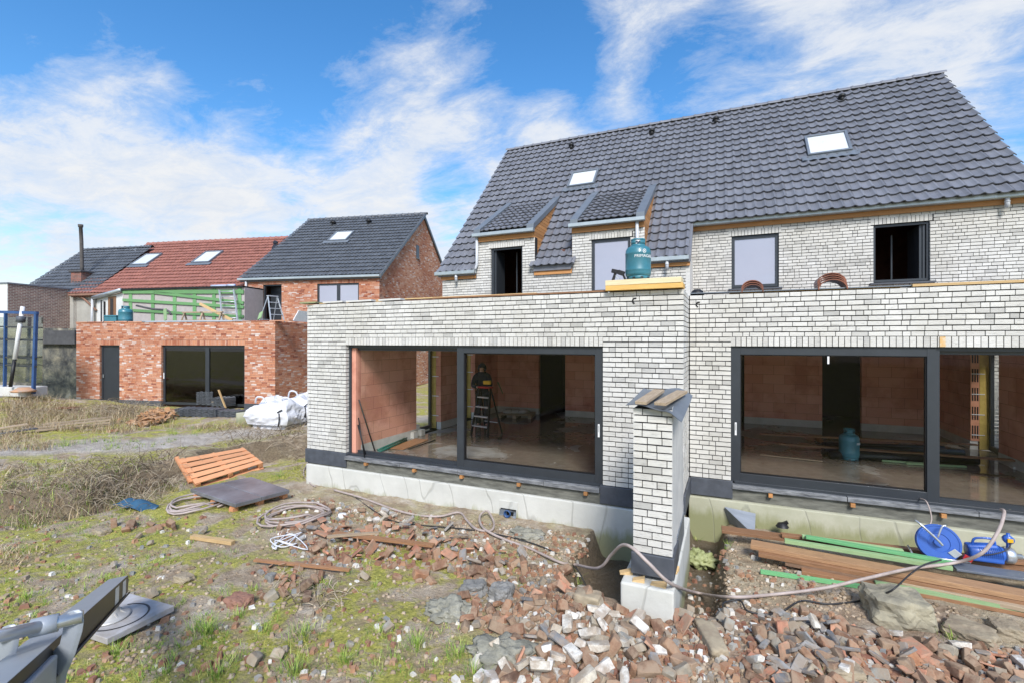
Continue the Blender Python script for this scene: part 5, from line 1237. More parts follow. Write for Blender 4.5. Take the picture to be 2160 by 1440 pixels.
    for s_, (ax, ay) in ((1, (.12, -.03)), (-1, (-.13, .06))):
        y = .03 if s_ > 0 else .14; mb = MB(); mb.lathe([(.055, .12), (.058, .05), (.06, .0), (0, 0)], (s_ * .125, y, .0), 12); mb.obox((s_ * .125, y, .04), (s_ * .125, y - .20, .03), .09, .075, w1=.07, h1=.05); mb.build('boot', M['black'], t, bevel=.01)
    return t
p = onZ(1001, 905, .65)
person('person in dark hooded jacket standing behind the step ladder inside the left room', (p.x + .02, p.y + .40, .655), .40, True, .93, .16)
# roof worker on the red roof's far verge
pr = RROOF(572, 528); w = MR @ pr
person('person in dark hooded clothing on the roof edge between red and grey tiles', (w.x - .5, w.y + .5, w.z - 1.15), 2.2, False, 1.0, .1)

# ---- inside the left room
def rod(a, b, r, mat, name, lbl, cat, grp=None, seg=8):
    mb = MB(); mb.tube([a, b], r, seg); return one(mb, name, mat, lbl, cat, grp)
a = onS(757, 842, -4.97); b = onZ(791, 951, .66); rod(a, b, .014, M['black'], 'iron_bar', 'longest black bar leaning against the left inner wall', 'bar', 'bars leaning inside the left room')
a = onS(755, 895, -4.97); b = onZ(772, 962, .66); rod(a, b, .014, M['black'], 'iron_bar', 'shortest black bar leaning beside the left door jamb', 'bar', 'bars leaning inside the left room')
a = onS(756, 880, -4.97); b = onZ(769, 964, .66); rod(a, b, .012, M['black'], 'iron_bar', 'black bar leaning between the other two inner wall bars', 'bar', 'bars leaning inside the left room')
for i, dy in enumerate((0, 5)):
    a, b = onZ(797, 948 + dy, .69), onZ(858, 922 + dy, .69); rod(a, b, .022, simple('green_pipe', (.02, .16, .12), (.015, .12, .09), .4, rndv=0), 'green_pipe', ['green pipe on the floor nearest the left inner wall', 'second green pipe on the floor, a little off the inner wall'][i], 'pipe', 'green pipes on the left room floor')
for i, (px, py, z) in enumerate(((868, 922, .65), (884, 917, .65), (872, 918, .80))):
    c = onZ(px, py, .65); mb = MB(); mb.box(c.x - .12, c.x + .12, c.y - .08, c.y + .08, z, z + .145 - .03 * (i == 2)); one(mb, 'concrete_block', M['kick'], ['left lower pale block on the floor by the side window', 'right lower pale block on the floor by the side window', 'top pale block of the pile by the side window'][i], 'block', 'pale blocks by the side window', bevel=.004)
mb = MB(); mb.obox(onZ(835, 946, .665), onZ(890, 925, .665), .35, .012); one(mb, 'board', M['plank'], 'brown flat board lying on the wet left room floor', 'board')
rod(onZ(862, 946, .668), onZ(918, 927, .668), .012, M['black'], 'iron_bar', 'thin dark bar lying flat on the wet left room floor', 'bar')
c = onZ(1090, 878, .65); t = thing('wooden_pallet', 'low grey pallet with bags in the back of the left room', 'pallet', (c.x, c.y, .652), .2)
for k in range(5): mb = MB(); mb.box(-.5, .5, -.35 + k * .16, -.25 + k * .16, .09, .11); mb.build('board', M['plankg'], t)
for k in range(3): mb = MB(); mb.box(-.5 + k * .45, -.40 + k * .45, -.35, .4, 0, .09); mb.build('bearer', M['plankg'], t)
for i in range(3):
    mb = MB(); prof = []; c2 = Vector((c.x - .25 + i * .22, c.y + .05 * i, .765)); mb.lathe([(0, .10), (.12, .095), (.2, .05), (.19, 0), (0, 0)], c2, 12); one(mb, 'cement_bag', M['plaster'], ['left cement bag on the grey pallet', 'middle cement bag on the grey pallet', 'right cement bag on the grey pallet'][i], 'bag', 'cement bags on the grey pallet')
mb = MB(); mb.obox(onZ(1075, 866, .66), onT(1050, 805, 6.45), .12, .02); one(mb, 'green_board', M['green'], 'green board leaning on the back wall of the left room', 'board')
# ---- inside the right room
def fl(px, py, z=.67): return onZ(px, py, z)
for (a, b, w, lbl) in (((1603, 914), (2060, 937), .09, 'rear brown plank lying across the flooded right room'), ((1644, 935), (2200, 974), .10, 'front brown plank lying across the flooded right room in front of black rolls')):
    z = .80; mb = MB(); mb.obox(fl(*a, z), fl(*b, z), w, .03); one(mb, 'plank', M['plank'], lbl, 'plank', 'planks in the flooded right room')
for i, (a, b, r_) in enumerate((((1740, 944), (2030, 955), .085), ((1750, 958), (2062, 971), .075), ((1735, 938), (1990, 946), .07))):
    z = .65 + r_; mb = MB(); mb.tube([fl(*a, z), fl(*b, z)], r_, 12); one(mb, 'black_roll', M['black'], ['middle black membrane roll on the flooded right room floor', 'front black membrane roll on the flooded right room floor', 'rear black membrane roll on the flooded right room floor'][i], 'roll', 'black rolls on the right room floor')
for i, (a, b) in enumerate((((1860, 970), (1955, 977)), ((1911, 976), (2038, 983)))):
    mb = MB(); mb.obox(fl(*a), fl(*b), .04, .03); one(mb, 'green_batten', M['greenl'], ['left green batten on the wet floor before the rolls', 'right green batten on the wet floor before the rolls'][i], 'batten', 'green battens on the right room floor')
mb = MB(); mb.obox(fl(2133, 984), fl(2200, 990), .15, .05); one(mb, 'white_block', M['kick'], 'white block on the wet floor at the photo right edge', 'block')
mb = MB(); mb.obox(fl(1603, 958), fl(1735, 972), .02, .015); one(mb, 'thin_lath', M['plankg'], 'thin grey lath on the flooded floor of the right room', 'lath')
mb = MB(); mb.obox(fl(1719, 921, .7), fl(1752, 945, .7), .10, .02); one(mb, 'short_plank', M['plank'], 'short plank tucked under the black rolls', 'plank')

# ---- red brick extension roof
def R3(px, py, b): return MR @ rB(px, py, b)
tR = 3.62
def onRoofR(px, b): q = rB(px, 676, b); return MR @ Vector((q.x, b, 3.5))
p = onRoofR(265, .35); gas_bottle('small distant teal gas bottle on the red brick extension', (p.x, p.y, 3.55), TH, 1.15, .2, text=False)
p = onRoofR(240, .3); t = thing('toolbox', 'teal toolbox beside the gas bottle on the red brick extension', 'toolbox', (p.x, p.y, 3.6), TH)
mb = MB(); mb.box(-.28, .28, -.15, .15, 0, .20); mb.build('box', M['bottle'], t, bevel=.02); mb = MB(); mb.box(-.29, .29, -.16, .16, .2, .26); mb.build('lid', M['bottle'], t, bevel=.02)
def ladder(lbl, p0, p1, W, n, name='ladder'):
    t = thing(name, lbl, 'ladder', p0); d = Vector(p1) - Vector(p0); sd = d.cross(Vector((ur.y, -ur.x, 0))).normalized(); sd = ur
    for s_ in (-1, 1): mb = MB(); mb.obox(sd * s_ * W / 2, d + sd * s_ * W / 2, .03, .07, up=vr); mb.build('rail', M['alu'], t)
    for k in range(n):
        q = d * ((k + .7) / n); mb = MB(); mb.tube([q - sd * W / 2, q + sd * W / 2], .018, 6); mb.build('rung', M['alu'], t)
# double ladder leaning on the annex
for i, (a, b) in enumerate((((484, 674), (474, 612)), ((498, 674), (490, 614)))): pass
b0_ = 2.9
A0 = R3(487, 676, b0_); A1 = R3(478, 612, 3.8); A0.z = 3.45
ladder('aluminium ladder leaning on the green batten annex', A0, A1, .75, 7)
pS = R3(575, 676, 2.6); stepladder('aluminium_step_ladder', 'aluminium step ladder standing before the dark roof terrace door', (pS.x, pS.y, 3.45), TH + 1.2, 1.25, .5, 'alu', None, 4, .9)
p = R3(570, 668, 3.2); mb = MB(); mb.lathe([(.0, .02), (.13, .0), (.16, .28), (.15, .28), (.12, .03), (0, .03)], (p.x, p.y, 3.45), 16); one(mb, 'bucket', M['blue'], 'blue bucket under the aluminium step ladder', 'bucket')
for i, px in enumerate((408, 447)):
    p = R3(px, 676, 1.6); t = thing('trestle', ['left wooden trestle on the red brick extension roof', 'right wooden trestle on the red brick extension roof'][i], 'trestle', (p.x, p.y, 3.45), TH, 'wooden trestles on the red extension')
    mb = MB(); mb.box(-.5, .5, -.05, .05, .55, .60); mb.build('top_bar', M['plankg'], t)
    for x in (-.42, .42):
        for s_ in (-1, 1): mb = MB(); mb.obox((x, 0, .56), (x * 1.1, s_ * .22, 0), .05, .04); mb.build('leg', M['plankg'], t)
    mb = MB(); mb.box(-.42, .42, -.12, -.09, .22, .27); mb.build('crossbar', M['plankg'], t)
mb = MB(); mb.obox(R3(422, 641, 2.0), R3(490, 676, 1.7), .06, .10); one(mb, 'plank', M['timber'], 'pale plank slanting down to the roof before the green battens', 'plank')
mb = MB(); mb.obox(R3(349, 676, 1.2), R3(348, 652, 1.3), .18, .03, up=(0, 1, 0)); one(mb, 'green_board', M['greenl'], 'short green board standing upright on the red extension roof', 'board')
mb = MB(); mb.obox(R3(547, 673, 1.6), R3(551, 659, 1.8), .2, .03, up=(0, 1, 0)); one(mb, 'green_offcut', M['greenl'], 'green offcut leaning beside the step ladder', 'board')
A0, A1 = R3(300, 650, 2.2), R3(360, 662, 2.2); mb = MB(); mb.tube(crom([R3(288, 645, 3.0), R3(320, 652, 2.9), R3(352, 655, 2.9), R3(361, 664, 2.9)], 5), .045, 7); one(mb, 'dark_pipe', M['roofing'], 'dark bent pipe lying before the green batten facade', 'pipe')
# white board on the parapet of the extension side
q0 = MR @ Vector((.0, .9, 3.62)); mb = MB(); A = [rA(631, 681, .0), rA(650, 684, .0)]
pp = [MR @ Vector(v) for v in ((-.12, 1.1, 3.61), (-.05, 3.0, 3.61), (.0, 3.0, 4.02), (-.05, 1.35, 4.02))]
mb.add([*pp, *[v + ur * .03 for v in pp]], [(0, 1, 2, 3), (7, 6, 5, 4), (0, 4, 5, 1), (1, 5, 6, 2), (2, 6, 7, 3), (3, 7, 4, 0)]); one(mb, 'white_board', M['white'], 'white insulation board standing on the red extension parapet by the white wall', 'board')

# ---- in front of the red house
def pallet_tiles():
    rg = random.Random(6)
    for i, (px, py, nx, nz, lab, rz) in enumerate(((422, 876, 7, 5, 'largest low stack of dark roof tiles before the sliding door', .05), (487, 877, 4, 4, 'right low stack of dark roof tiles beside the plinth', .0), (440, 858, 3, 9, 'upper left stack of dark roof tiles on the tile pallet', .1), (472, 862, 3, 6, 'upper right stack of dark roof tiles on the tile pallet', -.1))):
        p = G(px, py); t = MB()
        zb = p.z + (.0 if i < 2 else .12)
        for k in range(nz):
            for j in range(nx):
                c_, s_ = math.cos(TH + rz), math.sin(TH + rz)
                ox = (j - nx / 2) * .21 + rg.uniform(-.01, .01); oz = zb + k * .052
                vs = []
                for yy in (-.21, .21):
                    for x_, pr_ in PROF:
                        lx = ox + x_ * .205; vs.append((p.x + lx * c_ - yy * s_, p.y + lx * s_ + yy * c_, oz + pr_ * 1.2 + .0))
                nn = len(PROF); v2 = [(a, b, z + .028) for a, b, z in vs]
                t.add(vs + v2, [(m, m + 1, nn + m + 1, nn + m) for m in range(nn - 1)] + [(2 * nn + m, 2 * nn + m + 1, 3 * nn + m + 1, 3 * nn + m) for m in range(nn - 1)] + [(m, m + 1, 2 * nn + m + 1, 2 * nn + m) for m in range(nn - 1)] + [(0, nn, 3 * nn, 2 * nn), (nn - 1, 2 * nn - 1, 4 * nn - 1, 3 * nn - 1)], 0, rg.random())
        one(t, 'roof_tile_stack', M['tile_d'], lab, 'roof tiles', 'stacks of dark roof tiles', origin=p)
pallet_tiles()
def bulk_bag(px, py, w, h, d, lbl, seed, slump=.25):
    p = G(px, py); t = thing('bulk_bag', lbl, 'bulk bag', p, TH, 'white bulk bags by the red extension'); n = 48; m = 28; vs = []
    for j in range(m):
        v = j / (m - 1)
        for i in range(n):
            a = 2 * PI * i / n; ca, sa = math.cos(a), math.sin(a); sq = 1 / max(abs(ca), abs(sa)) ** .85
            k = (1 + .10 * math.sin(v * PI)) * (1 - slump * v * v) if v < .96 else .25
            wob = 1 + .16 * noise.noise(Vector((ca * 1.7 + seed, sa * 1.7, v * 3))) - .10 * abs(noise.noise(Vector((ca * 4 + seed, sa * 4, v * 5))))
            z = h * (v ** .8) * (1 + .34 * noise.noise(Vector((ca * 1.1, sa * 1.1 + seed, 2.0))) * v)
            if v < .08: k *= .82
            vs.append((w / 2 * ca * sq * k * wob, d / 2 * sa * sq * k * wob, z))
    f = [(j * n + i, j * n + (i + 1) % n, (j + 1) * n + (i + 1) % n, (j + 1) * n + i) for j in range(m - 1) for i in range(n)] + [tuple((m - 1) * n + i for i in range(n))]
    mb = MB(); mb.add(vs, f, 0, smooth=False); mb.build('sack', M['bag'], t)
    def loop(pts): k = MB(); k.tube(crom(pts, 5), .018, 6); k.build('lifting_strap', M['black'], t)
    loop([(w * .30, -d * .50, h * .15), (w * .36, -d * .56, h * .4), (w * .33, -d * .52, h * .62)]); loop([(w * .28, -d * .5, h * .64), (w * .38, -d * .5, h * .74)])
    for x in (-w * .3, w * .28):
        k = MB(); k.tube(crom([(x - .15, -d * .2, h * .9), (x - .05, -d * .25, h * 1.12), (x + .1, -d * .2, h * 1.1), (x + .16, -d * .15, h * .88)], 5), .025, 6); k.build('handle', M['bag'], t)
    return t
bulk_bag(588, 898, 1.45, .78, 1.2, 'large white bulk bag standing by the red extension plinth', 3.0)
bulk_bag(648, 888, 1.1, .85, 1.2, 'second white bulk bag half hidden behind the white house corner', 9.0)
# cut beam ends, sticks and planks near the sliding door
def stick(a, b, w, h, mat, name, lbl, cat, grp=None, dz0=.03, dz1=.03):
    p, q = up(G(*a), dz0), up(G(*b), dz1); mb = MB(); mb.obox(p, q, w, h); return one(mb, name, M[mat], lbl, cat, grp)
q = G(476, 866); mb = MB(); mb.obox(up(q, .1), up(q, .1) + ur * -.28 + Vector((0, 0, .62)), .06, .03); one(mb, 'timber_stake', M['timber'], 'pale stake leaning out of the roof tile stacks', 'stake')
q = G(448, 862); mb = MB(); mb.obox(up(q, .25), up(q, .45) + ur * .5, .07, .03); one(mb, 'timber_offcut', M['timber'], 'pale offcut lying on the roof tile stacks', 'offcut')
stick((310, 876), (368, 880), .12, .04, 'plankg', 'plank', 'upper plank of the small pile beside the orange tile heap', 'plank', 'planks beside the tile heap', .14, .16)
stick((315, 868), (372, 870), .12, .04, 'plank', 'plank', 'rear plank of the small pile beside the orange tile heap', 'plank', 'planks beside the tile heap', .1, .12)
stick((120, 862), (165, 866), .3, .03, 'ridge', 'roofing_slate', 'reddish slab leaning at the foot of the red extension', 'slab', None, .05, .12)
q = G(527, 892); mb = MB(); mb.box(q.x - .35, q.x + .35, q.y - .2, q.y + .2, q.z - .05, q.z + .32); one(mb, 'concrete_footing', M['concg'], 'greenish concrete footing stub left of the big bulk bag', 'footing', bevel=.02)
mb = MB(); q = G(640, 905); mb.obox(up(G(600, 900), .03), up(G(660, 948), .03), .035, .02); one(mb, 'thin_lath', M['timber'], 'thin pale lath on the ground below the bulk bags', 'lath')
q = G(640, 888); mb = MB(); mb.obox(up(q, .05), up(q, .3) + ur * .4, .5, .02); one(mb, 'cardboard', M['plankg'], 'crumpled cardboard sheet beside the big bulk bag', 'cardboard')
# long grey planks on the terrace
for i, dy in enumerate((0, 4, 8)):
    stick((75 + i * 6, 912 - dy), (232 + i * 2, 899 - dy), .14, .035, 'plankg', 'plank', ['front grey plank of the long plank bundle on the grass', 'middle grey plank of the long plank bundle on the grass', 'rear grey plank of the long plank bundle on the grass'][i], 'plank', 'grey planks on the terrace', .06 + .03 * i, .12 + .03 * i)
for i in (0, 1): stick((-40, 925 - 8 * i), (78 - 20 * i, 910 - 5 * i), .2, .03, 'roofing' if not i else 'plankg', 'grey_sheet', ['dark corrugated sheet at the left edge of the terrace', 'grey sheet lying on the dark one at the left edge'][i], 'sheet', 'sheets at the left edge', .06 + .05 * i, .10 + .05 * i)

# ---- blue steel frame with glass rack at the left edge
def blue_frame():
    p = at(85, 822, 16.3); p.z -= .1; t = thing('blue_steel_frame', 'tall blue steel rack with horizontal bars and glass leaning at the left edge', 'frame', p, TH)
    sc = 1.0
    Y = (Vector((p.x, p.y, 0)) - CAM).dot(FW)
    H = (822 - 655) / FX * Y; W = 98 / FX * Y * 1.6
    lean = .0
    def P_(x, z): return (x, -.2 + z * lean * .3, z)
    for i, (x0, x1) in enumerate(((.0, .12), (-1.25, -1.2), (-W - .6, -W - .55))):
        mb = MB(); mb.obox(P_(x0, 0), P_(x1, H), .09 if i == 0 else .06, .08, up=(0, 1, 0)); mb.build('post', M['bluef'], t)
    mb = MB(); mb.obox(P_(-W - .6, H + .1), P_(.18, H), .08, .09); mb.build('top_rail', M['bluef'], t)
    for f in (.82, .66, .44, .34): mb = MB(); mb.obox(P_(-W - .6, H * f + .08), P_(.12, H * f), .05, .05); mb.build('crossbar', M['frame'], t)
    mb = MB(); mb.obox((-W - .5, .35, .35), (-.05, .35, .3), .02, .01); mb.add([(-W - .5, .12, .35), (-.1, .12, .35), (-.08, .14, H * .96), (-W - .5, .14, H * .96), (-W - .5, .13, .35), (-.1, .13, .35), (-.08, .15, H * .96), (-W - .5, .15, H * .96)], MB.BOXF); mb.build('glass_sheet', M['gl_rack'], t)
    mb = MB(); mb.box(-W - .5, -.1, -.35, .3, -.1, .22); mb.build('base_block', M['siderend'], t, bevel=.03)
    return t, H
M['gl_rack'] = m_glass('rack_glass', (.78, .82, .80), .10, .02)
bf, bH = blue_frame()
p = at(22, 815, 16.0); d = thing('white_pole', 'white and grey telescopic pole leaning against the blue frame', 'pole', p)
e = at(30, 705, 14.5) - p; e = at(47, 655, (p - CAM).dot(FW) + .2) - p
mb = MB(); mb.tube([e * .0, e * .36], .05, 8); mb.build('lower_tube', M['black'], d); mb = MB(); mb.tube([e * .36, e * 1.05], .06, 8); mb.build('tube', M['white'], d); mb = MB(); mb.tube([e * .84, e * .92], .12, 8); mb.build('joint', M['plinth'], d)
q = at(50, 826, 15.9); mb = MB(); mb.lathe([(0, .14), (.15, .16), (.26, .08), (.34, .05), (.3, 0), (0, 0)], q, 7); one(mb, 'orange_rag', M['planko_'] if 'planko_' in M else M.setdefault('planko_', simple('orange_rag', (.55, .28, .13), (.35, .30, .26), .9)), 'orange brown rag heap at the foot of the blue frame', 'rag')

# ---- orange slatted crate, slabs on a pallet
def crate():
    # slatted face: corners in the photo, tilted upwards away from the camera
    A, B = up(G(412, 1016), .12), up(G(556, 990), .16)
    C, D = at(513, 942, 10.6), at(376, 965, 10.25)
    Yb = (A - CAM).dot(FW); Yc = (B - CAM).dot(FW)
    C = at(513, 942, Yc + .42); D = at(376, 965, Yb + .42)
    t = thing('slatted_pallet', 'orange wooden pallet with five wide slats propped up at an angle', 'pallet', A)
    n = (B - A).cross(D - A).normalized()
    if n.z < 0: n = -n
    for k in range(5):
        f0, f1 = k / 5 + .012, (k + 1) / 5 - .035
        a, b, c, d = A.lerp(D, f0), B.lerp(C, f0), B.lerp(C, f1), A.lerp(D, f1)
        q = [v - A for v in (a, b, c, d)]; mb = MB(); L = (b - a).length; off = k * 3.3
        mb.add([v - n * .022 for v in q] + q, MB.BOXF, 0, random.random(), [(off, 0, 0), (off + L, 0, 0), (off + L, .1, 0), (off, .1, 0)] * 2); mb.build('slat', M['palletw'], t, bevel=.002)
    for f in (.04, .5, .96):
        a, b = A.lerp(B, f), D.lerp(C, f); mb = MB(); mb.obox(a - A - n * .065, b - A - n * .065, .09, .085, up=n); mb.build('bearer', M['palletw'], t)
    mb = MB(); a, b = A.lerp(D, .02), B.lerp(C, .02); mb.obox(a - A - n * .145, b - A - n * .145, .1, .02, up=n); mb.build('bottom_board', M['palletw'], t)
    a, b = A.lerp(D, .5), B.lerp(C, .5); g = G(480, 985)
    for f in (.1, .9): q = A.lerp(B, f).lerp(D.lerp(C, f), .75); mb = MB(); mb.box(q.x - A.x - .06, q.x - A.x + .06, q.y - A.y - .02, q.y - A.y + .1, gh(q.x, q.y) - A.z, q.z - A.z - .12); mb.build('prop', M['palletw'], t)
crate()
def slabs():
    z = G(500, 1050).z
    zt = z + .16
    c0, c1, c2, c3 = onZ(400, 1030, zt), onZ(497, 1062, zt), onZ(612, 1032, zt), onZ(530, 1004, zt)
    t = thing('flat_pallet', 'flat wooden pallet under two dark stone slabs', 'pallet', (c1.x, c1.y, z))
    o = Vector((c1.x, c1.y, z))
    for f in (.1, .5, .9):
        a, b = c1.lerp(c2, .02) , c0.lerp(c3, .02); p_, q_ = c1.lerp(c0, f), c2.lerp(c3, f)
        mb = MB(); mb.obox(p_ - o - Vector((0, 0, .09)), q_ - o - Vector((0, 0, .09)), .09, .02); mb.build('board', M['palletw'], t)
        for g in (.05, .5, .95): r_ = p_.lerp(q_, g) - o; mb = MB(); mb.box(r_.x - .05, r_.x + .05, r_.y - .05, r_.y + .05, 0.0, .09 - .03 + .0); mb.build('block', M['palletw'], t)
    mid0, mid1 = c1.lerp(c2, .47), c0.lerp(c3, .47)
    for i, (a, b, c, d) in enumerate(((c0, c1, mid0, mid1), (mid1, mid0, c2, c3))):
        cen = (a + b + c + d) / 4; q = [cen + (v - cen) * .985 for v in (a, b, c, d)]; mb = MB()
        mb.add([v - Vector((0, 0, .065)) for v in q] + q, MB.BOXF, 0, .3 + .4 * i); one(mb, 'stone_slab', M['slabd'], ['left dark stone slab lying on the flat pallet', 'right dark stone slab lying on the flat pallet'][i], 'slab', 'stone slabs on the pallet', bevel=.006)
slabs()
stick((372, 1003), (402, 1026), .07, .05, 'palletw', 'pallet_bearer', 'orange timber piece beside the propped slatted pallet', 'timber', None, .05, .05)
stick((405, 1135), (492, 1148), .075, .05, 'timber', 'timber_offcut', 'pale squared offcut lying alone on the moss', 'offcut', None, .03, .03)
stick((537, 1190), (738, 1210), .05, .025, 'plank', 'thin_plank', 'thin brown plank lying across moss left of the rubble', 'plank', None, .06, .05)
stick((690, 1150), (800, 1143), .06, .025, 'plankg', 'thin_plank', 'short pale lath crossing the plank in the tile rubble', 'lath', None, .13, .14)
stick((705, 1138), (915, 1165), .09, .03, 'plank', 'long_plank', 'long brown plank across the broken tile rubble', 'plank', None, .10, .10)
for i, (px, py) in enumerate(((272, 1068), (300, 1072))):
    p = G(px, py); mb = MB(); n = 7; vs = []
    for a in range(n):
        for b in range(n): u, v = a / (n - 1) - .5, b / (n - 1) - .5; vs.append((p.x + u * .36 + v * .1, p.y + v * .28, p.z + .05 + .10 * math.cos(u * 4 + i) * math.cos(v * 3) + .03 * noise.noise(Vector((u * 6, v * 6, i)))))
    mb.add(vs, [(a * n + b, a * n + b + 1, (a + 1) * n + b + 1, (a + 1) * n + b) for a in range(n - 1) for b in range(n - 1)], smooth=True); o = one(mb, 'plastic_scrap', M['bluescrap'] if 'bluescrap' in M else M.setdefault('bluescrap', simple('dark_blue_plastic', (.03, .10, .18), (.02, .06, .11), .45, rndv=.1)), ['left dark blue plastic scrap at the foot of the bank', 'right dark blue plastic scrap at the foot of the bank'][i], 'plastic', 'blue plastic scraps')
    md = o.modifiers.new('s', 'SOLIDIFY'); md.thickness = .008

# ---- hoses and cables
def gpt(px, py, dz=.03): return up(G(px, py), dz)
def coil(cx_, cy_, rx, n, lbl, seed):
    c = G(cx_, cy_); rg = random.Random(seed); pts = []; N_ = n * 18
    ex = gpt(cx_ + rx, cy_) - c; r0 = math.hypot(ex.x, ex.y)
    for k in range(N_):
        a = 2 * PI * k / 18; lap = k / 18; rr = r0 * (1 - .05 * lap + .10 * math.sin(lap * 2.1 + seed)); ox, oy = .05 * math.sin(lap * 1.7), .05 * math.cos(lap * 2.3)
        x, y = c.x + ox + rr * math.cos(a), c.y + oy + rr * math.sin(a); pts.append(Vector((x, y, gh(x, y) + .025 + .022 * (lap % 3) + .01 * math.sin(a * 2 + lap))))
    mb = MB(); mb.tube(pts, .0165, 7); one(mb, 'hose_coil', M['hose'], lbl, 'hose', 'coils of pinkish hose')
coil(415, 1063, 58, 4, 'left coil of pinkish hose in front of the stone slabs', 1); coil(625, 1092, 62, 5, 'right coil of pinkish hose beside the brick rubble', 4)
zf = .47
hp = [gpt(705, 1036), gpt(760, 1052), gpt(850, 1082), gpt(920, 1093), gpt(968, 1084), gpt(985, 1100), gpt(1005, 1120), gpt(1035, 1122), gpt(1042, 1105), gpt(1028, 1088, .08), gpt(1012, 1098, .08), gpt(1020, 1120, .05), gpt(1060, 1140), gpt(1120, 1160), gpt(1180, 1190), gpt(1215, 1198, .05),
      Vector(tuple(at(1262, 1196, 5.55))), Vector(tuple(at(1290, 1170, 5.3))), Vector(tuple(at(1312, 1148, 5.05))), Vector(tuple(at(1335, 1155, 4.85))), Vector(tuple(at(1370, 1190, 4.72))), Vector(tuple(at(1415, 1228, 4.70))), gpt(1470, 1258, .05), gpt(1540, 1265), gpt(1640, 1256), onZ(1740, 1240, .22), onZ(1830, 1218, .34), onZ(1920, 1197, .36), onZ(2010, 1188, .38), Vector(tuple(at(2070, 1165, 5.25))), Vector(tuple(at(2105, 1120, 5.3))), Vector(tuple(at(2118, 1082, 5.5))), Vector(tuple(at(2112, 1072, 5.7)))]
mb = MB(); mb.tube(crom([h_ + Vector((0, 0, .008 * math.sin(i_ * 2.3))) for i_, h_ in enumerate(hp)], 7), .0175, 9); one(mb, 'long_hose', M['hose'], 'long pinkish hose winding from the foundation past the wall stub to the sill', 'hose')
mb = MB(); mb.tube(crom([gpt(650, 975), gpt(640, 1000), gpt(655, 1022), gpt(665, 1028)], 5), .012, 6); one(mb, 'thin_hose', M['hose'], 'thin hose at the left foot of the white foundation', 'hose')
mb = MB(); mb.tube(crom([gpt(750, 1050, .015), gpt(800, 1085, .015), gpt(850, 1105, .02), gpt(1000, 1120, .02), gpt(1130, 1150, .02), gpt(1210, 1215, .02), gpt(1245, 1262, .02)], 6), .009, 6); one(mb, 'black_cable', M['cable'], 'thin black cable running beside the long hose in the rubble', 'cable')
mb = MB(); mb.tube(crom([gpt(1400, 1300, .02), gpt(1430, 1310, .02), gpt(1490, 1316, .02), gpt(1530, 1300, .02), gpt(1525, 1282, .05), gpt(1560, 1275, .05), gpt(1580, 1295, .03), gpt(1640, 1297, .02), gpt(1690, 1272, .03), gpt(1750, 1277, .02), gpt(1815, 1270, .02)], 6), .010, 6); one(mb, 'black_cable', M['cable'], 'black cable lying before the timber stack and the big boulder', 'cable')
mb = MB(); mb.tube(crom([at(1985, 1180, 5.45), at(1950, 1190, 5.3), at(1920, 1210, 5.0), at(1880, 1245, 4.8), gpt(1850, 1262, .05)], 6), .009, 6); one(mb, 'black_cable', M['cable'], 'black cable draped from the hose reel over the planks', 'cable')
rg = random.Random(12); pts = [gpt(570 + rg.uniform(0, 80), 1128 + rg.uniform(0, 40), .05) for _ in range(16)]
mb = MB(); mb.tube(crom(pts, 4), .008, 5); one(mb, 'rope_tangle', M['bag'], 'tangle of whitish rope left of the broken tiles', 'rope')
mb = MB(); mb.lathe([(0, .07), (.06, .068), (.075, .03), (.06, 0)], gpt(722, 1091, 0), 10); one(mb, 'white_canister', M['white'], 'white plastic container lying beside the right hose coil', 'container')
# ------------------------------------------------------------------ timber stack before the right foundation
def zpl(a, b, za, zb, w, th, mat, name, lbl, grp='planks in the timber stack', cat='plank'):
    p, q = onZ(a[0], a[1], za), onZ(b[0], b[1], zb); mb = MB(); mb.obox(p - Vector((0, 0, th * .6)), q - Vector((0, 0, th * .6)), w, th * 1.2); return one(mb, name, M[mat], lbl, cat, grp, bevel=.003)
zpl((1522, 1112), (2230, 1205), .28, .28, .19, .035, 'plank', 'plank', 'rearmost brown plank of the stack, reaching left under the grey leaning sheet')
zpl((1648, 1124), (2230, 1190), .33, .33, .10, .03, 'plank', 'plank', 'narrow reddish plank behind the green battens on the stack')
zpl((1584, 1142), (2230, 1262), .29, .29, .20, .045, 'palletw' if 0 else 'planko', 'plank', 'widest orange brown plank at the front top of the stack') if M.setdefault('planko', m_wood('orange_plank', (.42, .25, .13), (.22, .12, .065), .6)) else 0
zpl((1656, 1176), (2230, 1290), .19, .17, .20, .045, 'plankd', 'plank', 'dark wide plank just below the widest orange plank') if M.setdefault('plankd', m_wood('dark_plank', (.30, .19, .12), (.17, .10, .065), .6)) else 0
zpl((1740, 1202), (2230, 1303), .13, .12, .18, .04, 'plankd', 'plank', 'lowest dark plank at the front of the timber stack')
zpl((1600, 1160), (2230, 1275), .235, .23, .17, .04, 'plank', 'plank', 'brown plank sandwiched under the widest orange plank')
zpl((1692, 1127), (1905, 1158), .375, .37, .06, .035, 'greenl', 'batten', 'short light green batten at the rear of the timber stack', 'green battens on the timber stack', 'batten')
zpl((1655, 1135), (2008, 1192), .36, .36, .07, .04, 'greenl', 'batten', 'yellowish green batten at the left front of the stack', 'green battens on the timber stack', 'batten')
zpl((1700, 1128), (2010, 1182), .40, .39, .07, .03, 'greenb', 'batten', 'brightest green batten lying highest on the stack', 'green battens on the timber stack', 'batten') if M.setdefault('greenb', m_wood('bright_green_batten', (.17, .45, .20), (.12, .34, .14), .6, .1)) else 0
stick((1604, 1211), (1850, 1250), .055, .035, 'greenb', 'batten', 'left green batten on the soil in front of the stack', 'batten', 'green battens on the soil', .04, .05)
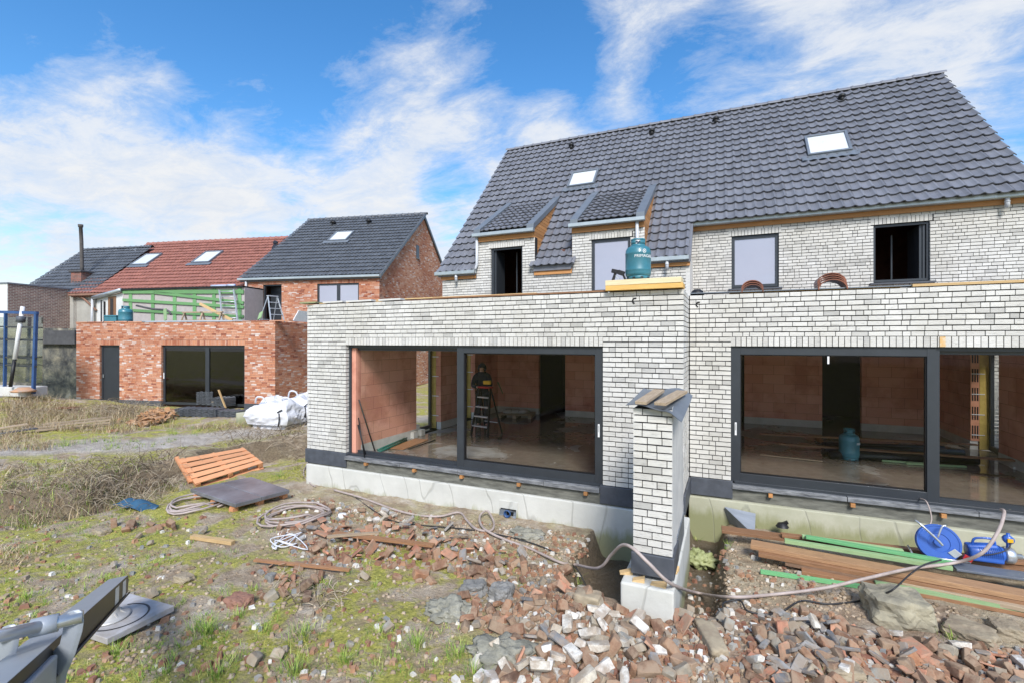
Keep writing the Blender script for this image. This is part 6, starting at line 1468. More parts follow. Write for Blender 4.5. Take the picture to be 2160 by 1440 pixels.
stick((1846, 1244), (2200, 1308), .07, .045, 'greenl', 'batten', 'right green batten on the soil, reaching behind the big boulder', 'batten', 'green battens on the soil', .08, .08)
zpl((2008, 1190), (2230, 1222), .34, .33, .22, .02, 'roofing2', 'board', 'dark slate-coloured board lying on the stack below the blue pump', 'boards on the stack', 'board') if M.setdefault('roofing2', simple('slate_board', (.15, .17, .20), (.10, .115, .14), .45, 0, 6, (1, 4, 4), src='lc')) else 0
for i, (px, py) in enumerate(((1775, 1215), (2120, 1285))):
    p = G(px, py); mb = MB(); mb.box(p.x - .05, p.x + .05, p.y - .02, p.y + .45, p.z - .04, .10); one(mb, 'timber_bearer', M['plankg'], ['left grey bearer block under the timber stack', 'right grey bearer block under the timber stack'][i], 'bearer', 'bearers under the stack')
zpl((1690, 1196), (2230, 1297), .155, .145, .19, .035, 'plank', 'plank', 'thin brown plank between the two lowest planks of the stack')
zpl((1900, 1222), (2230, 1290), .20, .20, .15, .035, 'plankg', 'plank', 'short grey weathered plank at the right front of the stack')
# grey sheet leaning on the foundation
mb = MB(); A, B, C, D = gpt(1517, 1122, .02), gpt(1592, 1130, .02), onT(1594, 1082, .95), onT(1530, 1068, .95)
nrm = (B - A).cross(D - A).normalized() * .012; mb.add([A, B, C, D, A + nrm, B + nrm, C + nrm, D + nrm], MB.BOXF); one(mb, 'fibre_cement_sheet', simple('grey_fibre_sheet', (.26, .29, .34), (.19, .215, .25), .6, 0, 4, (1, 3, 1), src='Object'), 'small grey sheet leaning against the green stained foundation', 'sheet')
mb = MB(); mb.lathe([(0, .07), (.06, .05), (.09, 0)], onT(1650, 1110, .8) , 8); mb.obox(onT(1640, 1108, .8), onT(1662, 1100, .8), .05, .04); one(mb, 'black_connector', M['black'], 'small crumpled black plastic piece behind the timber stack', 'plastic')
# recess and blue duct in the left foundation
c = onT(1073, 1078, -.06); t = thing('duct_sleeve', 'blue duct wrapped in plastic in a recess of the white foundation', 'duct', (c.x, -.06, c.z))
mb = MB(); mb.box(-.17, .17, -.012, .0, -.11, .17, 0); mb.box(-.14, .14, -.016, -.012, -.08, .05, 1); mb.build('recess', [M['conc'], M['black']], t)
mb = MB(); mb.lathe([(.045, 0), (.06, .03), (.06, .06), (.05, .06), (.04, .0)], (.02, -.06, -.0), 16, M=Matrix.Rotation(PI / 2, 4, 'X')); mb.build('duct', M['bluef'], t)
mb = MB(); n = 8; vs = [(-.15 + .3 * a / 7, -.03 - .04 * abs(noise.noise(Vector((a * .9, b * .9, 3)))) - .03 * (b < 3), -.12 + .16 * b / 7) for b in range(n) for a in range(n)]
mb.add(vs, [(a * n + b, a * n + b + 1, (a + 1) * n + b + 1, (a + 1) * n + b) for a in range(n - 1) for b in range(n - 1) if not (3 <= b <= 5 and 3 <= a <= 5)], smooth=True); mb.build('plastic_wrap', M['zincd'], t)

# ---- pump and hose reel
p = onZ(2088, 1186, .34); t = thing('water_pump', 'blue electric water pump with handle and steel flange lying on the planks', 'pump', (p.x, p.y, .345), .05)
mb = MB(); mb.lathe([(0, -.19), (.075, -.19), (.085, -.17), (.085, .12), (.07, .14), (0, .14)], (-.02, 0, .11), 22, M=Matrix.Rotation(PI / 2, 4, 'Y')); mb.build('motor_body', M['blue'], t)
mb = MB()
for k in range(12): mb.lathe([(.088, 0), (.094, .0), (.094, .006), (.088, .006)], (-.12 + k * .018, 0, .11), 18, M=Matrix.Rotation(PI / 2, 4, 'Y'))
mb.build('cooling_fins', M['blue'], t)
mb = MB(); mb.box(-.20, .10, -.085, .085, 0.02, .12); mb.obox((-.22, 0, .16), (.06, 0, .19), .11, .06); mb.build('cover', M['blue'], t, bevel=.02)
mb = MB(); mb.tube(crom([(-.16, 0, .19), (-.13, 0, .26), (.02, 0, .27), (.05, 0, .19)], 5), .013, 8); mb.build('handle', M['blue'], t)
mb = MB(); mb.lathe([(0, 0), (.085, 0), (.09, .01), (.09, .07), (.075, .09), (.03, .10), (.03, .16), (0, .16)], (.12, 0, .11), 20, M=Matrix.Rotation(PI / 2, 4, 'Y')); mb.tube([(.24, 0, .11), (.34, .02, .09)], .02, 8); mb.build('pump_head', M['steel'], t)
mb = MB(); mb.lathe([(0, -.03), (.045, -.03), (.05, .0), (.045, .035), (0, .035)], (.16, 0, .29), 14, M=Matrix.Rotation(PI / 2, 4, 'X')); mb.tube([(.16, 0, .2), (.16, 0, .36)], .018, 8); mb.build('pressure_switch', M['blue'], t)
mb = MB(); mb.box(.135, .185, -.052, -.037, .27, .31); mb.build('switch_label', M['yellow'], t)
mb = MB(); mb.tube(crom([(.17, -.03, .26), (.12, -.08, .20), (.0, -.10, .14), (-.12, -.09, .1)], 5), .007, 6); mb.build('cable', M['cable'], t)
p = onZ(1985, 1182, .36); t = thing('hose_reel', 'blue cable reel disc with steel wire stand beside the pump', 'reel', (p.x, p.y + .05, .345), -.15)
Mt = Matrix.Rotation(R(72), 4, 'X')
mb = MB(); mb.lathe([(.0, .05), (.045, .05), (.048, .022), (.10, .02), (.104, .028), (.18, .028), (.184, .034), (.2, .034), (.205, .026), (.205, .012), (.19, .008), (0, .006)], (0, .05, .19), 32, M=Mt); fd = mb.build('front_disc', M['blue'], t)
for p_ in fd.data.polygons: p_.use_smooth = False
mb = MB(); mb.lathe([(0, -.10), (.2, -.10), (.205, -.09), (.1, -.09), (.1, 0)], (0, .05, .19), 32, M=Mt); mb.build('rear_disc', M['blue'], t)
mb = MB(); mb.tube([(-.24, -.05, .02), (.26, -.05, .06)], .011, 8); mb.tube([(-.24, -.05, .02), (-.26, .2, .04)], .011, 8); mb.tube(crom([(-.22, -.02, .43), (-.16, -.06, .39), (-.02, -.06, .25), (.02, -.06, .2)], 4), .013, 8); mb.tube(crom([(.06, -.0, .42), (.02, -.02, .40), (-.02, -.05, .28)], 4), .009, 8); mb.build('wire_stand', M['steel'], t)
mb = MB(); mb.obox((.20, -.06, .12), (.27, -.06, .09), .03, .05); mb.build('red_clip', M['red'], t)
mb = MB(); mb.obox((.10, -.035, .15), (.16, -.04, .10), .004, .09, up=(0, -.3, 1)); mb.build('sticker', M['white'], t)
mb = MB(); mb.tube(crom([at(1952, 1120, 6.2), at(1965, 1095, 6.3), at(1955, 1058, 6.4), at(1940, 1050, 6.6)], 5), .008, 6); one(mb, 'thin_white_cable', M['hose'], 'thin pale cable rising from the reel to the sliding door', 'cable')

# ---- crumpled yellow green bag in the trench
def blob(name, mat, lbl, cat, c, sx, sy, sz, seed, amp=.35, fr=2.2, grp=None, flat=0.0, rz=0.0, sub=4):
    bm = bmesh.new(); bmesh.ops.create_icosphere(bm, subdivisions=sub, radius=1)
    for v in bm.verts:
        d = v.co.copy(); k = 1 + amp * noise.noise(d * fr + Vector((seed, 0, 0))) + amp * .4 * noise.noise(d * fr * 3 + Vector((0, seed, 0)))
        q = d * k
        if flat: m_ = max(abs(q.x), abs(q.y), abs(q.z)); q = q.lerp(q / m_ * .9 * q.length if m_ else q, flat)
        x, y = q.x * sx, q.y * sy; v.co = (x * math.cos(rz) - y * math.sin(rz), x * math.sin(rz) + y * math.cos(rz), q.z * sz)
    me = bpy.data.meshes.new(name); bm.to_mesh(me); bm.free()
    for p in me.polygons: p.use_smooth = flat == 0 or amp < .2
    me.materials.append(mat); o = bpy.data.objects.new(name, me); COL.objects.link(o); o.location = c; return tag(o, lbl, cat, grp)
p = G(1480, 1195); blob('plastic_bag', simple('yellow_green_bag', (.38, .41, .20), (.24, .27, .11), .5, 0, 9, rndv=0, bmp=.8, bd=.03, src='Object'), 'crumpled yellow green plastic bag in the trench beside the wall stub', 'bag', up(p, .09), .17, .15, .11, 3, .7, 2.6)
# ---- boulders
rk = simple('pale_boulder', (.40, .36, .25), (.15, .14, .115), .9, 0, 3.2, rndv=.08, bmp=.8, bd=.04, src='Object'); rk2 = simple('tan_stone', (.38, .32, .22), (.22, .17, .12), .9, 0, 5, rndv=.12, bmp=.6, bd=.03, src='Object'); rk3 = simple('grey_stone', (.24, .235, .22), (.12, .12, .115), .85, 0, 5, rndv=.15, bmp=.6, bd=.03, src='Object')
def boulder(px, py, sx, sy, sz, mat, lbl, seed, flat=.75, amp=.22, name='boulder', dz=.4, rz=0.0, grp=None):
    p = G(px, py); return blob(name, mat, lbl, 'boulder' if name == 'boulder' else 'stone', up(p, sz * dz), sx, sy, sz, seed, amp, 1.6, grp, flat, rz)
boulder(1890, 1300, .29, .24, .19, rk, 'largest boulder, squarish and pale with dark top, before the timber stack', 1.0, rz=.1)
boulder(2045, 1345, .20, .17, .09, rk2, 'flat tan stone slab right of the largest boulder', 4.0, rz=-.5)
boulder(1240, 1270, .15, .10, .08, rk2, 'squared tan stone in the middle of the brick rubble', 6.0, .9, .12)
boulder(1058, 1262, .13, .11, .12, rk3, 'dark grey angular stone at the upper left of the rubble heap', 8.0, .8, .3)
boulder(1000, 1248, .17, .12, .09, rk3, 'light grey mortar lump beside the dark angular stone', 12.0, .4, .35)
boulder(1775, 1425, .17, .11, .07, rk2, 'long tan stone at the bottom edge right of centre', 15.0, rz=.4)
boulder(2120, 1335, .12, .14, .08, rk2, 'tan stone at the right photo edge above the rubble', 18.0)
boulder(1505, 1330, .10, .22, .05, M['siderend'], 'long pale block on the soil ridge between the rubble heaps', 21.0, .85, .1) if 0 else None
boulder(1500, 1350, .09, .28, .07, rk2, 'long sandy concrete strip pointing away between the rubble heaps', 21.0, .85, .12, rz=.35, dz=.1)
boulder(505, 1275, .14, .11, .08, simple('reddish_stone', (.30, .16, .11), (.18, .09, .065), .9, 0, 6, src='Object', bmp=.5), 'reddish brown stone lying alone on the moss', 25.0, .7, .3)
boulder(388, 1225, .12, .08, .06, rk2, 'brown stone half sunk in the moss above the outrigger pad', 28.0, .8, .2)
boulder(572, 1222, .06, .05, .06, rk3, 'small grey stone beside red brick pieces on the moss', 31.0)
boulder(215, 1125, .14, .08, .06, rk2, 'low brown stone near the foot of the bank at left', 35.0)
# mortar heaps
mo = simple('grey_mortar', (.34, .33, .27), (.17, .165, .13), .95, 0, 7, rndv=.05, bmp=1.0, bd=.05, src='Object')
for (px, py, sx, sy, sz, lb, sd) in ((950, 1292, .26, .20, .13, 'heap of hardened grey mortar at the left edge of the rubble', 2), (1065, 1385, .34, .24, .13, 'larger heap of grey mortar near the bottom of the rubble', 7), (1110, 1128, .30, .18, .07, 'flat spill of grey mortar near the foundation', 11)):
    p = G(px, py); blob('mortar_heap', mo, lb, 'mortar heap', up(p, .0), sx, sy, sz, sd, .45, 2.8, 'heaps of grey mortar', sub=5)

# ---- outrigger of a machine, bottom left
def outrigger():
    zt = .13
    ct, cr, cb = onZ(264, 1247, zt), onZ(368, 1276, zt), onZ(226, 1346, zt); cl = ct + cb - cr
    mb = MB(); q = [cb, cr, ct, cl]; mb.add([v - Vector((0, 0, .06)) for v in q] + q, MB.BOXF, 0); one(mb, 'support_pad', M['slab'], 'square grey support pad lying on the moss under the outrigger foot', 'pad', bevel=.006)
    foot = onZ(232, 1302, zt); tip = at(250, 1222, 4.70); near = at(70, 1398, 2.35)
    t = thing('outrigger_arm', 'grey and black hydraulic outrigger arm reaching in from the lower left corner', 'outrigger', foot); o = foot
    d = (tip - near).normalized(); sd = d.cross(Vector((0, 0, 1))).normalized(); u = sd.cross(d)
    w, h = .15, .155
    tp = tip - u * h * .35
    def P_(l, a, b): return near + (tp - near) * l + sd * a + u * b - o
    mb = MB()
    vs = [P_(l, a, b) for l in (-.35, 1.0) for a, b in ((-w / 2, -h / 2), (w / 2, -h / 2), (w / 2, h / 2), (-w / 2, h / 2))]
    L = (tp - near).length
    tipv = [P_(1.0, a, b) + d * e for a, b, e in ((-w / 2, -h / 2, .0), (w / 2, -h / 2, .0), (w / 2, h / 2 - .05, .04), (-w / 2, h / 2 - .05, .04))]
    mb.add(vs[:4] + tipv + vs[4:], [(0, 1, 2, 3), (0, 1, 5, 4), (1, 2, 10, 6, 5), (2, 3, 11, 10), (3, 0, 4, 7, 11), (10, 11, 7, 6), (4, 5, 6, 7)], 0)
    mb.build('boom', M['boomd'], t)
    mb = MB(); mb.add([P_(-.35, -w / 2 + .002, h / 2 + .002), P_(-.35, w / 2 - .002, h / 2 + .002), P_(.995, w / 2 - .002, h / 2 + .002), P_(.995, -w / 2 + .002, h / 2 + .002)], [(0, 1, 2, 3)]); mb.build('top_sky_sheen', M['boom'], t, solid=.003)  # grey sheet paints the sky's reflection onto the boom's upper face
    for k, (l0, l1) in enumerate(((.70, .78), (.86, .94))):
        mb = MB(); mb.add([P_(l0, w / 2 + .002, -h / 2 + .01), P_(l1, w / 2 + .002, -h / 2 + .01), P_(l1, w / 2 + .002, h / 2 - .015), P_(l0, w / 2 + .002, h / 2 - .015)], [(0, 1, 2, 3)]); mb.build('reflector_stripe', M['white'], t)
    mb = MB(); mb.tube([P_(-.3, w / 2 + .012, -h / 2 - .005), P_(1.0, w / 2 + .012, -h / 2 - .005)], .009, 6); mb.tube([P_(-.3, w / 2 - .01, -h / 2 - .02), P_(.99, w / 2 - .01, -h / 2 - .02)], .008, 6); mb.build('edge_rail', M['cable'], t)
    # leg and foot
    top = tp - o - d * .07
    mb = MB(); mb.obox(top, Vector((0, 0, .14)), .10, .10, up=sd); mb.build('leg', M['boomd'], t, bevel=.01)
    mb = MB(); mb.lathe([(0, .02), (.165, .004), (.17, .012), (.155, .022), (.09, .05), (.07, .10), (.075, .115), (.05, .115), (.045, .09), (0, .09)], (0, 0, 0), 32)
    for k in range(8): a = k * PI / 4; mb.obox((.07 * math.cos(a), .07 * math.sin(a), .05), (.14 * math.cos(a), .14 * math.sin(a), .022), .012, .05, h1=.01)
    mb.build('foot_plate', simple('worn_foot', (.55, .55, .54), (.38, .36, .34), .5, .3, 6, rndv=0, src='Object'), t)
    mb = MB(); mb.lathe([(0, .16), (.03, .155), (.045, .13), (.04, .1)], (0, 0, 0), 16); mb.build('ball_joint', M['ridge'], t)
    mb = MB(); mb.lathe([(.23, .002), (.24, .006), (.25, .002)], (.06, .05, 0), 40, a0=-1.2, a1=2.4); mb.build('ring_mark', M['cable'], t)
    # sleeve bracket with lug and ram
    n = len([0])
    poly = [(84, 1303), (95, 1299), (104, 1306), (107, 1325), (103, 1350), (88, 1398), (70, 1440), (60, 1500), (-160, 1560), (-160, 1450), (0, 1402), (48, 1392), (66, 1372), (72, 1345), (76, 1318)]
    for nm, dep, off in (('lug_plate', 2.33, 0), ('lug_plate', 2.33, 1)):
        pts = [at(x, y, dep) for x, y in poly]
        nn = (pts[1] - pts[5]).cross(pts[10] - pts[5]).normalized(); nn = sd
        a = [p - o + nn * (.10 - off * .23) for p in pts]; b = [p + nn * .025 for p in a]; k = len(a); mb = MB()
        mb.add(a + b, [tuple(range(k)), tuple(range(2 * k - 1, k - 1, -1))] + [(i, (i + 1) % k, k + (i + 1) % k, k + i) for i in range(k)]); mb.build(nm, M['boom'], t, bevel=.005)
    pin = at(94, 1318, 2.33) - o
    mb = MB(); mb.tube([pin - sd * .16, pin + sd * .14], .030, 16); mb.build('pin', M['steel'], t)
    mb = MB(); mb.tube([pin - sd * .05, pin + sd * .05], .042, 16); mb.build('rod_eye', M['boom'], t)
    r0 = pin; r1 = at(-160, 1378, 1.9) - o
    mb = MB(); mb.tube([r0, r1], .027, 20); mb.build('ram_rod', M['chrome'], t)
    s0, s1 = P_(-.02, 0, 0), P_(-.6, 0, 0)
    mb = MB(); mb.obox(P_(-.02, 0, -.06), P_(-.7, 0, -.08), .20, .17, up=u); mb.build('sleeve', M['boom'], t, bevel=.01)
    mb = MB(); bp = at(55, 1425, 2.25) - o; mb.tube([bp + sd * .02, bp + sd * .06], .014, 6); mb.build('bolt', M['steel'], t)
    mb = MB(); bp = at(36, 1436, 2.2) - o; mb.obox(bp, bp + d * .05, .01, .05); mb.build('yellow_sticker', M['yellow'], t)
outrigger()

# ------------------------------------------------------------------ rubble
def hull_piece(seed, L, W, H, cuts=2, jit=.12):
    rg = random.Random(seed); pts = []
    for sx in (-1, 1):
        for sy in (-1, 1):
            for sz in (-1, 1):
                p = Vector((sx * L / 2, sy * W / 2, sz * H / 2)); p += Vector((rg.uniform(-1, 1) * L * jit * .6, rg.uniform(-1, 1) * W * jit, rg.uniform(-1, 1) * H * jit * .6))
                if rg.random() < cuts / 8:
                    for ax in range(3): q = p.copy(); q[ax] *= rg.uniform(.2, .6); pts.append(q)
                else: pts.append(p)
    bm = bmesh.new()
    for p in pts: bm.verts.new(p)
    r = bmesh.ops.convex_hull(bm, input=bm.verts)
    bmesh.ops.delete(bm, geom=[v for v in bm.verts if not v.link_faces], context='VERTS')
    bmesh.ops.bevel(bm, geom=list(bm.edges), offset=min(L, W, H) * .07, segments=1, affect='EDGES', clamp_overlap=True)
    bmesh.ops.triangulate(bm, faces=[f for f in bm.faces if len(f.verts) > 4])
    return bm
def objrand_mat(name, stops, rough=.9, ns=10, bmp=.5):
    m, nt, bs = nmat(name); oi = N(nt, 'ShaderNodeObjectInfo'); c = ramp(nt, oi.outputs['Random'], stops); v = coords(nt)
    ad = N(nt, 'ShaderNodeVectorMath', operation='ADD'); cx = N(nt, 'ShaderNodeCombineXYZ'); nt.links.new(math_(nt, 'MULTIPLY', oi.outputs['Random'], 37.0), cx.inputs[0]); nt.links.new(v, ad.inputs[0]); nt.links.new(cx.outputs[0], ad.inputs[1])
    f = noi(nt, ad.outputs[0], ns, 6, .7); c = mixc(nt, 1.0, c, ramp(nt, f, [(.3, G3(.55)), (.55, G3(1)), (.75, (1.2, 1.15, 1.1))]), 'MULTIPLY')
    f2 = noi(nt, ad.outputs[0], 5, 5, .7); c = mixc(nt, ramp(nt, f2, [(.42, G3(0)), (.56, G3(.7))]), c, (.30, .225, .155))
    nt.links.new(c, bs.inputs['Base Color']); bs.inputs['Roughness'].default_value = rough; bump(nt, bs, f, bmp, .02); return m
BR = objrand_mat('old_brick', [(0, (.15, .085, .055)), (.25, (.23, .125, .075)), (.5, (.33, .175, .105)), (.7, (.26, .18, .12)), (.85, (.44, .19, .09)), (1, (.40, .29, .20))])
WB = objrand_mat('pale_brick', [(0, (.50, .45, .36)), (.5, (.66, .63, .56)), (1, (.72, .70, .66))], .8, 14, .3)
OT = objrand_mat('orange_tile', [(0, (.46, .20, .12)), (.5, (.52, .26, .16)), (1, (.38, .16, .10))], .8, 12, .3)
SL = objrand_mat('slate_piece', [(0, (.12, .125, .135)), (.4, (.24, .245, .25)), (.8, (.36, .36, .35)), (1, (.13, .13, .14))], .6, 12, .3)
ST = objrand_mat('field_stone', [(0, (.24, .22, .18)), (.5, (.38, .33, .25)), (1, (.28, .29, .27))], .9, 9, .6)
def inpoly(x, y, P_):
    c = False; j = len(P_) - 1
    for i in range(len(P_)):
        if (P_[i][1] > y) != (P_[j][1] > y) and x < (P_[j][0] - P_[i][0]) * (y - P_[i][1]) / (P_[j][1] - P_[i][1]) + P_[i][0]: c = not c
        j = i
    return c
def samp(poly, rg):
    xs = [p[0] for p in poly]; ys = [p[1] for p in poly]
    while True:
        x, y = rg.uniform(min(xs), max(xs)), rg.uniform(min(ys), max(ys))
        if inpoly(x, y, poly): return x, y
HEAP1 = [(925, 1195), (1060, 1175), (1180, 1195), (1235, 1245), (1300, 1290), (1445, 1312), (1450, 1325), (1440, 1460), (1010, 1460), (1090, 1340), (960, 1330), (985, 1225)]
HEAP2 = [(1600, 1300), (1700, 1290), (1830, 1340), (1990, 1355), (2160, 1370), (2220, 1400), (2220, 1470), (1590, 1470), (1575, 1380)]
TILEZ = [(600, 1120), (720, 1090), (900, 1115), (1010, 1150), (1130, 1185), (1000, 1200), (930, 1180), (700, 1185), (640, 1160)]
BAND = [(540, 1075), (720, 1060), (960, 1130), (1130, 1170), (1180, 1190), (1060, 1195), (900, 1200), (640, 1200), (600, 1140)]
def scatter(name, cat, label, group, mat, dims, zones, seed, nbase=7, lift=.35, tilt=.6, mind=.07, szr=(.7, 1.15), cuts=2, stack=.06):
    rg = random.Random(seed); bases = []; placed = []
    for k in range(nbase):
        bm = hull_piece(seed * 31 + k, *dims, cuts=cuts); me = bpy.data.meshes.new(name); bm.to_mesh(me); bm.free(); me.materials.append(mat); bases.append(me)
    for poly, cnt in zones:
        for _ in range(cnt):
            for tr in range(25):
                x, y = samp(poly, rg); p = G(x, y)
                if all((p.x - q[0]) ** 2 + (p.y - q[1]) ** 2 > mind ** 2 for q in placed[-120:]): break
            placed.append((p.x, p.y)); o = bpy.data.objects.new(name, rg.choice(bases)); COL.objects.link(o)
            s = rg.uniform(*szr); o.scale = (s, s * rg.uniform(.85, 1.1), s * rg.uniform(.85, 1.1)); o.location = (p.x, p.y, p.z + dims[2] * s * lift + rg.uniform(0, stack))
            o.rotation_euler = (rg.gauss(0, tilt * .6), rg.gauss(0, tilt * .6), rg.uniform(0, 6.28)); tag(o, label, cat, group)
scatter('broken_brick', 'brick', 'broken old brown or reddish brick in the rubble spread before the white house', 'broken brown bricks in the rubble', BR, (.165, .095, .075), [(HEAP1, 128), (HEAP2, 100), (BAND, 34), ([(800, 1165), (930, 1170), (930, 1240), (850, 1240)], 10), ([(560, 1205), (720, 1190), (640, 1270), (540, 1260)], 9), ([(400, 1120), (330, 1100), (220, 1110), (300, 1140)], 9)], 3, 9, .10, .9, .075, (.45, 1.2), 3, .05)
scatter('white_brick_piece', 'brick', 'new whitish brick or half brick thrown on the rubble heap', 'white bricks in the rubble', WB, (.16, .085, .062), [([(1110, 1300), (1290, 1290), (1400, 1350), (1400, 1450), (1060, 1460), (1130, 1380)], 36), ([(1000, 1400), (1060, 1370), (1080, 1450), (1000, 1450)], 5), ([(770, 1085), (880, 1095), (860, 1130), (780, 1125)], 12), ([(1560, 1300), (1800, 1300), (1900, 1440), (1600, 1440)], 5), ([(1820, 1320), (2160, 1340), (2160, 1430), (1900, 1430)], 4)], 5, 6, .4, .7, .08, (.6, 1.15), 1, .08)
scatter('roof_tile_shard', 'tile shard', 'orange terracotta tile shard lying in the rubble', 'orange tile shards in the rubble', OT, (.19, .10, .022), [(TILEZ, 48), (HEAP1, 20), (HEAP2, 34), ([(540, 1195), (660, 1190), (600, 1260)], 6)], 8, 6, .6, .9, .06, (.4, 1.15), 2, .07)
scatter('slate_shard', 'slate', 'grey slate or concrete splinter in the rubble', 'grey splinters in the rubble', SL, (.16, .075, .03), [([(1590, 1310), (1780, 1320), (1800, 1440), (1620, 1440)], 40), (HEAP2, 16), (HEAP1, 8), (TILEZ, 16), ([(740, 1060), (960, 1110), (940, 1150), (800, 1120)], 8)], 11, 6, .8, .8, .06, (.5, 1.2), 2, .08)
scatter('field_stone', 'stone', 'tan or greyish stone lying among the bricks of the rubble', 'loose stones in the rubble', ST, (.13, .10, .08), [(HEAP1, 24), (HEAP2, 30), ([(1440, 1290), (1560, 1290), (1560, 1330), (1450, 1330)], 8), ([(100, 1100), (900, 1100), (900, 1440), (400, 1440)], 14)], 14, 6, .35, .9, .08, (.5, 1.1), 3, .03)
def chips():
    rg = random.Random(77); mb = MB()
    zones = [(HEAP1, 1700), (HEAP2, 1700), (BAND, 900), ([(1440, 1290), (1620, 1290), (1560, 1440), (1440, 1440)], 260), ([(0, 1090), (600, 1090), (1000, 1440), (0, 1440)], 420), ([(600, 1040), (1240, 1130), (1240, 1190), (700, 1080)], 260), ([(1440, 1150), (1650, 1150), (1800, 1300), (1450, 1300)], 160)]
    for poly, cnt in zones:
        for _ in range(cnt):
            x, y = samp(poly, rg); p = G(x, y); s = rg.uniform(.008, .034); a = rg.uniform(0, 6.28)
            c_, s_ = math.cos(a), math.sin(a); sx, sy, sz = s * rg.uniform(.6, 1.6), s, s * rg.uniform(.4, .9)
            vs = []
            for q in ((-1, -1, -1), (1, -1, -1), (1, 1, -1), (-1, 1, -1), (-.7, -.8, 1), (.8, -.6, 1), (.6, .8, 1), (-.8, .7, 1)):
                lx, ly = q[0] * sx * rg.uniform(.7, 1.1), q[1] * sy * rg.uniform(.7, 1.1); vs.append((p.x + lx * c_ - ly * s_, p.y + lx * s_ + ly * c_, p.z + (q[2] + .6) * sz))
            mb.add(vs, MB.BOXF, 0, rg.random())
    m, nt, bs = nmat('chips'); c = ramp(nt, attr(nt, 'rnd'), [(0, (.22, .10, .065)), (.3, (.30, .17, .105)), (.5, (.38, .21, .12)), (.62, (.33, .27, .20)), (.78, (.22, .23, .23)), (.86, (.46, .42, .35)), (1, (.72, .70, .65))]); nt.links.new(c, bs.inputs['Base Color']); bs.inputs['Roughness'].default_value = .9
    o = mb.build('rubble_chips', m); tag(o, 'small brick and mortar chips strewn over the soil', 'rubble', kind='stuff')
chips()
def clods():
    rg = random.Random(78); mb = MB()
    zones = [([(0, 1085), (560, 1075), (900, 1180), (1000, 1440), (0, 1440)], 1100), (HEAP1, 900), (HEAP2, 900), ([(600, 1040), (1240, 1130), (1240, 1190), (700, 1090)], 700), ([(1440, 1290), (1620, 1290), (1560, 1440), (1440, 1440)], 350), ([(1540, 1110), (1700, 1180), (2160, 1330), (1500, 1290)], 700)]
    for poly, cnt in zones:
        for _ in range(cnt):
            x, y = samp(poly, rg); p = G(x, y); s = rg.uniform(.006, .028); a = rg.uniform(0, 6.28); c_, s_ = math.cos(a), math.sin(a); vs = []
            for q in ((-1, -1, -1), (1, -1, -1), (1, 1, -1), (-1, 1, -1), (-.5, -.6, 1), (.6, -.4, 1), (.4, .6, 1), (-.6, .5, 1)):
                lx, ly = q[0] * s * rg.uniform(.6, 1.5), q[1] * s * rg.uniform(.6, 1.3); vs.append((p.x + lx * c_ - ly * s_, p.y + lx * s_ + ly * c_, p.z + (q[2] * .5 + .2) * s * rg.uniform(.7, 1.2)))
            mb.add(vs, MB.BOXF, 0, rg.random(), smooth=True)
    m, nt, bs = nmat('clods'); nt.links.new(ramp(nt, attr(nt, 'rnd'), [(0, (.20, .145, .09)), (.5, (.34, .26, .175)), (1, (.46, .37, .27))]), bs.inputs['Base Color']); bs.inputs['Roughness'].default_value = .95
    o = mb.build('soil_clods', m); tag(o, 'small crumbled clods of tan soil', 'soil', kind='stuff')
clods()
# orange tile heap on the terrace
def tileheap():
    rg = random.Random(5); bases = []
    for k in range(5):
        bm = hull_piece(900 + k, .22, .12, .03, 2); me = bpy.data.meshes.new('tile_piece'); bm.to_mesh(me); bm.free(); me.materials.append(TH_M); bases.append(me)
    for i in range(150):
        u = rg.gauss(0, .45); px = 322 + u * 55 + rg.uniform(-12, 12); py = 888 - u * 9 + rg.uniform(-8, 8); p = G(px, py); hgt = .26 * math.exp(-((px - 335) / 40) ** 2)
        o = bpy.data.objects.new('tile_piece', rg.choice(bases)); COL.objects.link(o); o.location = (p.x, p.y, p.z + .03 + rg.random() * hgt); o.rotation_euler = (rg.gauss(0, .5), rg.gauss(0, .5), rg.uniform(0, 6.28)); s = rg.uniform(.7, 1.2); o.scale = (s, s, s)
        tag(o, 'broken ochre tile piece in the heap before the red brick extension', 'tile piece', 'ochre tile pieces in the heap')
TH_M = objrand_mat('ochre_tile', [(0, (.50, .24, .09)), (.5, (.58, .30, .13)), (1, (.40, .17, .07))], .9)
tileheap()

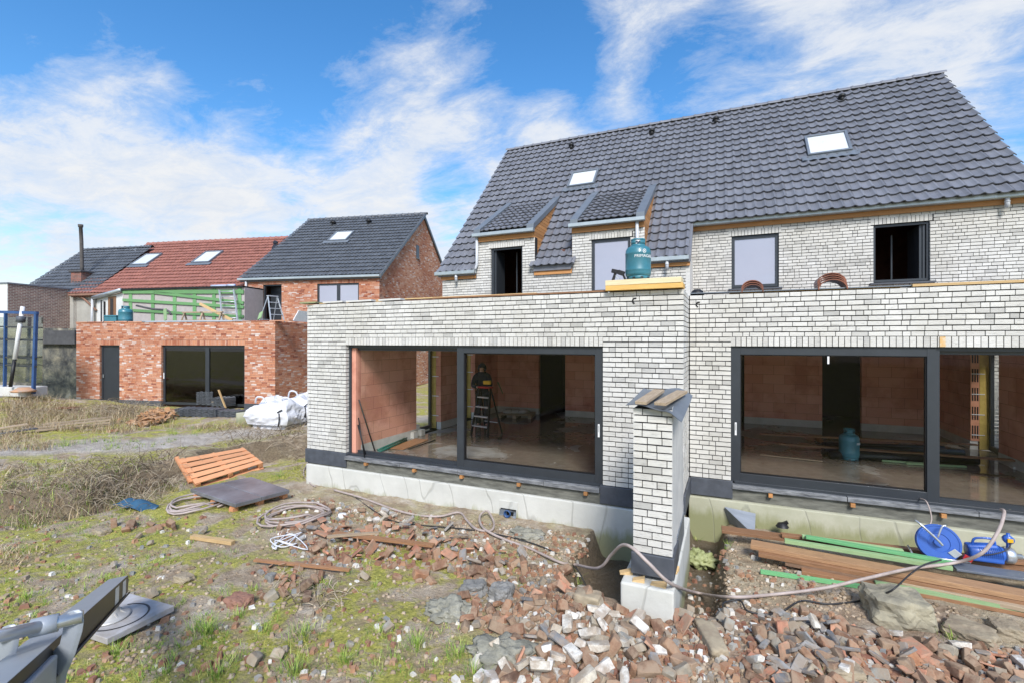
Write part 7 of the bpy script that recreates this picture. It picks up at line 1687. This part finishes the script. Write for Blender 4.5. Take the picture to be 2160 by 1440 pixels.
# ------------------------------------------------------------------ vegetation
def leafmat(name, stops, rough=.7):
    m, nt, bs = nmat(name); c = ramp(nt, attr(nt, 'rnd'), stops); nt.links.new(c, bs.inputs['Base Color']); bs.inputs['Roughness'].default_value = rough; bs.inputs['Specular IOR Level'].default_value = .25
    return m
def blade(mb, p, a, h, w, lean, rnd, seg=3):
    ca, sa = math.cos(a), math.sin(a); vs = []
    for k in range(seg + 1):
        f = k / seg; o = lean * f * f; ww = w * (1 - f) * .5 + .0004
        x, y, z = p[0] + ca * o, p[1] + sa * o, p[2] + h * f * (1 - .25 * f * min(1, lean / max(h, .01)))
        vs += [(x - sa * ww, y + ca * ww, z), (x + sa * ww, y - ca * ww, z)]
    mb.add(vs, [(2 * k, 2 * k + 1, 2 * k + 3, 2 * k + 2) for k in range(seg)], 0, rnd)
def grass():
    rg = random.Random(21); mb = MB()
    def tuft(px, py, n, h, sp, dens=1):
        p0 = G(px, py)
        for _ in range(n):
            a = rg.uniform(0, 6.28); r_ = abs(rg.gauss(0, sp)); x, y = p0.x + r_ * math.cos(a), p0.y + r_ * math.sin(a)
            hh = h * rg.uniform(.4, 1.1); blade(mb, (x, y, gh(x, y) - .005), a + rg.gauss(0, .8), hh * 1.2, rg.uniform(.0035, .0075), hh * rg.uniform(.3, 1.2), rg.random())
    for px, py, n, h, sp in ((435, 1335, 190, .15, .10), (640, 1340, 150, .12, .12), (505, 1300, 60, .10, .06), (880, 1365, 130, .13, .07), (620, 1420, 150, .13, .13), (460, 1425, 120, .11, .12), (800, 1340, 90, .09, .09), (965, 1385, 90, .13, .07), (250, 1378, 90, .10, .08), (225, 1225, 60, .08, .12), (1470, 1055 + 85, 20, .08, .03), (735, 1212, 40, .09, .04), (790, 1238, 30, .08, .04), (1725, 1440, 40, .10, .05), (2010, 1350, 50, .12, .05), (705, 1100, 50, .07, .07), (880, 1095, 50, .08, .05), (1000, 1420, 60, .12, .06), (1100, 1240, 20, .06, .03), (1220, 1235, 40, .12, .04), (690, 1235, 70, .08, .08), (1395, 1155, 18, .1, .03), (150, 1200, 60, .07, .12), (60, 1260, 70, .08, .12), (330, 1190, 60, .07, .12), (540, 1245, 30, .06, .06), (560, 1330, 60, .08, .08), (730, 1395, 90, .10, .1), (350, 1420, 80, .09, .1), (140, 940, 120, .22, .25), (60, 1060, 140, .20, .3), (590, 1005, 90, .12, .18), (255, 1075, 60, .12, .12), (1535, 1155, 30, .1, .05)):
        tuft(px, py, n, h, sp)
    zones = [([(0, 1100), (560, 1075), (800, 1210), (960, 1300), (1000, 1440), (0, 1440)], 420), ([(0, 1085), (380, 1085), (600, 1110), (300, 1160), (0, 1170)], 70), ([(0, 930), (640, 880), (640, 900), (300, 960), (0, 990)], 60), ([(0, 980), (330, 965), (450, 940), (330, 1060), (0, 1080)], 200), ([(200, 915), (450, 895), (560, 890), (560, 900), (430, 935), (220, 950)], 90)]
    for poly, cnt in zones:
        for _ in range(cnt):
            x, y = samp(poly, rg); q = G(x, y)
            if noise.noise(Vector((q.x * .8, q.y * .8, 11))) < -.02: continue
            far = (q - CAM).dot(FW) > 8; tuft(x, y, rg.randint(8, 26), rg.uniform(.03, .08) * (1.6 if far else 1), rg.uniform(.03, .10))
    o = mb.build('grass', leafmat('grass_blade', [(0, (.10, .19, .03)), (.4, (.20, .33, .05)), (.7, (.33, .44, .09)), (.88, (.46, .50, .16)), (1, (.52, .44, .24))]), fixn=False); tag(o, 'tufts of green grass on mossy soil', 'grass', kind='stuff')
    # low moss fuzz
    mb = MB()
    for _ in range(15000):
        x, y = samp([(0, 1095), (560, 1080), (800, 1200), (930, 1260), (1000, 1440), (0, 1440)], rg); q = G(x, y)
        n1 = noise.noise(Vector((q.x * 1.1, q.y * 1.1, 5))) + .5 * noise.noise(Vector((q.x * 3.1, q.y * 3.1, 8)))
        if n1 < .28: continue
        blade(mb, (q.x, q.y, q.z - .003), rg.uniform(0, 6.28), rg.uniform(.008, .024), .005, rg.uniform(.004, .02), rg.random(), 1)
    o = mb.build('moss', leafmat('moss_blade', [(0, (.12, .12, .02)), (.5, (.34, .34, .05)), (1, (.52, .46, .13))]), fixn=False); tag(o, 'short yellow green moss cushions', 'moss', kind='stuff')
grass()
def weeds():
    rg = random.Random(31); mb = MB()
    # straw on the terrace
    for poly, cnt, h0, h1 in (([(0, 835), (90, 840), (170, 858), (340, 862), (370, 900), (240, 915), (0, 905)], 5200, .15, .45), ([(0, 905), (110, 925), (110, 950), (0, 950)], 900, .12, .35), ([(340, 900), (640, 892), (640, 905), (380, 905)], 900, .08, .25), ([(0, 985), (300, 975), (400, 1000), (300, 1080), (0, 1085)], 1000, .10, .32), ([(0, 1150), (130, 1160), (100, 1200), (0, 1200)], 260, .05, .15)):
        for _ in range(cnt):
            x, y = samp(poly, rg); q = G(x, y)
            if noise.noise(Vector((q.x * .7, q.y * .7, 15))) < -.22: continue
            h = rg.uniform(h0, h1); blade(mb, (q.x, q.y, q.z - .01), rg.uniform(0, 6.28), h, rg.uniform(.006, .014), h * rg.uniform(.2, 1.6), rg.random(), 3)
    o = mb.build('dry_grass', leafmat('straw', [(0, (.20, .13, .07)), (.3, (.36, .26, .15)), (.7, (.52, .41, .26)), (.93, (.60, .52, .36)), (1, (.22, .26, .07))], .9), fixn=False); tag(o, 'dry straw coloured grass on the terrace and bank', 'dry grass', kind='stuff')
    def tangle(mb, p, L, r, rg):
        a = rg.uniform(0, 6.28); n = 7; pts = []; z0 = p.z; curl = rg.uniform(-1.2, 1.2); hh = L * rg.uniform(.1, .55)
        x, y = p.x, p.y
        for k in range(n):
            f = k / (n - 1); pts.append((x, y, z0 + hh * math.sin(f * PI * rg.uniform(.75, 1.0)) * 1.0)); a += curl / n + rg.gauss(0, .18); x += math.cos(a) * L / n; y += math.sin(a) * L / n
        mb.tube(pts, [r * (1 - .6 * k / (n - 1)) for k in range(n)], 3, cap=False, rnd=rg.random())
    mb = MB()
    for poly, cnt, L0, L1 in (([(150, 985), (330, 960), (430, 945), (640, 905), (640, 925), (470, 960), (400, 1000), (330, 1070), (180, 1080)], 800, .25, .7), ([(380, 975), (440, 950), (500, 940), (430, 1010), (380, 1040)], 60, .3, .6), ([(0, 980), (200, 975), (200, 1070), (0, 1070)], 300, .2, .5), ([(420, 895), (520, 893), (640, 900), (640, 930), (430, 920)], 240, .15, .4), ([(200, 862), (290, 866), (290, 880), (200, 880)], 200, .4, 1.1), ([(0, 860), (300, 870), (300, 900), (0, 900)], 260, .3, .8), ([(620, 960), (648, 960), (648, 1010), (612, 1010)], 60, .1, .3), ([(600, 1205), (760, 1250), (700, 1290), (560, 1260)], 70, .1, .35)):
        for _ in range(cnt):
            x, y = samp(poly, rg)
            if 385 < x < 620 and 948 < y < 1075 or (370 < x < 430 and 975 < y < 1030): continue
            tangle(mb, up(G(x, y), -.01), rg.uniform(L0, L1), rg.uniform(.0035, .0075), rg)
    o = mb.build('bramble_tangle', leafmat('dry_bramble', [(0, (.10, .075, .05)), (.35, (.24, .185, .13)), (.7, (.40, .33, .24)), (1, (.52, .45, .34))], .9), fixn=False); tag(o, 'tangled leafless bramble stems covering the bank', 'brambles', kind='stuff')
weeds()
